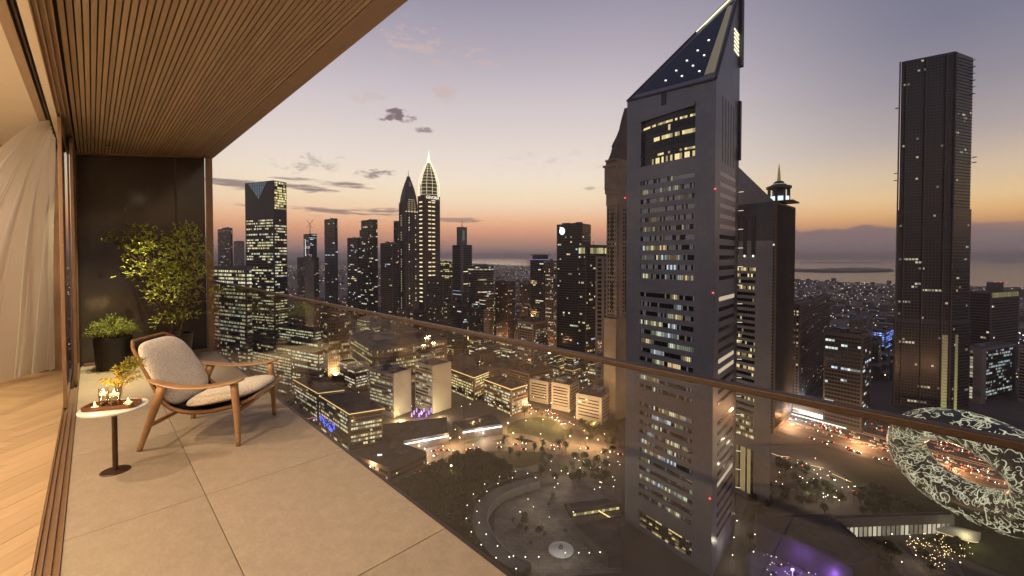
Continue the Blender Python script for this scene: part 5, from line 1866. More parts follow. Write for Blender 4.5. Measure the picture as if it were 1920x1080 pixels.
# ------------------------------------------------------------------ ground and sea
gm = mat('city_ground', (.12, .10, .083), .9, noise_=(.012, .45))
sea_m = mat('sea_water', (.015, .02, .028), .2, bump=(.02, .25, 3.0))
asphalt = mat('asphalt', (.11, .096, .084), .75, noise_=(.08, .3))
paving = mat('pale_paving', (.2, .17, .145), .8, noise_=(.1, .3))
def pave_joints(m, sx, sy):
    t = m.node_tree; b = t.nodes['Principled BSDF']
    src = b.inputs['Base Color'].links[0].from_socket
    tcn = t.nodes.new('ShaderNodeTexCoord')
    br = t.nodes.new('ShaderNodeTexBrick'); br.inputs['Scale'].default_value = 1
    br.inputs['Brick Width'].default_value = sx; br.inputs['Row Height'].default_value = sy; br.inputs['Mortar Size'].default_value = .16
    br.inputs['Color1'].default_value = (1, 1, 1, 1); br.inputs['Color2'].default_value = (.72, .7, .7, 1); br.inputs['Mortar'].default_value = (.5, .48, .46, 1)
    t.links.new(tcn.outputs['Object'], br.inputs[0])
    mx = t.nodes.new('ShaderNodeMix'); mx.data_type = 'RGBA'; mx.blend_type = 'MULTIPLY'; mx.inputs[0].default_value = 1
    t.links.new(src, mx.inputs[6]); t.links.new(br.outputs[0], mx.inputs[7]); t.links.new(mx.outputs[2], b.inputs['Base Color'])
pave_joints(paving, 5, 3.2)
lawn = mat('lawn', (.035, .045, .016), .9, noise_=(.15, .4))
concrete = mat('kerb_concrete', (.25, .23, .21), .8, noise_=(.2, .2))
paint = mat('road_paint', (.6, .58, .52), .7)
g0 = MB()
g0.quad((-45000, -1500, GZ), (45000, -1500, GZ), (45000, 42000, GZ), (-45000, 42000, GZ))
struct(g0.build('ground', gm))
pts = [gp(960, 497.5), gp(1110, 501), gp(1300, 512), gp(1480, 524), gp(1580, 529), gp(1680, 533), gp(1830, 537), gp(1925, 541)]
cst = [(p.x, p.y) for p in pts]
poly_ = cst + [(9000, cst[-1][1] - 900), (40000, 800), (44000, 41500), (-9000, 41500), (-2600, 16000)]
mb = MB()
mb.add([(x, y, GZ + .3) for x, y in poly_], [tuple(range(len(poly_)))])
struct(mb.build('sea', sea_m))
def in_sea(x, y):
    c = False
    n = len(poly_)
    for i in range(n):
        (x1, y1), (x2, y2) = poly_[i], poly_[(i + 1) % n]
        if (y1 > y) != (y2 > y) and x < (x2 - x1) * (y - y1) / (y2 - y1) + x1:
            c = not c
    return c
g = random.Random(3)
for (pa, pb, y, dy_, lab) in ((1488, 1676, 508, 5, 'long low island off the coast'), (1500, 1660, 493, 1.2, 'thin far island near the horizon'), (1850, 1930, 491, 1.6, 'far island right of the giant tower')):
    top, bot = [], []
    for k in range(25):
        px_ = pa + (pb - pa) * k / 24
        w_ = math.sin(math.pi * (k + .5) / 25) ** .4
        a, b = gp(px_, y + dy_ * w_ * .6), gp(px_, y - dy_ * w_ * .5)
        bot.append((a.x, a.y)); top.append((b.x, b.y))
    mb = MB()
    zs_ = [GZ + 6 + g.uniform(0, 26) * (dy_ > 3) for _ in range(50)]
    mb.prism(bot + top[::-1], GZ + .2, zs_)
    struct(mb.build('island', gm))
# ------------------------------------------------------------------ roads
def strip(pts, wd, z, m, name, closed=False, off=0.0, mk=True):
    """road surface along a world polyline"""
    P = cat_rom([Vector((p[0], p[1], 0)) for p in pts], 8) if not closed else [Vector((p[0], p[1], 0)) for p in pts]
    rows = []
    k = len(P)
    for i, p in enumerate(P):
        t = (P[(i + 1) % k] - P[i - 1]) if closed else (P[min(i + 1, k - 1)] - P[max(i - 1, 0)])
        t.normalize()
        n = Vector((t.y, -t.x, 0))
        rows.append([p + n * (off - wd / 2) + Vector((0, 0, z)), p + n * (off + wd / 2) + Vector((0, 0, z))])
    if closed:
        rows.append(rows[0])
    if not mk:
        return rows, P
    mb = MB(); mb.grid(rows)
    return struct(mb.build(name, m)), P
def gxy(l):
    return [(gp(a, b).x, gp(a, b).y) for a, b in l]
ZR_ = GZ + .35
hA, hB = gp(1900, 888), gp(1447, 767)
hd_ = (hB - hA).normalized(); hd_.z = 0
hn_ = Vector((hd_.y, -hd_.x, 0))                      # towards the right / far side
hs = hA - hd_ * 260
hw_pts = [hs + hd_ * (k * 220) for k in range(9)]
strip([(p.x, p.y) for p in hw_pts], 92, ZR_, asphalt, 'highway')
for off in (-30, -3, 3, 30):
    rows, _ = strip([(p.x, p.y) for p in hw_pts], 1.1, 0, concrete, 'x', off=off, mk=False)
    mb = MB()
    mb.grid([[Vector((r[0].x, r[0].y, GZ + 1.2)), Vector((r[1].x, r[1].y, GZ + 1.2))] for r in rows]); mb.grid([[Vector((r[0].x, r[0].y, GZ + .3)), Vector((r[0].x, r[0].y, GZ + 1.2))] for r in rows])
    mb.grid([[Vector((r[1].x, r[1].y, GZ + 1.2)), Vector((r[1].x, r[1].y, GZ + .3))] for r in rows])
    struct(mb.build('highway_barrier', concrete))
medm = mat('median_paving', (.34, .25, .16), .8, noise_=(.08, .3))
strip([(p.x, p.y) for p in hw_pts], 5.2, ZR_ + .03, medm, 'highway_median')
strip([(p.x, p.y) for p in hw_pts], 3.0, ZR_ + .02, medm, 'verge', off=-32)
strip([(p.x, p.y) for p in hw_pts], 3.0, ZR_ + .02, medm, 'verge', off=32)
mk_ = MB()
for off in [-42 + 4 * k for k in range(22)]:
    if abs(off) < 5 or abs(abs(off) - 30) < 2.5:
        continue
    for k in range(60):
        p = hs + hd_ * (k * 12 + 60) + hn_ * off
        mk_.box((p.x, p.y, ZR_ + .012), (.22, 4.5, .01), math.atan2(hd_.y, hd_.x) - math.pi / 2)
o = mk_.build('lane_markings', paint); tag(o, 'dashed white lane markings on the wide highway', 'road marking', kind='stuff')
BLVD = gxy([(672, 915), (740, 893), (800, 872), (850, 848), (905, 838), (980, 838), (1050, 842), (1110, 850), (1170, 858)])
BLV2 = gxy([(780, 868), (850, 832), (905, 812), (960, 800), (1020, 795), (1075, 803), (1110, 820), (1120, 845)])
BLV3 = gxy([(1075, 803), (1040, 780), (990, 762), (930, 738), (870, 720), (800, 700)])
BLV4 = gxy([(1447, 858), (1530, 880), (1600, 918), (1660, 955), (1720, 1000), (1765, 1070)])
BLV5 = [((hs + hd_ * k * 90 - hn_ * 64).x, (hs + hd_ * k * 90 - hn_ * 64).y) for k in range(2, 10)]
BLV6 = gxy([(1392, 1085), (1396, 1020), (1412, 950), (1460, 915), (1530, 905)])
BLV7 = gxy([(1548, 992), (1620, 1000), (1672, 1030), (1720, 1085)])
for pts, w_, nm in ((BLV6, 9, 'road'), (BLV7, 10, 'road'), (BLVD, 22, 'boulevard'), (BLV2, 16, 'boulevard'), (BLV3, 22, 'boulevard'), (BLV4, 16, 'road'), (BLV5, 14, 'road')):
    strip(pts, w_ + 6, GZ + .31 + .004 * len(nm), paving, 'pavement')
    strip(pts, w_, ZR_ + .05 + .004 * w_ / 4 + (.02 if nm == 'road' else 0) + .006 * (pts is BLV3), asphalt, nm)
def disc(px_, py_, r_, m, name, z):
    c_ = gp(px_, py_)
    mb = MB(); mb.add([(c_.x + r_ * math.cos(k * math.pi / 24), c_.y + r_ * math.sin(k * math.pi / 24), z) for k in range(48)], [tuple(range(48))])
    return struct(mb.build(name, m)), c_
def ringroad(px_, py_, r_, w_, z):
    c_ = gp(px_, py_)
    return strip([(c_.x + r_ * math.cos(k * math.pi / 24), c_.y + r_ * math.sin(k * math.pi / 24)) for k in range(48)], w_, z, asphalt, 'roundabout', True)
disc(962, 848, 34, lawn, 'lawn', GZ + .42); ringroad(962, 848, 40, 12, ZR_ + .09)
disc(1012, 806, 38, lawn, 'lawn', GZ + .42); ringroad(1012, 806, 45, 13, ZR_ + .1)
disc(872, 828, 18, lawn, 'lawn', GZ + .40)
# curved ramp below the balcony
RO = gxy([(1000, 905), (958, 917), (919, 935), (892, 962), (884, 992), (892, 1022), (910, 1048), (935, 1072), (975, 1095)])
strip(RO, 11, GZ + 6.0, asphalt, 'ramp', off=-6)
strip(RO, 9, GZ + 6.02, paving, 'ramp', off=9)
rows, RP = strip(RO, .5, 0, concrete, 'x', off=-11.9, mk=False)
def wallstrip(off, z0, z1, m, name='ramp_wall'):
    rows, _ = strip(RO, .5, 0, concrete, 'x', off=off, mk=False)
    mb = MB()
    mb.grid([[Vector((r[0].x, r[0].y, z0)), Vector((r[0].x, r[0].y, z1)), Vector((r[1].x, r[1].y, z1)), Vector((r[1].x, r[1].y, z0))] for r in rows])
    return struct(mb.build(name, m))
wallstrip(-11.8, GZ, GZ + 7.1, concrete); wallstrip(-.2, GZ, GZ + 6.8, lawn, 'ramp_hedge'); wallstrip(14, GZ, GZ + 7.0, concrete)
struct(MB().add([(x, y, GZ + .5) for x, y in gxy([(945, 935), (1010, 915), (1090, 905), (1165, 915), (1165, 1075), (1000, 1085), (955, 1060), (925, 1010), (928, 965)])], [tuple(range(9))]).build('plaza', paving))
# ------------------------------------------------------------------ low buildings
def low(name, label, pts, h, wall='mid', win=None, edge=None, cat='building', roof='roof', edge_r=.42, kit=7, inset=True, z0=GZ):
    P = [gp(a, b, h) for a, b in pts]
    xy = [(p.x, p.y) for p in P]
    org = Vector((sum(p[0] for p in xy) / len(xy), sum(p[1] for p in xy) / len(xy), z0))
    e = empty(name, org, 0, label, cat)
    MB().prism(xy, z0, GZ + h, 0, 1).build('wall', [C[wall], C[roof]], e, org=org)
    mw, mf = MB(), MB()
    ar = sum(xy[i][0] * xy[(i + 1) % len(xy)][1] - xy[(i + 1) % len(xy)][0] * xy[i][1] for i in range(len(xy)))
    Q = xy if ar > 0 else xy[::-1]
    for i in range(len(Q)):
        a, b = Q[i], Q[(i + 1) % len(Q)]
        nx, ny = (b[1] - a[1]), -(b[0] - a[0])
        if nx * -(a[0] + b[0]) + ny * -(a[1] + b[1]) > 0:
            if win:
                facade(mw, mf, a, b, z0 + .8, GZ + h - 1.6, **win)
            if edge:
                nn = Vector((nx, ny)).normalized() * .25
                mE = MB(); mE.sweep([Vector((a[0] + nn.x, a[1] + nn.y, GZ + h - .4)), Vector((b[0] + nn.x, b[1] + nn.y, GZ + h - .4))], edge_r, 4, col=edge)
                mE.build('edge_light', GLOW, e, org=org)
    if mw.v:
        stuff(mw.build('windows', WIN, e, org=org))
    if mf.v:
        stuff(mf.build('facade_ribs', C['char'], e, org=org))
    mk = MB()
    ctr = Vector((org.x, org.y))
    for i in range(len(Q)):
        a, b = Vector(Q[i]), Vector(Q[(i + 1) % len(Q)])
        m_ = (a + b) / 2; d = b - a
        inn = Vector((-d.y, d.x)).normalized() * .5
        mk.box((m_.x + inn.x, m_.y + inn.y, GZ + h + .5), (d.length - 1.1, .6, 1.0 - .01 * i), math.atan2(d.y, d.x))
    for k in range(kit):
        s, t = rc.uniform(.25, .75), rc.uniform(.25, .75)
        p = Vector(Q[0]).lerp(Vector(Q[1]), s).lerp(Vector(Q[3 % len(Q)]).lerp(Vector(Q[2]), s), t)
        hk = rc.uniform(.8, 2.6)
        mk.box((p.x, p.y, GZ + h + hk / 2), (rc.uniform(1.5, 6), rc.uniform(1.5, 5), hk), R(rc.choice((-42, 48))))
    mk.build('parapet', C[wall], e, org=org)
    return e
wr = O(fl=4.0, cw=2.4, fw=.8, fh=.55, lit=.45, tone='y', s=1.1)
gold = (1.6, 1.05, .38)
low('office_block', 'square office block with gold lit roof edge nearest the lounge chair', [(600, 742), (661, 735), (718, 766), (655, 776)], 40, 'brown', O(wr, lit=.6, tone='y'), gold)
low('office_block', 'square office block with gold lit roof edge behind the nearest one', [(550, 711), (600, 706), (646, 731), (596, 737)], 40, 'brown', O(wr, lit=.65, tone='y'), gold)
low('pavilion', 'low dark flat pavilion with a pink lit edge below the balcony', [(505, 744), (560, 740), (612, 777), (560, 788)], 10, 'char', O(wr, lit=.3, tone='c'), (.9, .2, .5))
low('mall_block', 'low dark mall block with a bright sign near the balcony edge', [(655, 850), (735, 826), (800, 848), (730, 880)], 12, 'brown', O(wr, lit=.2, tone='r'))
low('canopy_building', 'long low roof with a brilliant white light bar, left of two', [(690, 800), (838, 783), (842, 813), (757, 829)], 11, 'char', None, None, kit=4)
low('canopy_building', 'long low roof with a brilliant white light bar, right of two', [(848, 792), (925, 776), (942, 796), (868, 808)], 11, 'char', None, None, kit=4)
for (a, b) in (((757, 830.5), (840, 815)), ((868, 808.5), (941, 797))):
    p, q = gp(*a, 11), gp(*b, 11)
    mw = MB(); mw.sweep([p + Vector((0, -1.2, -1)), q + Vector((0, -1.2, -1))], .75, 6, col=(2.2, 2.4, 2.8))
    o = mw.build('light_bar', GLOW, None, org=(p + q) / 2)
    tag(o, 'brilliant white light bar along the %s low roof' % ('left' if a[0] < 800 else 'right'), 'light bar')
    point('light', (0, -3, -2), 9000, (.75, .85, 1), 3, o)
T('hotel_block', 'hotel block with a lit colonnade crown behind the chair reflection', 614, 600, 668, 604, 700, 'sand', -40, O(fl=5, cw=2.6, fw=.5, fh=.7, lit=.5, tone='g', s=.8), kit=2)
T('hotel_block', 'long low hotel wing with rows of gold lights', 700, 655, 838, 655, 610, 'sand', -35, O(fl=5, cw=2.6, fw=.5, fh=.6, lit=.65, tone='g', s=.9), kit=5)
T('white_slab', 'white slab building with a lit windowed side, left of the purple forecourt', 738, 692, 771, 702, 528, 'white', -55, O(fl=4.4, cw=3, lit=.55, tone='o', s=.7), O(rows=lambda q: False), kit=1)
T('white_slab', 'white slab building with a tall dark window shaft, right of the purple forecourt', 811, 778, 846, 688, 540, 'white', -48, O(fl=4.4, cw=4, lit=.5, tone='w', s=.7), O(rows=lambda q: False), kit=1)
mw = MB()
for k in range(9):
    p = gp(772 + 4.6 * k, 784)
    mw.box((p.x, p.y, GZ + 4 + (k % 3) * 3), (1.6, .6, 5), col=(.6, .25, 1.3))
o = mw.build('purple_feature', GLOW, None, org=gp(790, 784)); tag(o, 'row of purple lit columns between the two white slab buildings', 'light columns')
point('light', (0, -2, 6), 5000, (.5, .25, 1), 1, o)
for (a_, b_) in ((752, 787), (828, 782)):
    fl_ = gp(a_, b_)
    fo2 = MB().box((0, 0, .5), (1.2, 1.0, .8), col=(2, 1.5, .6)).build('floodlight', GLOW, None, loc=(fl_.x, fl_.y - 5, GZ))
    tag(fo2, 'warm floodlight at the foot of the %s white slab' % ('left' if a_ < 800 else 'right'), 'floodlight')
    point('light', (0, 0, 3), 42000, (1, .74, .34), 1, fo2)
low('office_block', 'lit office block with gold roof edge right of the white slabs', [(843, 691), (874, 682), (917, 697), (889, 708)], 34, 'brown', O(wr, lit=.6, tone='g'), gold)
low('office_block', 'glass office block glowing green and gold in mid distance', [(907, 711), (937, 704), (989, 721), (959, 730)], 34, 'brown', O(wr, lit=.85, tone='o', s=1.1), gold)
low('office_block', 'dark flat roofed block behind the glowing glass one', [(952, 691), (996, 680), (1037, 691), (992, 702)], 30, 'brown', O(wr, lit=.2, tone='w'))
ter = O(fl=4, cw=26, fw=.88, fh=.34, lit=.03, tone='r', s=.3)
T('white_terrace', 'white terraced apartment block with dark window lines, left of three', 1028, 993, 1040, 718, 575, 'white', -56, ter, kit=2)
T('white_terrace', 'white terraced apartment block with dark window lines, middle of three', 1068, 1034, 1086, 724, 545, 'white', -56, ter, kit=2)
T('white_terrace', 'white terraced apartment block with dark window lines, right of three', 1128, 1080, 1170, 748, 505, 'white', -56, ter, kit=3)
# right-hand foreground
low('hotel_podium', 'dark sloping roofed hotel podium below the shorter twin', [(1418, 968), (1557, 965), (1607, 1008), (1647, 1047), (1600, 1065), (1500, 1018), (1418, 985)], 20, 'char', None, kit=0)
ter_ = low('roof_terrace', 'roof terrace flooded with purple light in the lower right', [(1400, 1040), (1452, 1012), (1500, 1018), (1600, 1064), (1606, 1100), (1400, 1100)], 4, 'mid', None, kit=0, roof='grey')
mw = MB()
for k in range(70):
    q_ = gp(rc.uniform(1430, 1590), rc.uniform(1030, 1078), 5.2) - ter_.location
    kk = rc.choice((.4, 1.0, 2.0))
    mw.box(q_, (.45, .45, .45), col=rc.choice(((kk, .8 * kk, .5 * kk), (.7 * kk, .4 * kk, 1.4 * kk), (.8 * kk, .85 * kk, kk))))
stuff(mw.build('table_lights', GLOW, ter_))
mf = MB()
for k in range(26):
    q_ = gp(rc.uniform(1440, 1585), rc.uniform(1035, 1078), 4) - ter_.location
    mf.box(q_ + Vector((0, 0, .45)), (1.6, 1.6, .9), rc.uniform(0, 1.5)); mf.box(q_ + Vector((1.8, .4, .4)), (.8, 2.4, .8), .4)
stuff(mf.build('terrace_seating', C['char'], ter_))
tp = gp(1490, 1045, 4) - ter_.location
for (dx_, dy_, pw_l) in ((-4, -6, 7000), (14, -12, 7000), (-12, -16, 5000), (28, -24, 5000), (4, -26, 5000)):
    mw = MB(); mw.lathe([(0, 0), (.2, 0), (.2, 3), (.8, 3.2), (.8, 4.2), (0, 4.4)], 8, tp + Vector((dx_, dy_, 0)), col=(1.5, .8, 3)); lo = mw.build('purple_lamp', GLOW, ter_)
    point('light', tp + Vector((dx_, dy_, 5.2)), pw_l, (.42, .18, 1), .6, ter_)
low('footbridge', 'long enclosed footbridge with a row of lit windows', [(1560, 968), (1780, 961), (1790, 968), (1566, 977)], 16, 'mid', O(fl=10, cw=3.4, fw=.7, fh=.5, lit=.9, tone='w', s=.6, persist=.7, rowvar=(.9,)), kit=0, cat='bridge')
# metro viaduct and station along the highway
vo = 58
va = hs + hd_ * 120 + hn_ * vo
vr = empty('metro_viaduct', (va.x, va.y, GZ), 0, 'raised metro viaduct running along the far side of the highway', 'viaduct')
mb = MB()
vb = va + hd_ * 900
mid = (va + vb) / 2
mb.box((mid.x - va.x, mid.y - va.y, 12), (900, 9, 1.8), math.atan2(hd_.y, hd_.x)); mb.build('deck', C['grey'], vr)
pm_ = MB(); pm_.lathe([(1.4, 0), (1.4, 10.6), (3, 11.1)], 8); pm_ = pm_.mesh('pier', C['grey'])
for k in range(24):
    q = hd_ * (20 + 36 * k)
    link('pier', pm_, vr, (q.x, q.y, 0))
sA = gp(1505, 757, 14)
stn = empty('metro_station', (sA.x, sA.y, GZ), math.atan2(hd_.y, hd_.x), 'brightly lit curved metro station beside the highway', 'station')
mb = MB()
rows = []
for i in range(13):
    x = -45 + 90 * i / 12
    w_ = 13 * (1 - (abs(x) / 52) ** 2.4)
    rows.append([Vector((x, w_ * math.cos(a * math.pi / 10), 5 + w_ * .95 * math.sin(a * math.pi / 10))) for a in range(11)])
mb.grid(rows); mb.build('shell_roof', mat('station_shell', (.3, .27, .22), .35, .3), stn, smooth=True)
mw = MB()
for sgn in (-1, 1):
    mw.box((0, sgn * 12, 7), (84, .6, 5), col=(1.6, 1.75, 1.8))
    mw.box((0, sgn * 16, 2.5), (100, .6, 1.2), col=(1.5, 1.5, 1.4))
mw.build('lit_glazing', GLOW, stn)
point('light', (0, 30, 12), 26000, (.9, .95, 1), 4, stn)
point('light', (0, -22, 12), 26000, (.9, .95, 1), 4, stn)
# leaf-shaped canopy lower right
lc = gp(1790, 1015)
lv = empty('leaf_canopy', (lc.x, lc.y, GZ), R(-20), 'glowing leaf shaped canopy on the dark slope lower right', 'canopy')
rows = []
for i in range(17):
    s = i / 16
    w_ = 7.5 * math.sin(math.pi * s ** 1.4) ** .8
    rows.append([Vector((-16 + 30 * s, (j / 6 - .5) * 2 * w_, 7.5 - 4.5 * (abs(j / 6 - .5) * 2) ** 2 * (.3 + s) + 2.5 * math.sin(2.2 * s))) for j in range(7)])
mb = MB(); mb.grid(rows); mb.grid([[p - Vector((0, 0, .5)) for p in r][::-1] for r in rows])
mb.build('canopy_shell', mat('canopy_shell', (.5, .48, .4), .5), lv, smooth=True)
mw = MB(); mw.sweep([r[0] for r in rows], .18, 4, col=(.9, .8, .35)); mw.sweep([r[-1] for r in rows], .18, 4, col=(.9, .8, .35)); mw.build('rim_light', GLOW, lv)
for (x, y) in ((8, -3), (10, 3), (-2, 0)):
    MB().sweep([(x, y, -.5), (x, y, 5)], .25, 6).build('post', C['steel'], lv)
point('light', (4, -8, 12), 2500, (1, .9, .5), 1.5, lv)
# ------------------------------------------------------------------ ring-shaped museum
RC = Vector((350, 323, GZ + 41.5))
ra_ = Vector((.16, -.987, 0)).normalized()
rn_ = Vector((.987, .16, 0)).normalized()
RA, RBv, RR, RW = 44.0, 27.0, 13.5, 17.5
mus = empty('ring_museum', (RC.x, RC.y, GZ), 0, 'huge oval ring building covered in glowing script at the right', 'museum')
def tor(th, ph, o=0.0):
    ct, st_ = math.cos(th), math.sin(th)
    c_ = ra_ * (RA * ct) + Vector((0, 0, RBv * st_))
    rd = (ra_ * (ct / RA) + Vector((0, 0, st_ / RBv))).normalized()
    grow = 1 + .16 * ct
    p = c_ + rd * ((RR * grow + o) * math.cos(ph)) + rn_ * ((RW * grow + o) * math.sin(ph))
    return p + Vector((0, 0, 41.5))
mb = MB()
mb.grid([[tor(2 * math.pi * i / 96, 2 * math.pi * j / 32) for j in range(32)] for i in range(97)], closed=True)
mus_m = mat('museum_steel', (.11, .107, .092), .34, .55)
mb.build('ring_shell', mus_m, mus, smooth=True)
sg = random.Random(88)
mw = MB()
def stroke(th, ph, ang, kind, size):
    """one pen stroke laid on the ring"""
    P = []
    n = 14
    for i in range(n + 1):
        t = i / n
        if kind == 0:      # hook
            x, y = (t - .5) * 1.8, .55 * math.sin(t * 2.6) ** 2 - .9 * max(0, t - .72) * 2
        elif kind == 1:    # bowl
            a = math.pi * (1.05 + .95 * t); x, y = math.cos(a), .75 * math.sin(a) + .3
        elif kind == 2:    # loop
            a = -math.pi * .4 + 2 * math.pi * .86 * t; r = .55 + .25 * t; x, y = r * math.cos(a), r * math.sin(a)
        elif kind == 3:    # long tall stroke
            x, y = .12 * math.sin(3 * t), (t - .5) * 2.4
        elif kind == 4:    # wave
            x, y = (t - .5) * 2.4, .3 * math.sin(t * 9.4)
        else:              # swash
            a = 2.4 * t; x, y = 1.3 * t - .6, math.sin(a) * .9 - .5
        ca, sa = math.cos(ang), math.sin(ang)
        X, Y_ = (x * ca - y * sa) * size, (x * sa + y * ca) * size
        P.append((th + X / 40.0, ph + Y_ / 14.0))
    L_, R_ = [], []
    for i, (a, b) in enumerate(P):
        a2, b2 = P[min(i + 1, n)]; a1, b1 = P[max(i - 1, 0)]
        tx, ty = (a2 - a1) * 40, (b2 - b1) * 14
        l = math.hypot(tx, ty) or 1
        nx, ny = -ty / l, tx / l
        wd = size * .043 * (.45 + 1.0 * math.sin(math.pi * min(1, i / n + .08)) ** .7) + .1
        L_.append(tor(a + nx * wd / 40, b + ny * wd / 14, .16)); R_.append(tor(a - nx * wd / 40, b - ny * wd / 14, .16))
    kb = sg.uniform(.7, 1.15)
    mw.grid([L_, R_], col=(.58 * kb, .57 * kb, .38 * kb))
for i in range(2000):
    th, ph = sg.uniform(0, 2 * math.pi), sg.uniform(0, 2 * math.pi)
    stroke(th, ph, sg.gauss(0, .7) + (math.pi if sg.random() < .3 else 0), sg.choice((0, 1, 1, 2, 2, 3, 4, 5, 5)), sg.choice((1.3, 1.8, 2.4, 3.2, 4.4)))
GL2 = glow_mat('script_glass', (.2, .2, .16), .4)
stuff(mw.build('script_glazing', GL2, mus))
mound = MB()
rows = []
for i in range(7):
    r_ = 1 - i / 6
    rows.append([(RC.x + ra_.x * 85 * r_ * math.cos(a * math.pi / 16) + rn_.x * 60 * r_ * math.sin(a * math.pi / 16), RC.y + ra_.y * 85 * r_ * math.cos(a * math.pi / 16) + rn_.y * 60 * r_ * math.sin(a * math.pi / 16), GZ + .45 + 7 * (1 - r_ ** 2)) for a in range(32)])
mound.grid(rows, closed=True)
mo = mound.build('mound', lawn, smooth=True); struct(mo)
# ------------------------------------------------------------------ trees
leaf_dark = mat('tree_leaves', (.045, .055, .02), .7, noise_=(.6, .5))
palm_leaf = mat('palm_leaves', (.05, .06, .025), .7, noise_=(.6, .4))
trunk_m = mat('tree_trunk', (.09, .065, .045), .9)
g = random.Random(21)
def crown_mesh(seed, rx, rz, zc, n=300):
    g = random.Random(seed)
    mb = MB()
    lob = [(Vector((g.uniform(-.5, .5) * rx, g.uniform(-.5, .5) * rx, zc + g.uniform(-.35, .5) * rz)), g.uniform(.42, .7)) for _ in range(8)]
    for k in range(n):
        c_, s = g.choice(lob)
        d = Vector((g.gauss(0, 1), g.gauss(0, 1), g.gauss(0, 1))).normalized()
        p = c_ + Vector((d.x * rx, d.y * rx, d.z * rz)) * s * g.uniform(.6, 1.02)
        leafq(mb, p, (d + rv(g, .9)).normalized(), (d + rv(g, .6)).normalized(), g.uniform(.9, 1.7), g.uniform(.4, .7))
    return mb.mesh('crown', leaf_dark)
def trunk_mesh(h, r):
    mb = MB()
    mb.sweep([(0, 0, -.3), (.1, 0, h * .5), (0, .1, h)], [r, r * .75, r * .45], 6)
    for k in range(4):
        a = k * 1.6
        mb.sweep([(0, 0, h * .65), (math.cos(a) * h * .22, math.sin(a) * h * .22, h * 1.05)], [r * .45, r * .15], 5)
    return mb.mesh('trunk', trunk_m)
CM = [crown_mesh(k, 3.6, 3.2, 6.2) for k in range(4)]
TM = [trunk_mesh(5.2, .32)]
pf = MB()
for k in range(18):
    a = k * 2.4
    el = .9 - .09 * k
    P = []
    for i in range(6):
        t = i / 5
        r_ = 3.6 * t
        P.append(Vector((math.cos(a) * r_ * math.cos(el * .6), math.sin(a) * r_ * math.cos(el * .6), 9 + r_ * math.sin(el) - 1.9 * t * t)))
    sd = Vector((-math.sin(a), math.cos(a), 0))
    for i in range(5):
        w0, w1 = .75 * math.sin(math.pi * (i + .3) / 5.6), .75 * math.sin(math.pi * (i + 1.3) / 5.6)
        for s in (-1, 1):
            pf.add([P[i], P[i + 1], P[i + 1] + sd * w1 * s - Vector((0, 0, .25)), P[i] + sd * w0 * s - Vector((0, 0, .25))], [(0, 1, 2, 3)])
PALM = pf.mesh('crown', palm_leaf)
PT = MB(); PT.sweep([(0, 0, -.3), (.15, 0, 4.5), (0, 0, 9.1)], [.3, .22, .2], 6); PT = PT.mesh('trunk', trunk_m)
def plant(x, y, z, palm=False, s=1.0, label='', group='', name='tree'):
    e = empty(name, (x, y, z), g.uniform(0, 6.28), label, 'tree', group)
    e.scale = (s, s, s * g.uniform(.85, 1.15))
    link('trunk', PT if palm else TM[0], e)
    link('crown', PALM if palm else g.choice(CM), e)
def pip(pt, poly):
    x, y = pt
    c = False
    for i in range(len(poly)):
        (x1, y1), (x2, y2) = poly[i], poly[(i + 1) % len(poly)]
        if (y1 > y) != (y2 > y) and x < (x2 - x1) * (y - y1) / (y2 - y1) + x1:
            c = not c
    return c
GROVE = gxy([(742, 930), (800, 893), (850, 872), (900, 868), (948, 880), (958, 905), (918, 922), (884, 948), (872, 990), (880, 1030), (900, 1062), (850, 1045), (800, 985)])
struct(MB().add([(x, y, GZ + .36) for x, y in GROVE], [tuple(range(len(GROVE)))]).build('lawn', lawn))
xs, ys = [p[0] for p in GROVE], [p[1] for p in GROVE]
n = 0
pts_ = []
for k in range(6000):
    x, y = g.uniform(min(xs), max(xs)), g.uniform(min(ys), max(ys))
    if pip((x, y), GROVE) and all((x - a) ** 2 + (y - b) ** 2 > 4.6 ** 2 for a, b in pts_):
        pts_.append((x, y))
        if len(pts_) >= 175:
            break
for (x, y) in pts_:
    plant(x, y, GZ + .3, False, g.uniform(.85, 1.35), 'dark leafy tree in the dense grove below the balcony edge', 'trees of the dense grove')
def scatter(n, poly, label, group, palm=.5, s=(.7, 1.1), name='tree'):
    PX = gxy(poly)
    xs, ys = [p[0] for p in PX], [p[1] for p in PX]
    k = 0
    for _ in range(4000):
        x, y = g.uniform(min(xs), max(xs)), g.uniform(min(ys), max(ys))
        if pip((x, y), PX):
            pm2 = g.random() < palm
            plant(x, y, GZ + .4, pm2, g.uniform(*s), label, group, 'palm_tree' if pm2 else name)
            k += 1
            if k >= n:
                return
scatter(34, [(1000, 870), (1165, 858), (1165, 905), (1080, 915), (1010, 895)], 'small tree or palm among the plaza lamps beside the tallest skyscraper', 'plaza trees', .5)
scatter(18, [(925, 825), (1000, 815), (1080, 830), (1060, 862), (960, 868)], 'palm on the lamplit roundabout lawns', 'roundabout palms', 1.0)
scatter(26, [(1452, 872), (1520, 885), (1600, 940), (1560, 955), (1460, 920)], 'small tree on the gardens below the shorter twin', 'garden trees', .4)
scatter(22, [(1690, 980), (1810, 985), (1830, 1040), (1740, 1075), (1700, 1020)], 'small tree wrapped in fairy lights near the leaf canopy', 'fairy light trees', .3, (.5, .8))
scatter(40, [(860, 716), (930, 742), (1010, 775), (1060, 800), (1000, 790), (860, 740)], 'street tree along the busy lit boulevard in mid distance', 'boulevard trees', .4)
scatter(24, [(1085, 800), (1165, 800), (1165, 850), (1120, 850)], 'dark tree in the park left of the tallest skyscraper', 'park trees', .2)
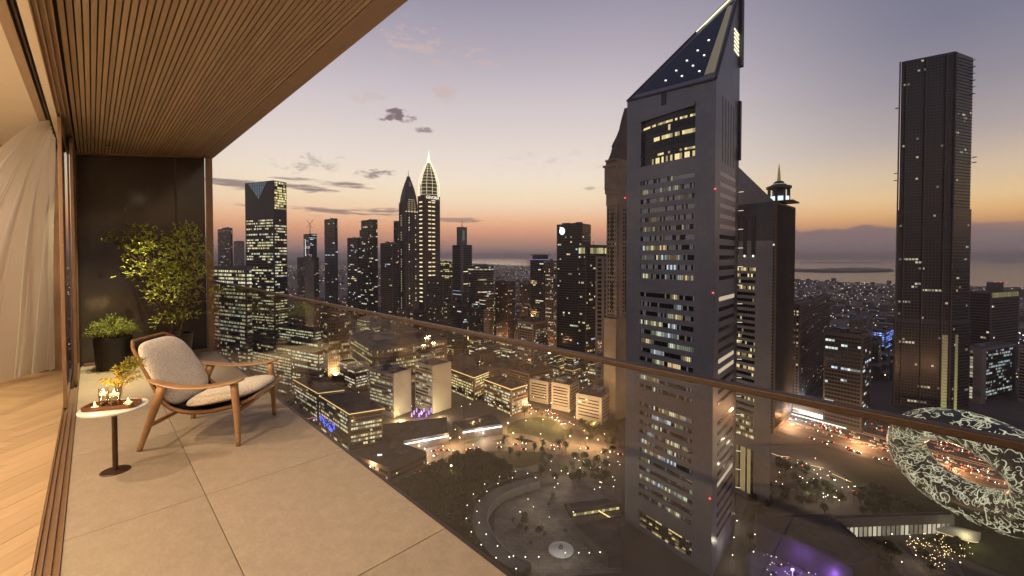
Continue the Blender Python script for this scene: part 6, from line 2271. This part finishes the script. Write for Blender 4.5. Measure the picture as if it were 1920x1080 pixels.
scatter(30, [(1385, 1075), (1400, 940), (1460, 905), (1540, 930), (1560, 965), (1440, 962), (1415, 1000)], 'small tree on the slope between the twins and the podium', 'slope trees', .3, (.5, .9))
scatter(34, [(1600, 925), (1660, 925), (1760, 960), (1680, 985), (1600, 965)], 'small dark tree on the bank below the ring building', 'bank trees', .3, (.6, 1.0))
scatter(20, [(1560, 985), (1650, 1000), (1700, 1075), (1660, 1078), (1610, 1005)], 'small tree beside the service road lower right', 'service road trees', .3, (.5, .8))
scatter(16, [(950, 955), (1060, 935), (1070, 1000), (970, 1040)], 'small tree in the round court inside the curved ramp', 'court trees', .4, (.4, .7))
# ------------------------------------------------------------------ street lamps
bulb = mat('lamp_bulb', (1, .9, .7), .5, emit=((1, .74, .38), 9))
bulb_w = mat('lamp_bulb_white', (1, 1, .95), .5, emit=((1, .9, .7), 9))
def lamp_mesh(m, h=9, r=.42):
    mb = MB()
    mb.sweep([(0, 0, 0), (0, 0, h)], [.14, .08], 5, m=0)
    mb.lathe([(0, h - r * .8), (r * .75, h - r * .5), (r, h), (r * .7, h + r * .6), (0, h + r * .8)], 6, m=1)
    return mb.mesh('street_lamp', [C['steel'], m])
LMW, LMC = lamp_mesh(bulb, 9, .38), lamp_mesh(bulb_w, 6, .28)
def lamp(x, y, me, label, group, light=0, col=(1, .62, .28), z=GZ + .3):
    o = link('street_lamp', me, None, (x, y, z))
    tag(o, label, 'street lamp', group)
    if light:
        point('light', (0, 0, 10.5), light, col, 1.0, o)
def lamps_along(pts, off, step, me, label, group, every, power, col=(1, .62, .28), z=GZ + .3):
    P = cat_rom([Vector((p[0], p[1], 0)) for p in pts], 20)
    acc, k = 0, 0
    for a, b in zip(P[:-1], P[1:]):
        acc += (b - a).length
        if acc >= step:
            acc = 0
            t = (b - a).normalized(); nn = Vector((t.y, -t.x, 0))
            sgn = 1 if k % 2 else -1
            p = b + nn * off * sgn
            if (p.x - RC.x) ** 2 + (p.y - RC.y) ** 2 < 75 ** 2 or (p.x - R2.x) ** 2 + (p.y - R2.y) ** 2 < 70 ** 2:
                continue
            lamp(p.x, p.y, me, label, group, power if k % every == 0 else 0, col, z)
            k += 1
AMB = (1, .58, .24)
lamps_along(BLVD, 13, 14, LMW, 'amber street lamp on the boulevard left of the tallest skyscraper', 'boulevard lamps', 2, 26000, AMB)
lamps_along(BLV2, 10, 11, LMW, 'amber street lamp on the upper roundabout road', 'roundabout lamps', 3, 26000, AMB)
lamps_along(BLV3, 13, 14, LMW, 'amber street lamp on the busy avenue past the gold lit offices', 'avenue lamps', 2, 36000, AMB)
lamps_along(BLV4, 10, 16, LMC, 'street lamp on the curved road right of the twins', 'curved road lamps', 3, 9000, (1, .75, .45))
lamps_along(BLV6, 6, 9, LMC, 'small white lamp on the drive between the twins and the podium', 'drive lamps', 4, 1800, (1, .86, .6))
lamps_along(BLV7, 6, 9, LMC, 'small white lamp on the service road lower right', 'service road lamps', 4, 1800, (1, .8, .5))
lamps_along([(p.x, p.y) for p in hw_pts[:6]], 45, 26, LMW, 'amber street lamp along the wide highway', 'highway lamps', 2, 80000, (1, .5, .22))
lamps_along(RO, 4, 7, LMC, 'small white lamp along the curved ramp', 'ramp lamps', 4, 900, (1, .92, .75), GZ + 6)
PLZ = gxy([(1000, 880), (1165, 862), (1165, 930), (1060, 935), (1000, 925)])
k = 0
xs, ys = [p[0] for p in PLZ], [p[1] for p in PLZ]
while k < 34:
    x, y = g.uniform(min(xs), max(xs)), g.uniform(min(ys), max(ys))
    if pip((x, y), PLZ):
        lamp(x, y, LMC, 'white plaza lamp among the palms beside the tallest skyscraper', 'plaza lamps', 1800 if k % 4 == 0 else 0, (1, .88, .65)); k += 1
for (px_, py_) in ((955, 1062), (985, 1062), (1010, 1062), (1060, 1054), (1085, 1054), (1105, 1054), (1125, 1053), (1145, 1050), (990, 950), (1000, 965), (975, 975), (1030, 985), (1075, 975)):
    p = gp(px_, py_)
    lamp(p.x, p.y, LMC, 'low white lamp around the sunken court below the balcony', 'court lamps', 1500 if px_ % 2 == 0 else 0, (1, .9, .6))
GRD = gxy([(1452, 870), (1540, 882), (1620, 925), (1570, 955), (1452, 935)])
xs, ys = [p[0] for p in GRD], [p[1] for p in GRD]
k = 0
while k < 36:
    x, y = g.uniform(min(xs), max(xs)), g.uniform(min(ys), max(ys))
    if pip((x, y), GRD):
        lamp(x, y, LMC, 'white garden lamp on the terraces below the shorter twin', 'garden lamps', 2500 if k % 6 == 0 else 0, (1, .86, .6)); k += 1
p = gp(846, 905)
lamp(p.x, p.y, lamp_mesh(bulb, 15, .9), 'single tall amber lamp standing in the dense grove', None, 1600, (1, .72, .25))
# fairy lights and LED kerb lines
mw = MB()
FL = gxy([(1690, 985), (1815, 990), (1830, 1050), (1750, 1080), (1700, 1030)])
xs, ys = [p[0] for p in FL], [p[1] for p in FL]
for _ in range(420):
    x, y = g.uniform(min(xs), max(xs)), g.uniform(min(ys), max(ys))
    if pip((x, y), FL):
        k = g.uniform(1, 5)
        mw.box((x, y, GZ + g.uniform(1, 6)), (.3, .3, .3), col=(1.0 * k, .72 * k, .3 * k))
o = mw.build('fairy_lights', GLOW); tag(o, 'warm fairy lights strung through the small trees lower right', 'lights', kind='stuff')
for pts, lab in (([(1447, 850), (1462, 855), (1480, 857)], 'left short'), ([(1495, 862), (1510, 868)], 'middle short'), ([(1520, 872), (1545, 878)], 'right short'), ([(1560, 888), (1620, 915), (1655, 935)], 'long upper'), ([(1675, 952), (1695, 965)], 'lowest')):
    P = [gp(a, b, 1) for a, b in pts]
    mw = MB(); mw.sweep(cat_rom(P, 6), .22, 4, col=(1.2, .85, .3))
    tag(mw.build('kerb_light', GLOW, None, org=P[0]), lab + ' yellow kerb light line on the curved road', 'light strip')
for pts, lab in (([(1118, 955), (1140, 968), (1165, 985)], 'dotted steps edge'), ([(1080, 950), (1110, 945), (1140, 940)], 'pavilion roof edge')):
    P = [gp(a, b, 3) for a, b in pts]
    mw = MB()
    for q in cat_rom(P, 8):
        mw.box(q, (.7, .7, .7), col=(2.2, 1.6, .5))
    tag(stuff(mw.build('step_lights', GLOW, None, org=P[0])), 'yellow dot lights along the ' + lab + ' of the plaza', 'lights')
# sunken court: round fountain, triangular roof, pavilion
fc = gp(1052, 1034)
fo_ = empty('fountain', fc, 0, 'round pale fountain basin in the dark court below', 'fountain')
MB().lathe([(0, 0), (8.4, 0), (8.6, 1.4), (7.9, 1.4), (7.6, .7), (2.2, .9), (1.9, 2.2), (0, 2.6)], 28, cap=False).build('basin', mat('pale_stone', (.5, .48, .46), .6), fo_)
MB().lathe([(0, 0), (1.6, .0), (1.2, 1.8), (.3, 2.2), (0, 4.4)], 10, (0, 0, 2.3), cap=False).build('centrepiece', C['char'], fo_)
point('light', (0, -5, 9), 900, (1, .95, .9), 1, fo_)
low('court_building', 'dark wedge roofed court building at the foot of the tallest skyscraper', [(1075, 985), (1166, 968), (1166, 1045), (1140, 1046)], 7, 'char', None, kit=0)
low('drop_off_canopy', 'low lit entrance canopy on the plaza by the tallest skyscraper', [(1062, 945), (1140, 935), (1165, 944), (1070, 958)], 6, 'mid', O(fl=4, cw=3, lit=.7, tone='g', s=.7), kit=0)
# ------------------------------------------------------------------ cars
car_p = [mat('car_paint_' + n_, c_, .35, .3) for n_, c_ in (('white', (.6, .6, .6)), ('grey', (.2, .2, .21)), ('dark', (.03, .03, .035)), ('red', (.3, .03, .02)))]
glass_d = mat('car_glass', (.01, .01, .012), .1)
tail = mat('tail_light', (.5, .02, .01), .4, emit=((1, .10, .05), 13))
head = mat('head_light', (1, 1, .9), .4, emit=((1, .88, .62), 22))
tyre = mat('tyre', (.015, .015, .015), .8)
def car_mesh(m):
    mb = MB()
    sec = [(-2.2, .45, .85), (-1.9, .42, 1.0), (-1.3, .42, 1.05), (1.1, .42, 1.0), (2.0, .45, .85), (2.25, .5, .7)]
    rows = [[(x, -.88, z0), (x, -.9, (z0 + z1) / 2), (x, -.8, z1), (x, .8, z1), (x, .9, (z0 + z1) / 2), (x, .88, z0)] for x, z0, z1 in sec]
    mb.grid(rows); mb.add(rows[0], [(0, 1, 2, 3, 4, 5)]); mb.add(rows[-1], [(5, 4, 3, 2, 1, 0)])
    cab = [(-1.7, 1.02), (-1.1, 1.48), (.3, 1.48), (1.05, 1.02)]
    r2 = [[(x, -.78 if z < 1.1 else -.62, z), (x, .78 if z < 1.1 else .62, z)] for x, z in cab]
    mb.grid(r2, m=1)
    for s in (0, 1):
        mb.add([r[s] for r in r2], [(0, 1, 2, 3)], 1)
    for x in (-1.35, 1.35):
        for y in (-.82, .82):
            mb.add([(x + .33 * math.cos(a * math.pi / 4), y, .33 + .33 * math.sin(a * math.pi / 4)) for a in range(8)] + [(x + .33 * math.cos(a * math.pi / 4), y * .75, .33 + .33 * math.sin(a * math.pi / 4)) for a in range(8)],
                   [tuple(range(8)), tuple(range(15, 7, -1))] + [(a, (a + 1) % 8, 8 + (a + 1) % 8, 8 + a) for a in range(8)], 4)
    for y in (-.62, .62):
        mb.box((-2.22, y, .8), (.14, .5, .34), m=2)
        mb.box((2.22, y, .68), (.16, .46, .3), m=3)
    return mb.mesh('car', [m, glass_d, tail, head, tyre])
CARS = [car_mesh(m) for m in car_p]
ncar = 0
def car(x, y, z, rz, label, group):
    global ncar
    o = link('car', g.choice(CARS), None, (x, y, z)); o.rotation_euler = (0, 0, rz)
    tag(o, label, 'car', group); ncar += 1
lanes = [-42, -38, -34, -26, -22, -18, -14, -10, 10, 14, 18, 22, 26, 34, 38, 42]
ha = math.atan2(hd_.y, hd_.x)
far_cars = MB()
for ln in lanes:
    s = 60 + g.uniform(0, 10)
    while s < 1500:
        p = hs + hd_ * s + hn_ * (ln + 2)
        away = ln < 0
        if s < 470:
            if g.random() < .46:
                car(p.x, p.y, ZR_ + .01, ha if not away else ha + math.pi, 'small car in the dense evening traffic on the wide highway', 'highway traffic')
        if s >= 470 and g.random() < .8 or s < 470 and g.random() < .6:
            c_ = (2.2, .35, .15) if not away else (2.2, 1.6, .9)
            if s < 470:
                p = hs + hd_ * (s + 7) + hn_ * (ln + 2)
            far_cars.box((p.x - hd_.x * 2 * (1 if not away else -1), p.y - hd_.y * 2 * (1 if not away else -1), GZ + 1.1), (.6, 1.7, .5), ha, col=c_)
            far_cars.box((p.x, p.y, GZ + 1.0), (3.8, 1.7, 1.1), ha, col=(.004, .004, .004))
        s += g.uniform(9, 22)
o = far_cars.build('far_traffic', GLOW); tag(o, 'red and white lights of traffic far along the highway', 'traffic', kind='stuff')
def cars_along(pts, n, off, label, group, jit=1.0, rev=False, z=ZR_ + .12):
    P = cat_rom([Vector((p[0], p[1], 0)) for p in pts], 20)
    for k in range(n):
        i = g.randrange(2, len(P) - 2)
        t = (P[i + 1] - P[i - 1]).normalized(); nn = Vector((t.y, -t.x, 0))
        o_ = g.choice(off)
        p = P[i] + nn * o_ + t * g.uniform(-2, 2)
        car(p.x, p.y, z, math.atan2(t.y, t.x) + (math.pi if o_ < 0 else 0), label, group)
cars_along(BLVD, 26, (-7.5, -3.8, 3.8, 7.5), 'small car on the lamplit boulevard left of the tallest skyscraper', 'boulevard traffic')
cars_along(BLV3, 30, (-7.5, -3.8, 3.8, 7.5), 'small car queueing on the busy avenue past the gold lit offices', 'avenue traffic')
cars_along(BLV5, 24, (-4, -1, 2, 5), 'small car on the service road beside the wide highway', 'service road traffic', z=ZR_ + .16)
cars_along(BLV4, 10, (-4, 4), 'small car on the curved road right of the twins', 'curved road traffic', z=ZR_ + .16)
for k in range(9):
    i = 14 + k * 4
    p = RP[i]; t = (RP[i + 1] - RP[i - 1]).normalized(); nn = Vector((t.y, -t.x, 0))
    q = p + nn * 20
    car(q.x, q.y, GZ + .52, math.atan2(nn.y, nn.x) + .3, 'parked car in the row inside the curved ramp', 'cars parked inside the ramp')
PK = gxy([(690, 850), (800, 838), (850, 845), (760, 885), (690, 900)])
xs, ys = [p[0] for p in PK], [p[1] for p in PK]
k = 0
while k < 26:
    x, y = g.uniform(min(xs), max(xs)), g.uniform(min(ys), max(ys))
    if pip((x, y), PK):
        car(x, y, GZ + .42, R(25) + (math.pi if k % 2 else 0), 'parked car under the lamps beside the mall block', 'cars parked by the mall'); k += 1
print('CARS', ncar)
# mall sign and blue lights
p = gp(712, 866, 6)
sg_ = empty('sign', (p.x, p.y, GZ), R(10), 'tall white and pink lit sign by the mall block', 'sign')
mw = MB(); mw.box((0, 0, 8), (4.2, .5, 11), col=(1.7, 1.5, 1.6)); mw.build('sign_panel', GLOW, sg_)
mw = MB(); mw.box((0, -.35, 8), (1.2, .2, 7), col=(1.5, .15, .4)); mw.build('sign_mark', GLOW, sg_)
MB().box((0, 0, 1.2), (1, .4, 2.6)).build('post', C['steel'], sg_)
bl = MB()
pa_, pb_ = gp(600, 742, 40), gp(655, 776, 40)
for k in range(46):
    s = g.uniform(.02, .55)
    q = pa_.lerp(pb_, s)
    bl.box((q.x - .8, q.y - .9, GZ + g.uniform(8, 20)), (g.uniform(.5, 3), .3, g.uniform(.3, 3)), math.atan2((pb_ - pa_).y, (pb_ - pa_).x), col=(.18, .32, 2.2))
o = bl.build('blue_signage', GLOW, None, org=pa_); tag(o, 'bright blue light sign on the side of the nearest office block', 'sign', kind='stuff')
# ------------------------------------------------------------------ the rest of the city
fill_x = []
k = 0
n_fill = 0
while n_fill < 46:
    px_ = g.uniform(560, 1140); yt = g.uniform(548, 640)
    Y_ = g.uniform(820, 1500)
    hgt = at(px_, yt, Y_).z - GZ
    if hgt < 15:
        continue
    w_ = g.uniform(12, 26) * 900 / Y_
    tower('mid_rise_block', 'nondescript mid-rise block crowded between the skyline towers', px_ + w_ * .5, px_ - w_, px_ + w_, yt, Y_, g.choice(('char', 'brown', 'mid', 'sand')), -46,
          dict(fl=4.2, cw=g.choice((2.6, 4.2, 7)), fw=g.choice((.5, .8)), fh=.45, lit=g.choice((.12, .3, .6)), tone=g.choice('rwog'), s=.9, persist=g.choice((.2, .7)), slabs=g.random() < .4), group='mid-rise blocks between the towers', kit=2)
    n_fill += 1
for k in range(14):
    px_ = g.uniform(1495, 1660) if k < 10 else g.uniform(1830, 1915); yt = g.uniform(590, 690)
    Y_ = g.uniform(650, 1100)
    if at(px_, yt, Y_).z - GZ < 12:
        continue
    w_ = g.uniform(10, 22) * 800 / Y_
    tower('mid_rise_block', 'dark mid-rise block standing beyond the highway', px_ + w_ * .5, px_ - w_, px_ + w_, yt, Y_, g.choice(('char', 'mid', 'brown')), -46, dict(fl=4.2, cw=4.2, fw=.5, fh=.45, lit=.12, tone='w', s=.8, persist=.3), group='mid-rise blocks beyond the highway', kit=1)
# gold-lit low blocks that fill the middle distance, with their street lamps
n_low = 0
while n_low < 150:
    px_ = g.uniform(430, 1160); yb = g.uniform(622, 735)
    p = gp(px_, yb)
    hgt = g.uniform(14, 36)
    if (p - hs).cross(hd_).length < 75 or any(abs(px_ - a) < 60 and abs(yb - b) < 30 for a, b in ((770, 745), (650, 770), (590, 725), (940, 735), (880, 712), (1060, 750))):
        continue
    w_ = g.uniform(16, 34); d_ = g.uniform(14, 26); an = R(g.choice((-42, 48)))
    u1, u2 = Vector((math.cos(an), math.sin(an), 0)), Vector((-math.sin(an), math.cos(an), 0))
    q = [p + u1 * a * w_ + u2 * b * d_ for a, b in ((-.5, -.5), (.5, -.5), (.5, .5), (-.5, .5))]
    e = empty('low_block', (p.x, p.y, GZ), 0, 'low gold lit block in the carpet of buildings below the skyline', 'building', 'low gold lit blocks')
    org = Vector((p.x, p.y, GZ)); xy = [(v.x, v.y) for v in q]
    MB().prism(xy, GZ, GZ + hgt, 0, 1).build('wall', [C[g.choice(('sand', 'brown', 'beige', 'mid'))], C['roof']], e, org=org)
    mw, mf = MB(), MB()
    for i in range(4):
        a, b = xy[i], xy[(i + 1) % 4]
        if (b[1] - a[1]) * -(a[0] + b[0]) - (b[0] - a[0]) * -(a[1] + b[1]) > 0:
            facade(mw, mf, a, b, GZ + 1, GZ + hgt - 1.4, fl=4.2, cw=3, fw=.8, fh=.55, lit=g.choice((.4, .6, .85)), tone=g.choice('gwwo'), s=1.1)
            if g.random() < .5:
                mw.sweep([Vector((a[0], a[1], GZ + hgt)), Vector((b[0], b[1], GZ + hgt))], .35, 4, col=(1.0, .7, .26))
    stuff(mw.build('windows', WIN, e, org=org))
    mk = MB()
    for k in range(3):
        c_ = p + u1 * g.uniform(-.3, .3) * w_ + u2 * g.uniform(-.3, .3) * d_
        mk.box((c_.x, c_.y, GZ + hgt + 1), (g.uniform(2, 5), g.uniform(2, 5), 2), an)
    mk.build('roof_plant', C['mid'], e, org=org)
    n_low += 1
far_l = MB()
for k in range(270):
    px_ = g.uniform(430, 1150); yb = g.uniform(628, 775)
    p = gp(px_, yb)
    if k >= 60 and k % 9:
        far_l.sweep([(p.x, p.y, GZ + .3), (p.x, p.y, GZ + 9)], .1, 4, col=(.004, .004, .004)); far_l.lathe([(0, 8.7), (.3, 8.9), (.38, 9.3), (0, 9.6)], 6, (p.x, p.y, GZ), col=(9, 6.7, 3.4))
        continue
    lamp(p.x, p.y, LMW, 'amber street lamp in the lanes between the gold lit blocks', 'lane lamps', 95000 if k % 9 == 0 and px_ < 985 else 0, AMB)
o = far_l.build('lane_lights', GLOW); tag(o, 'swarm of small amber street lights among the gold lit blocks', 'lights', kind='stuff')
hz_ = MB(); hl_ = MB()
for k in range(8500):
    y = 700 + 9300 * g.random() ** 1.6
    x = y * g.uniform(-1.0, 1.35)
    if in_sea(x, y) or y < 850 and abs((Vector((x, y, 0)) - hs).cross(hd_).z) < 60:
        continue
    if (Vector((x, y, 0)) - Vector((hs.x, hs.y, 0))).cross(hd_).length < 62:
        continue
    if k % 2 == 0:
        h = g.choice((7, 9, 12, 16, 24)) * (1.0 if y < 3000 else 1.3)
        hz_.box((x, y, GZ + h / 2), (g.uniform(12, 34), g.uniform(12, 30), h), R(g.choice((40, 42, -48))), m=g.choice((0, 0, 1, 2)))
    kk = g.choice((.8, 1.6, 3.2)) * (1 if y < 3000 else 1.4)
    c_ = g.choice(((1, .66, .28), (1, .75, .42), (1, .9, .7), (.8, .95, 1)))
    sz = .9 + y / 2600
    hl_.box((x + g.uniform(-14, 14), y - 18, GZ + g.uniform(6, 11)), (sz, sz, sz), col=tuple(q * kk for q in c_))
# denser lights along some far streets
for k in range(34):
    y0 = g.uniform(1200, 6500); x0 = y0 * g.uniform(-.9, 1.25); an = R(g.choice((-36, 54)) + g.uniform(-4, 4)); L_ = g.uniform(300, 900)
    for q in range(int(L_ / 28)):
        x, y = x0 + math.sin(an) * q * 28, y0 + math.cos(an) * q * 28
        if in_sea(x, y) or (Vector((x, y, 0)) - Vector((hs.x, hs.y, 0))).cross(hd_).length < 62:
            continue
        sz = .9 + y / 2600
        hl_.box((x, y, GZ + 9), (sz, sz, sz), col=(1.6, .85, .3))
o = hz_.build('far_city', [C['mid'], C['sand'], C['char']]); tag(o, 'countless low flat-roofed houses of the far city', 'houses', kind='stuff')
o = hl_.build('far_city_lights', GLOW); tag(o, 'countless tiny street and window lights of the far city', 'lights', kind='stuff')
# ------------------------------------------------------------------ haze
hm = bpy.data.materials.new('haze_air'); hm.use_nodes = True
t = hm.node_tree; t.nodes.clear()
ho = t.nodes.new('ShaderNodeOutputMaterial'); pv_ = t.nodes.new('ShaderNodeVolumePrincipled')
pv_.inputs['Color'].default_value = (.86, .80, .80, 1)
pv_.inputs['Density'].default_value = 6e-5
pv_.inputs['Anisotropy'].default_value = .2
t.links.new(pv_.outputs[0], ho.inputs['Volume'])
hb = MB(); hb.box((0, 20300, 5), (89000, 43000, 414))
o = hb.build('haze', hm); o['kind'] = 'stuff'; o['label'] = 'thin dusk haze over the city'
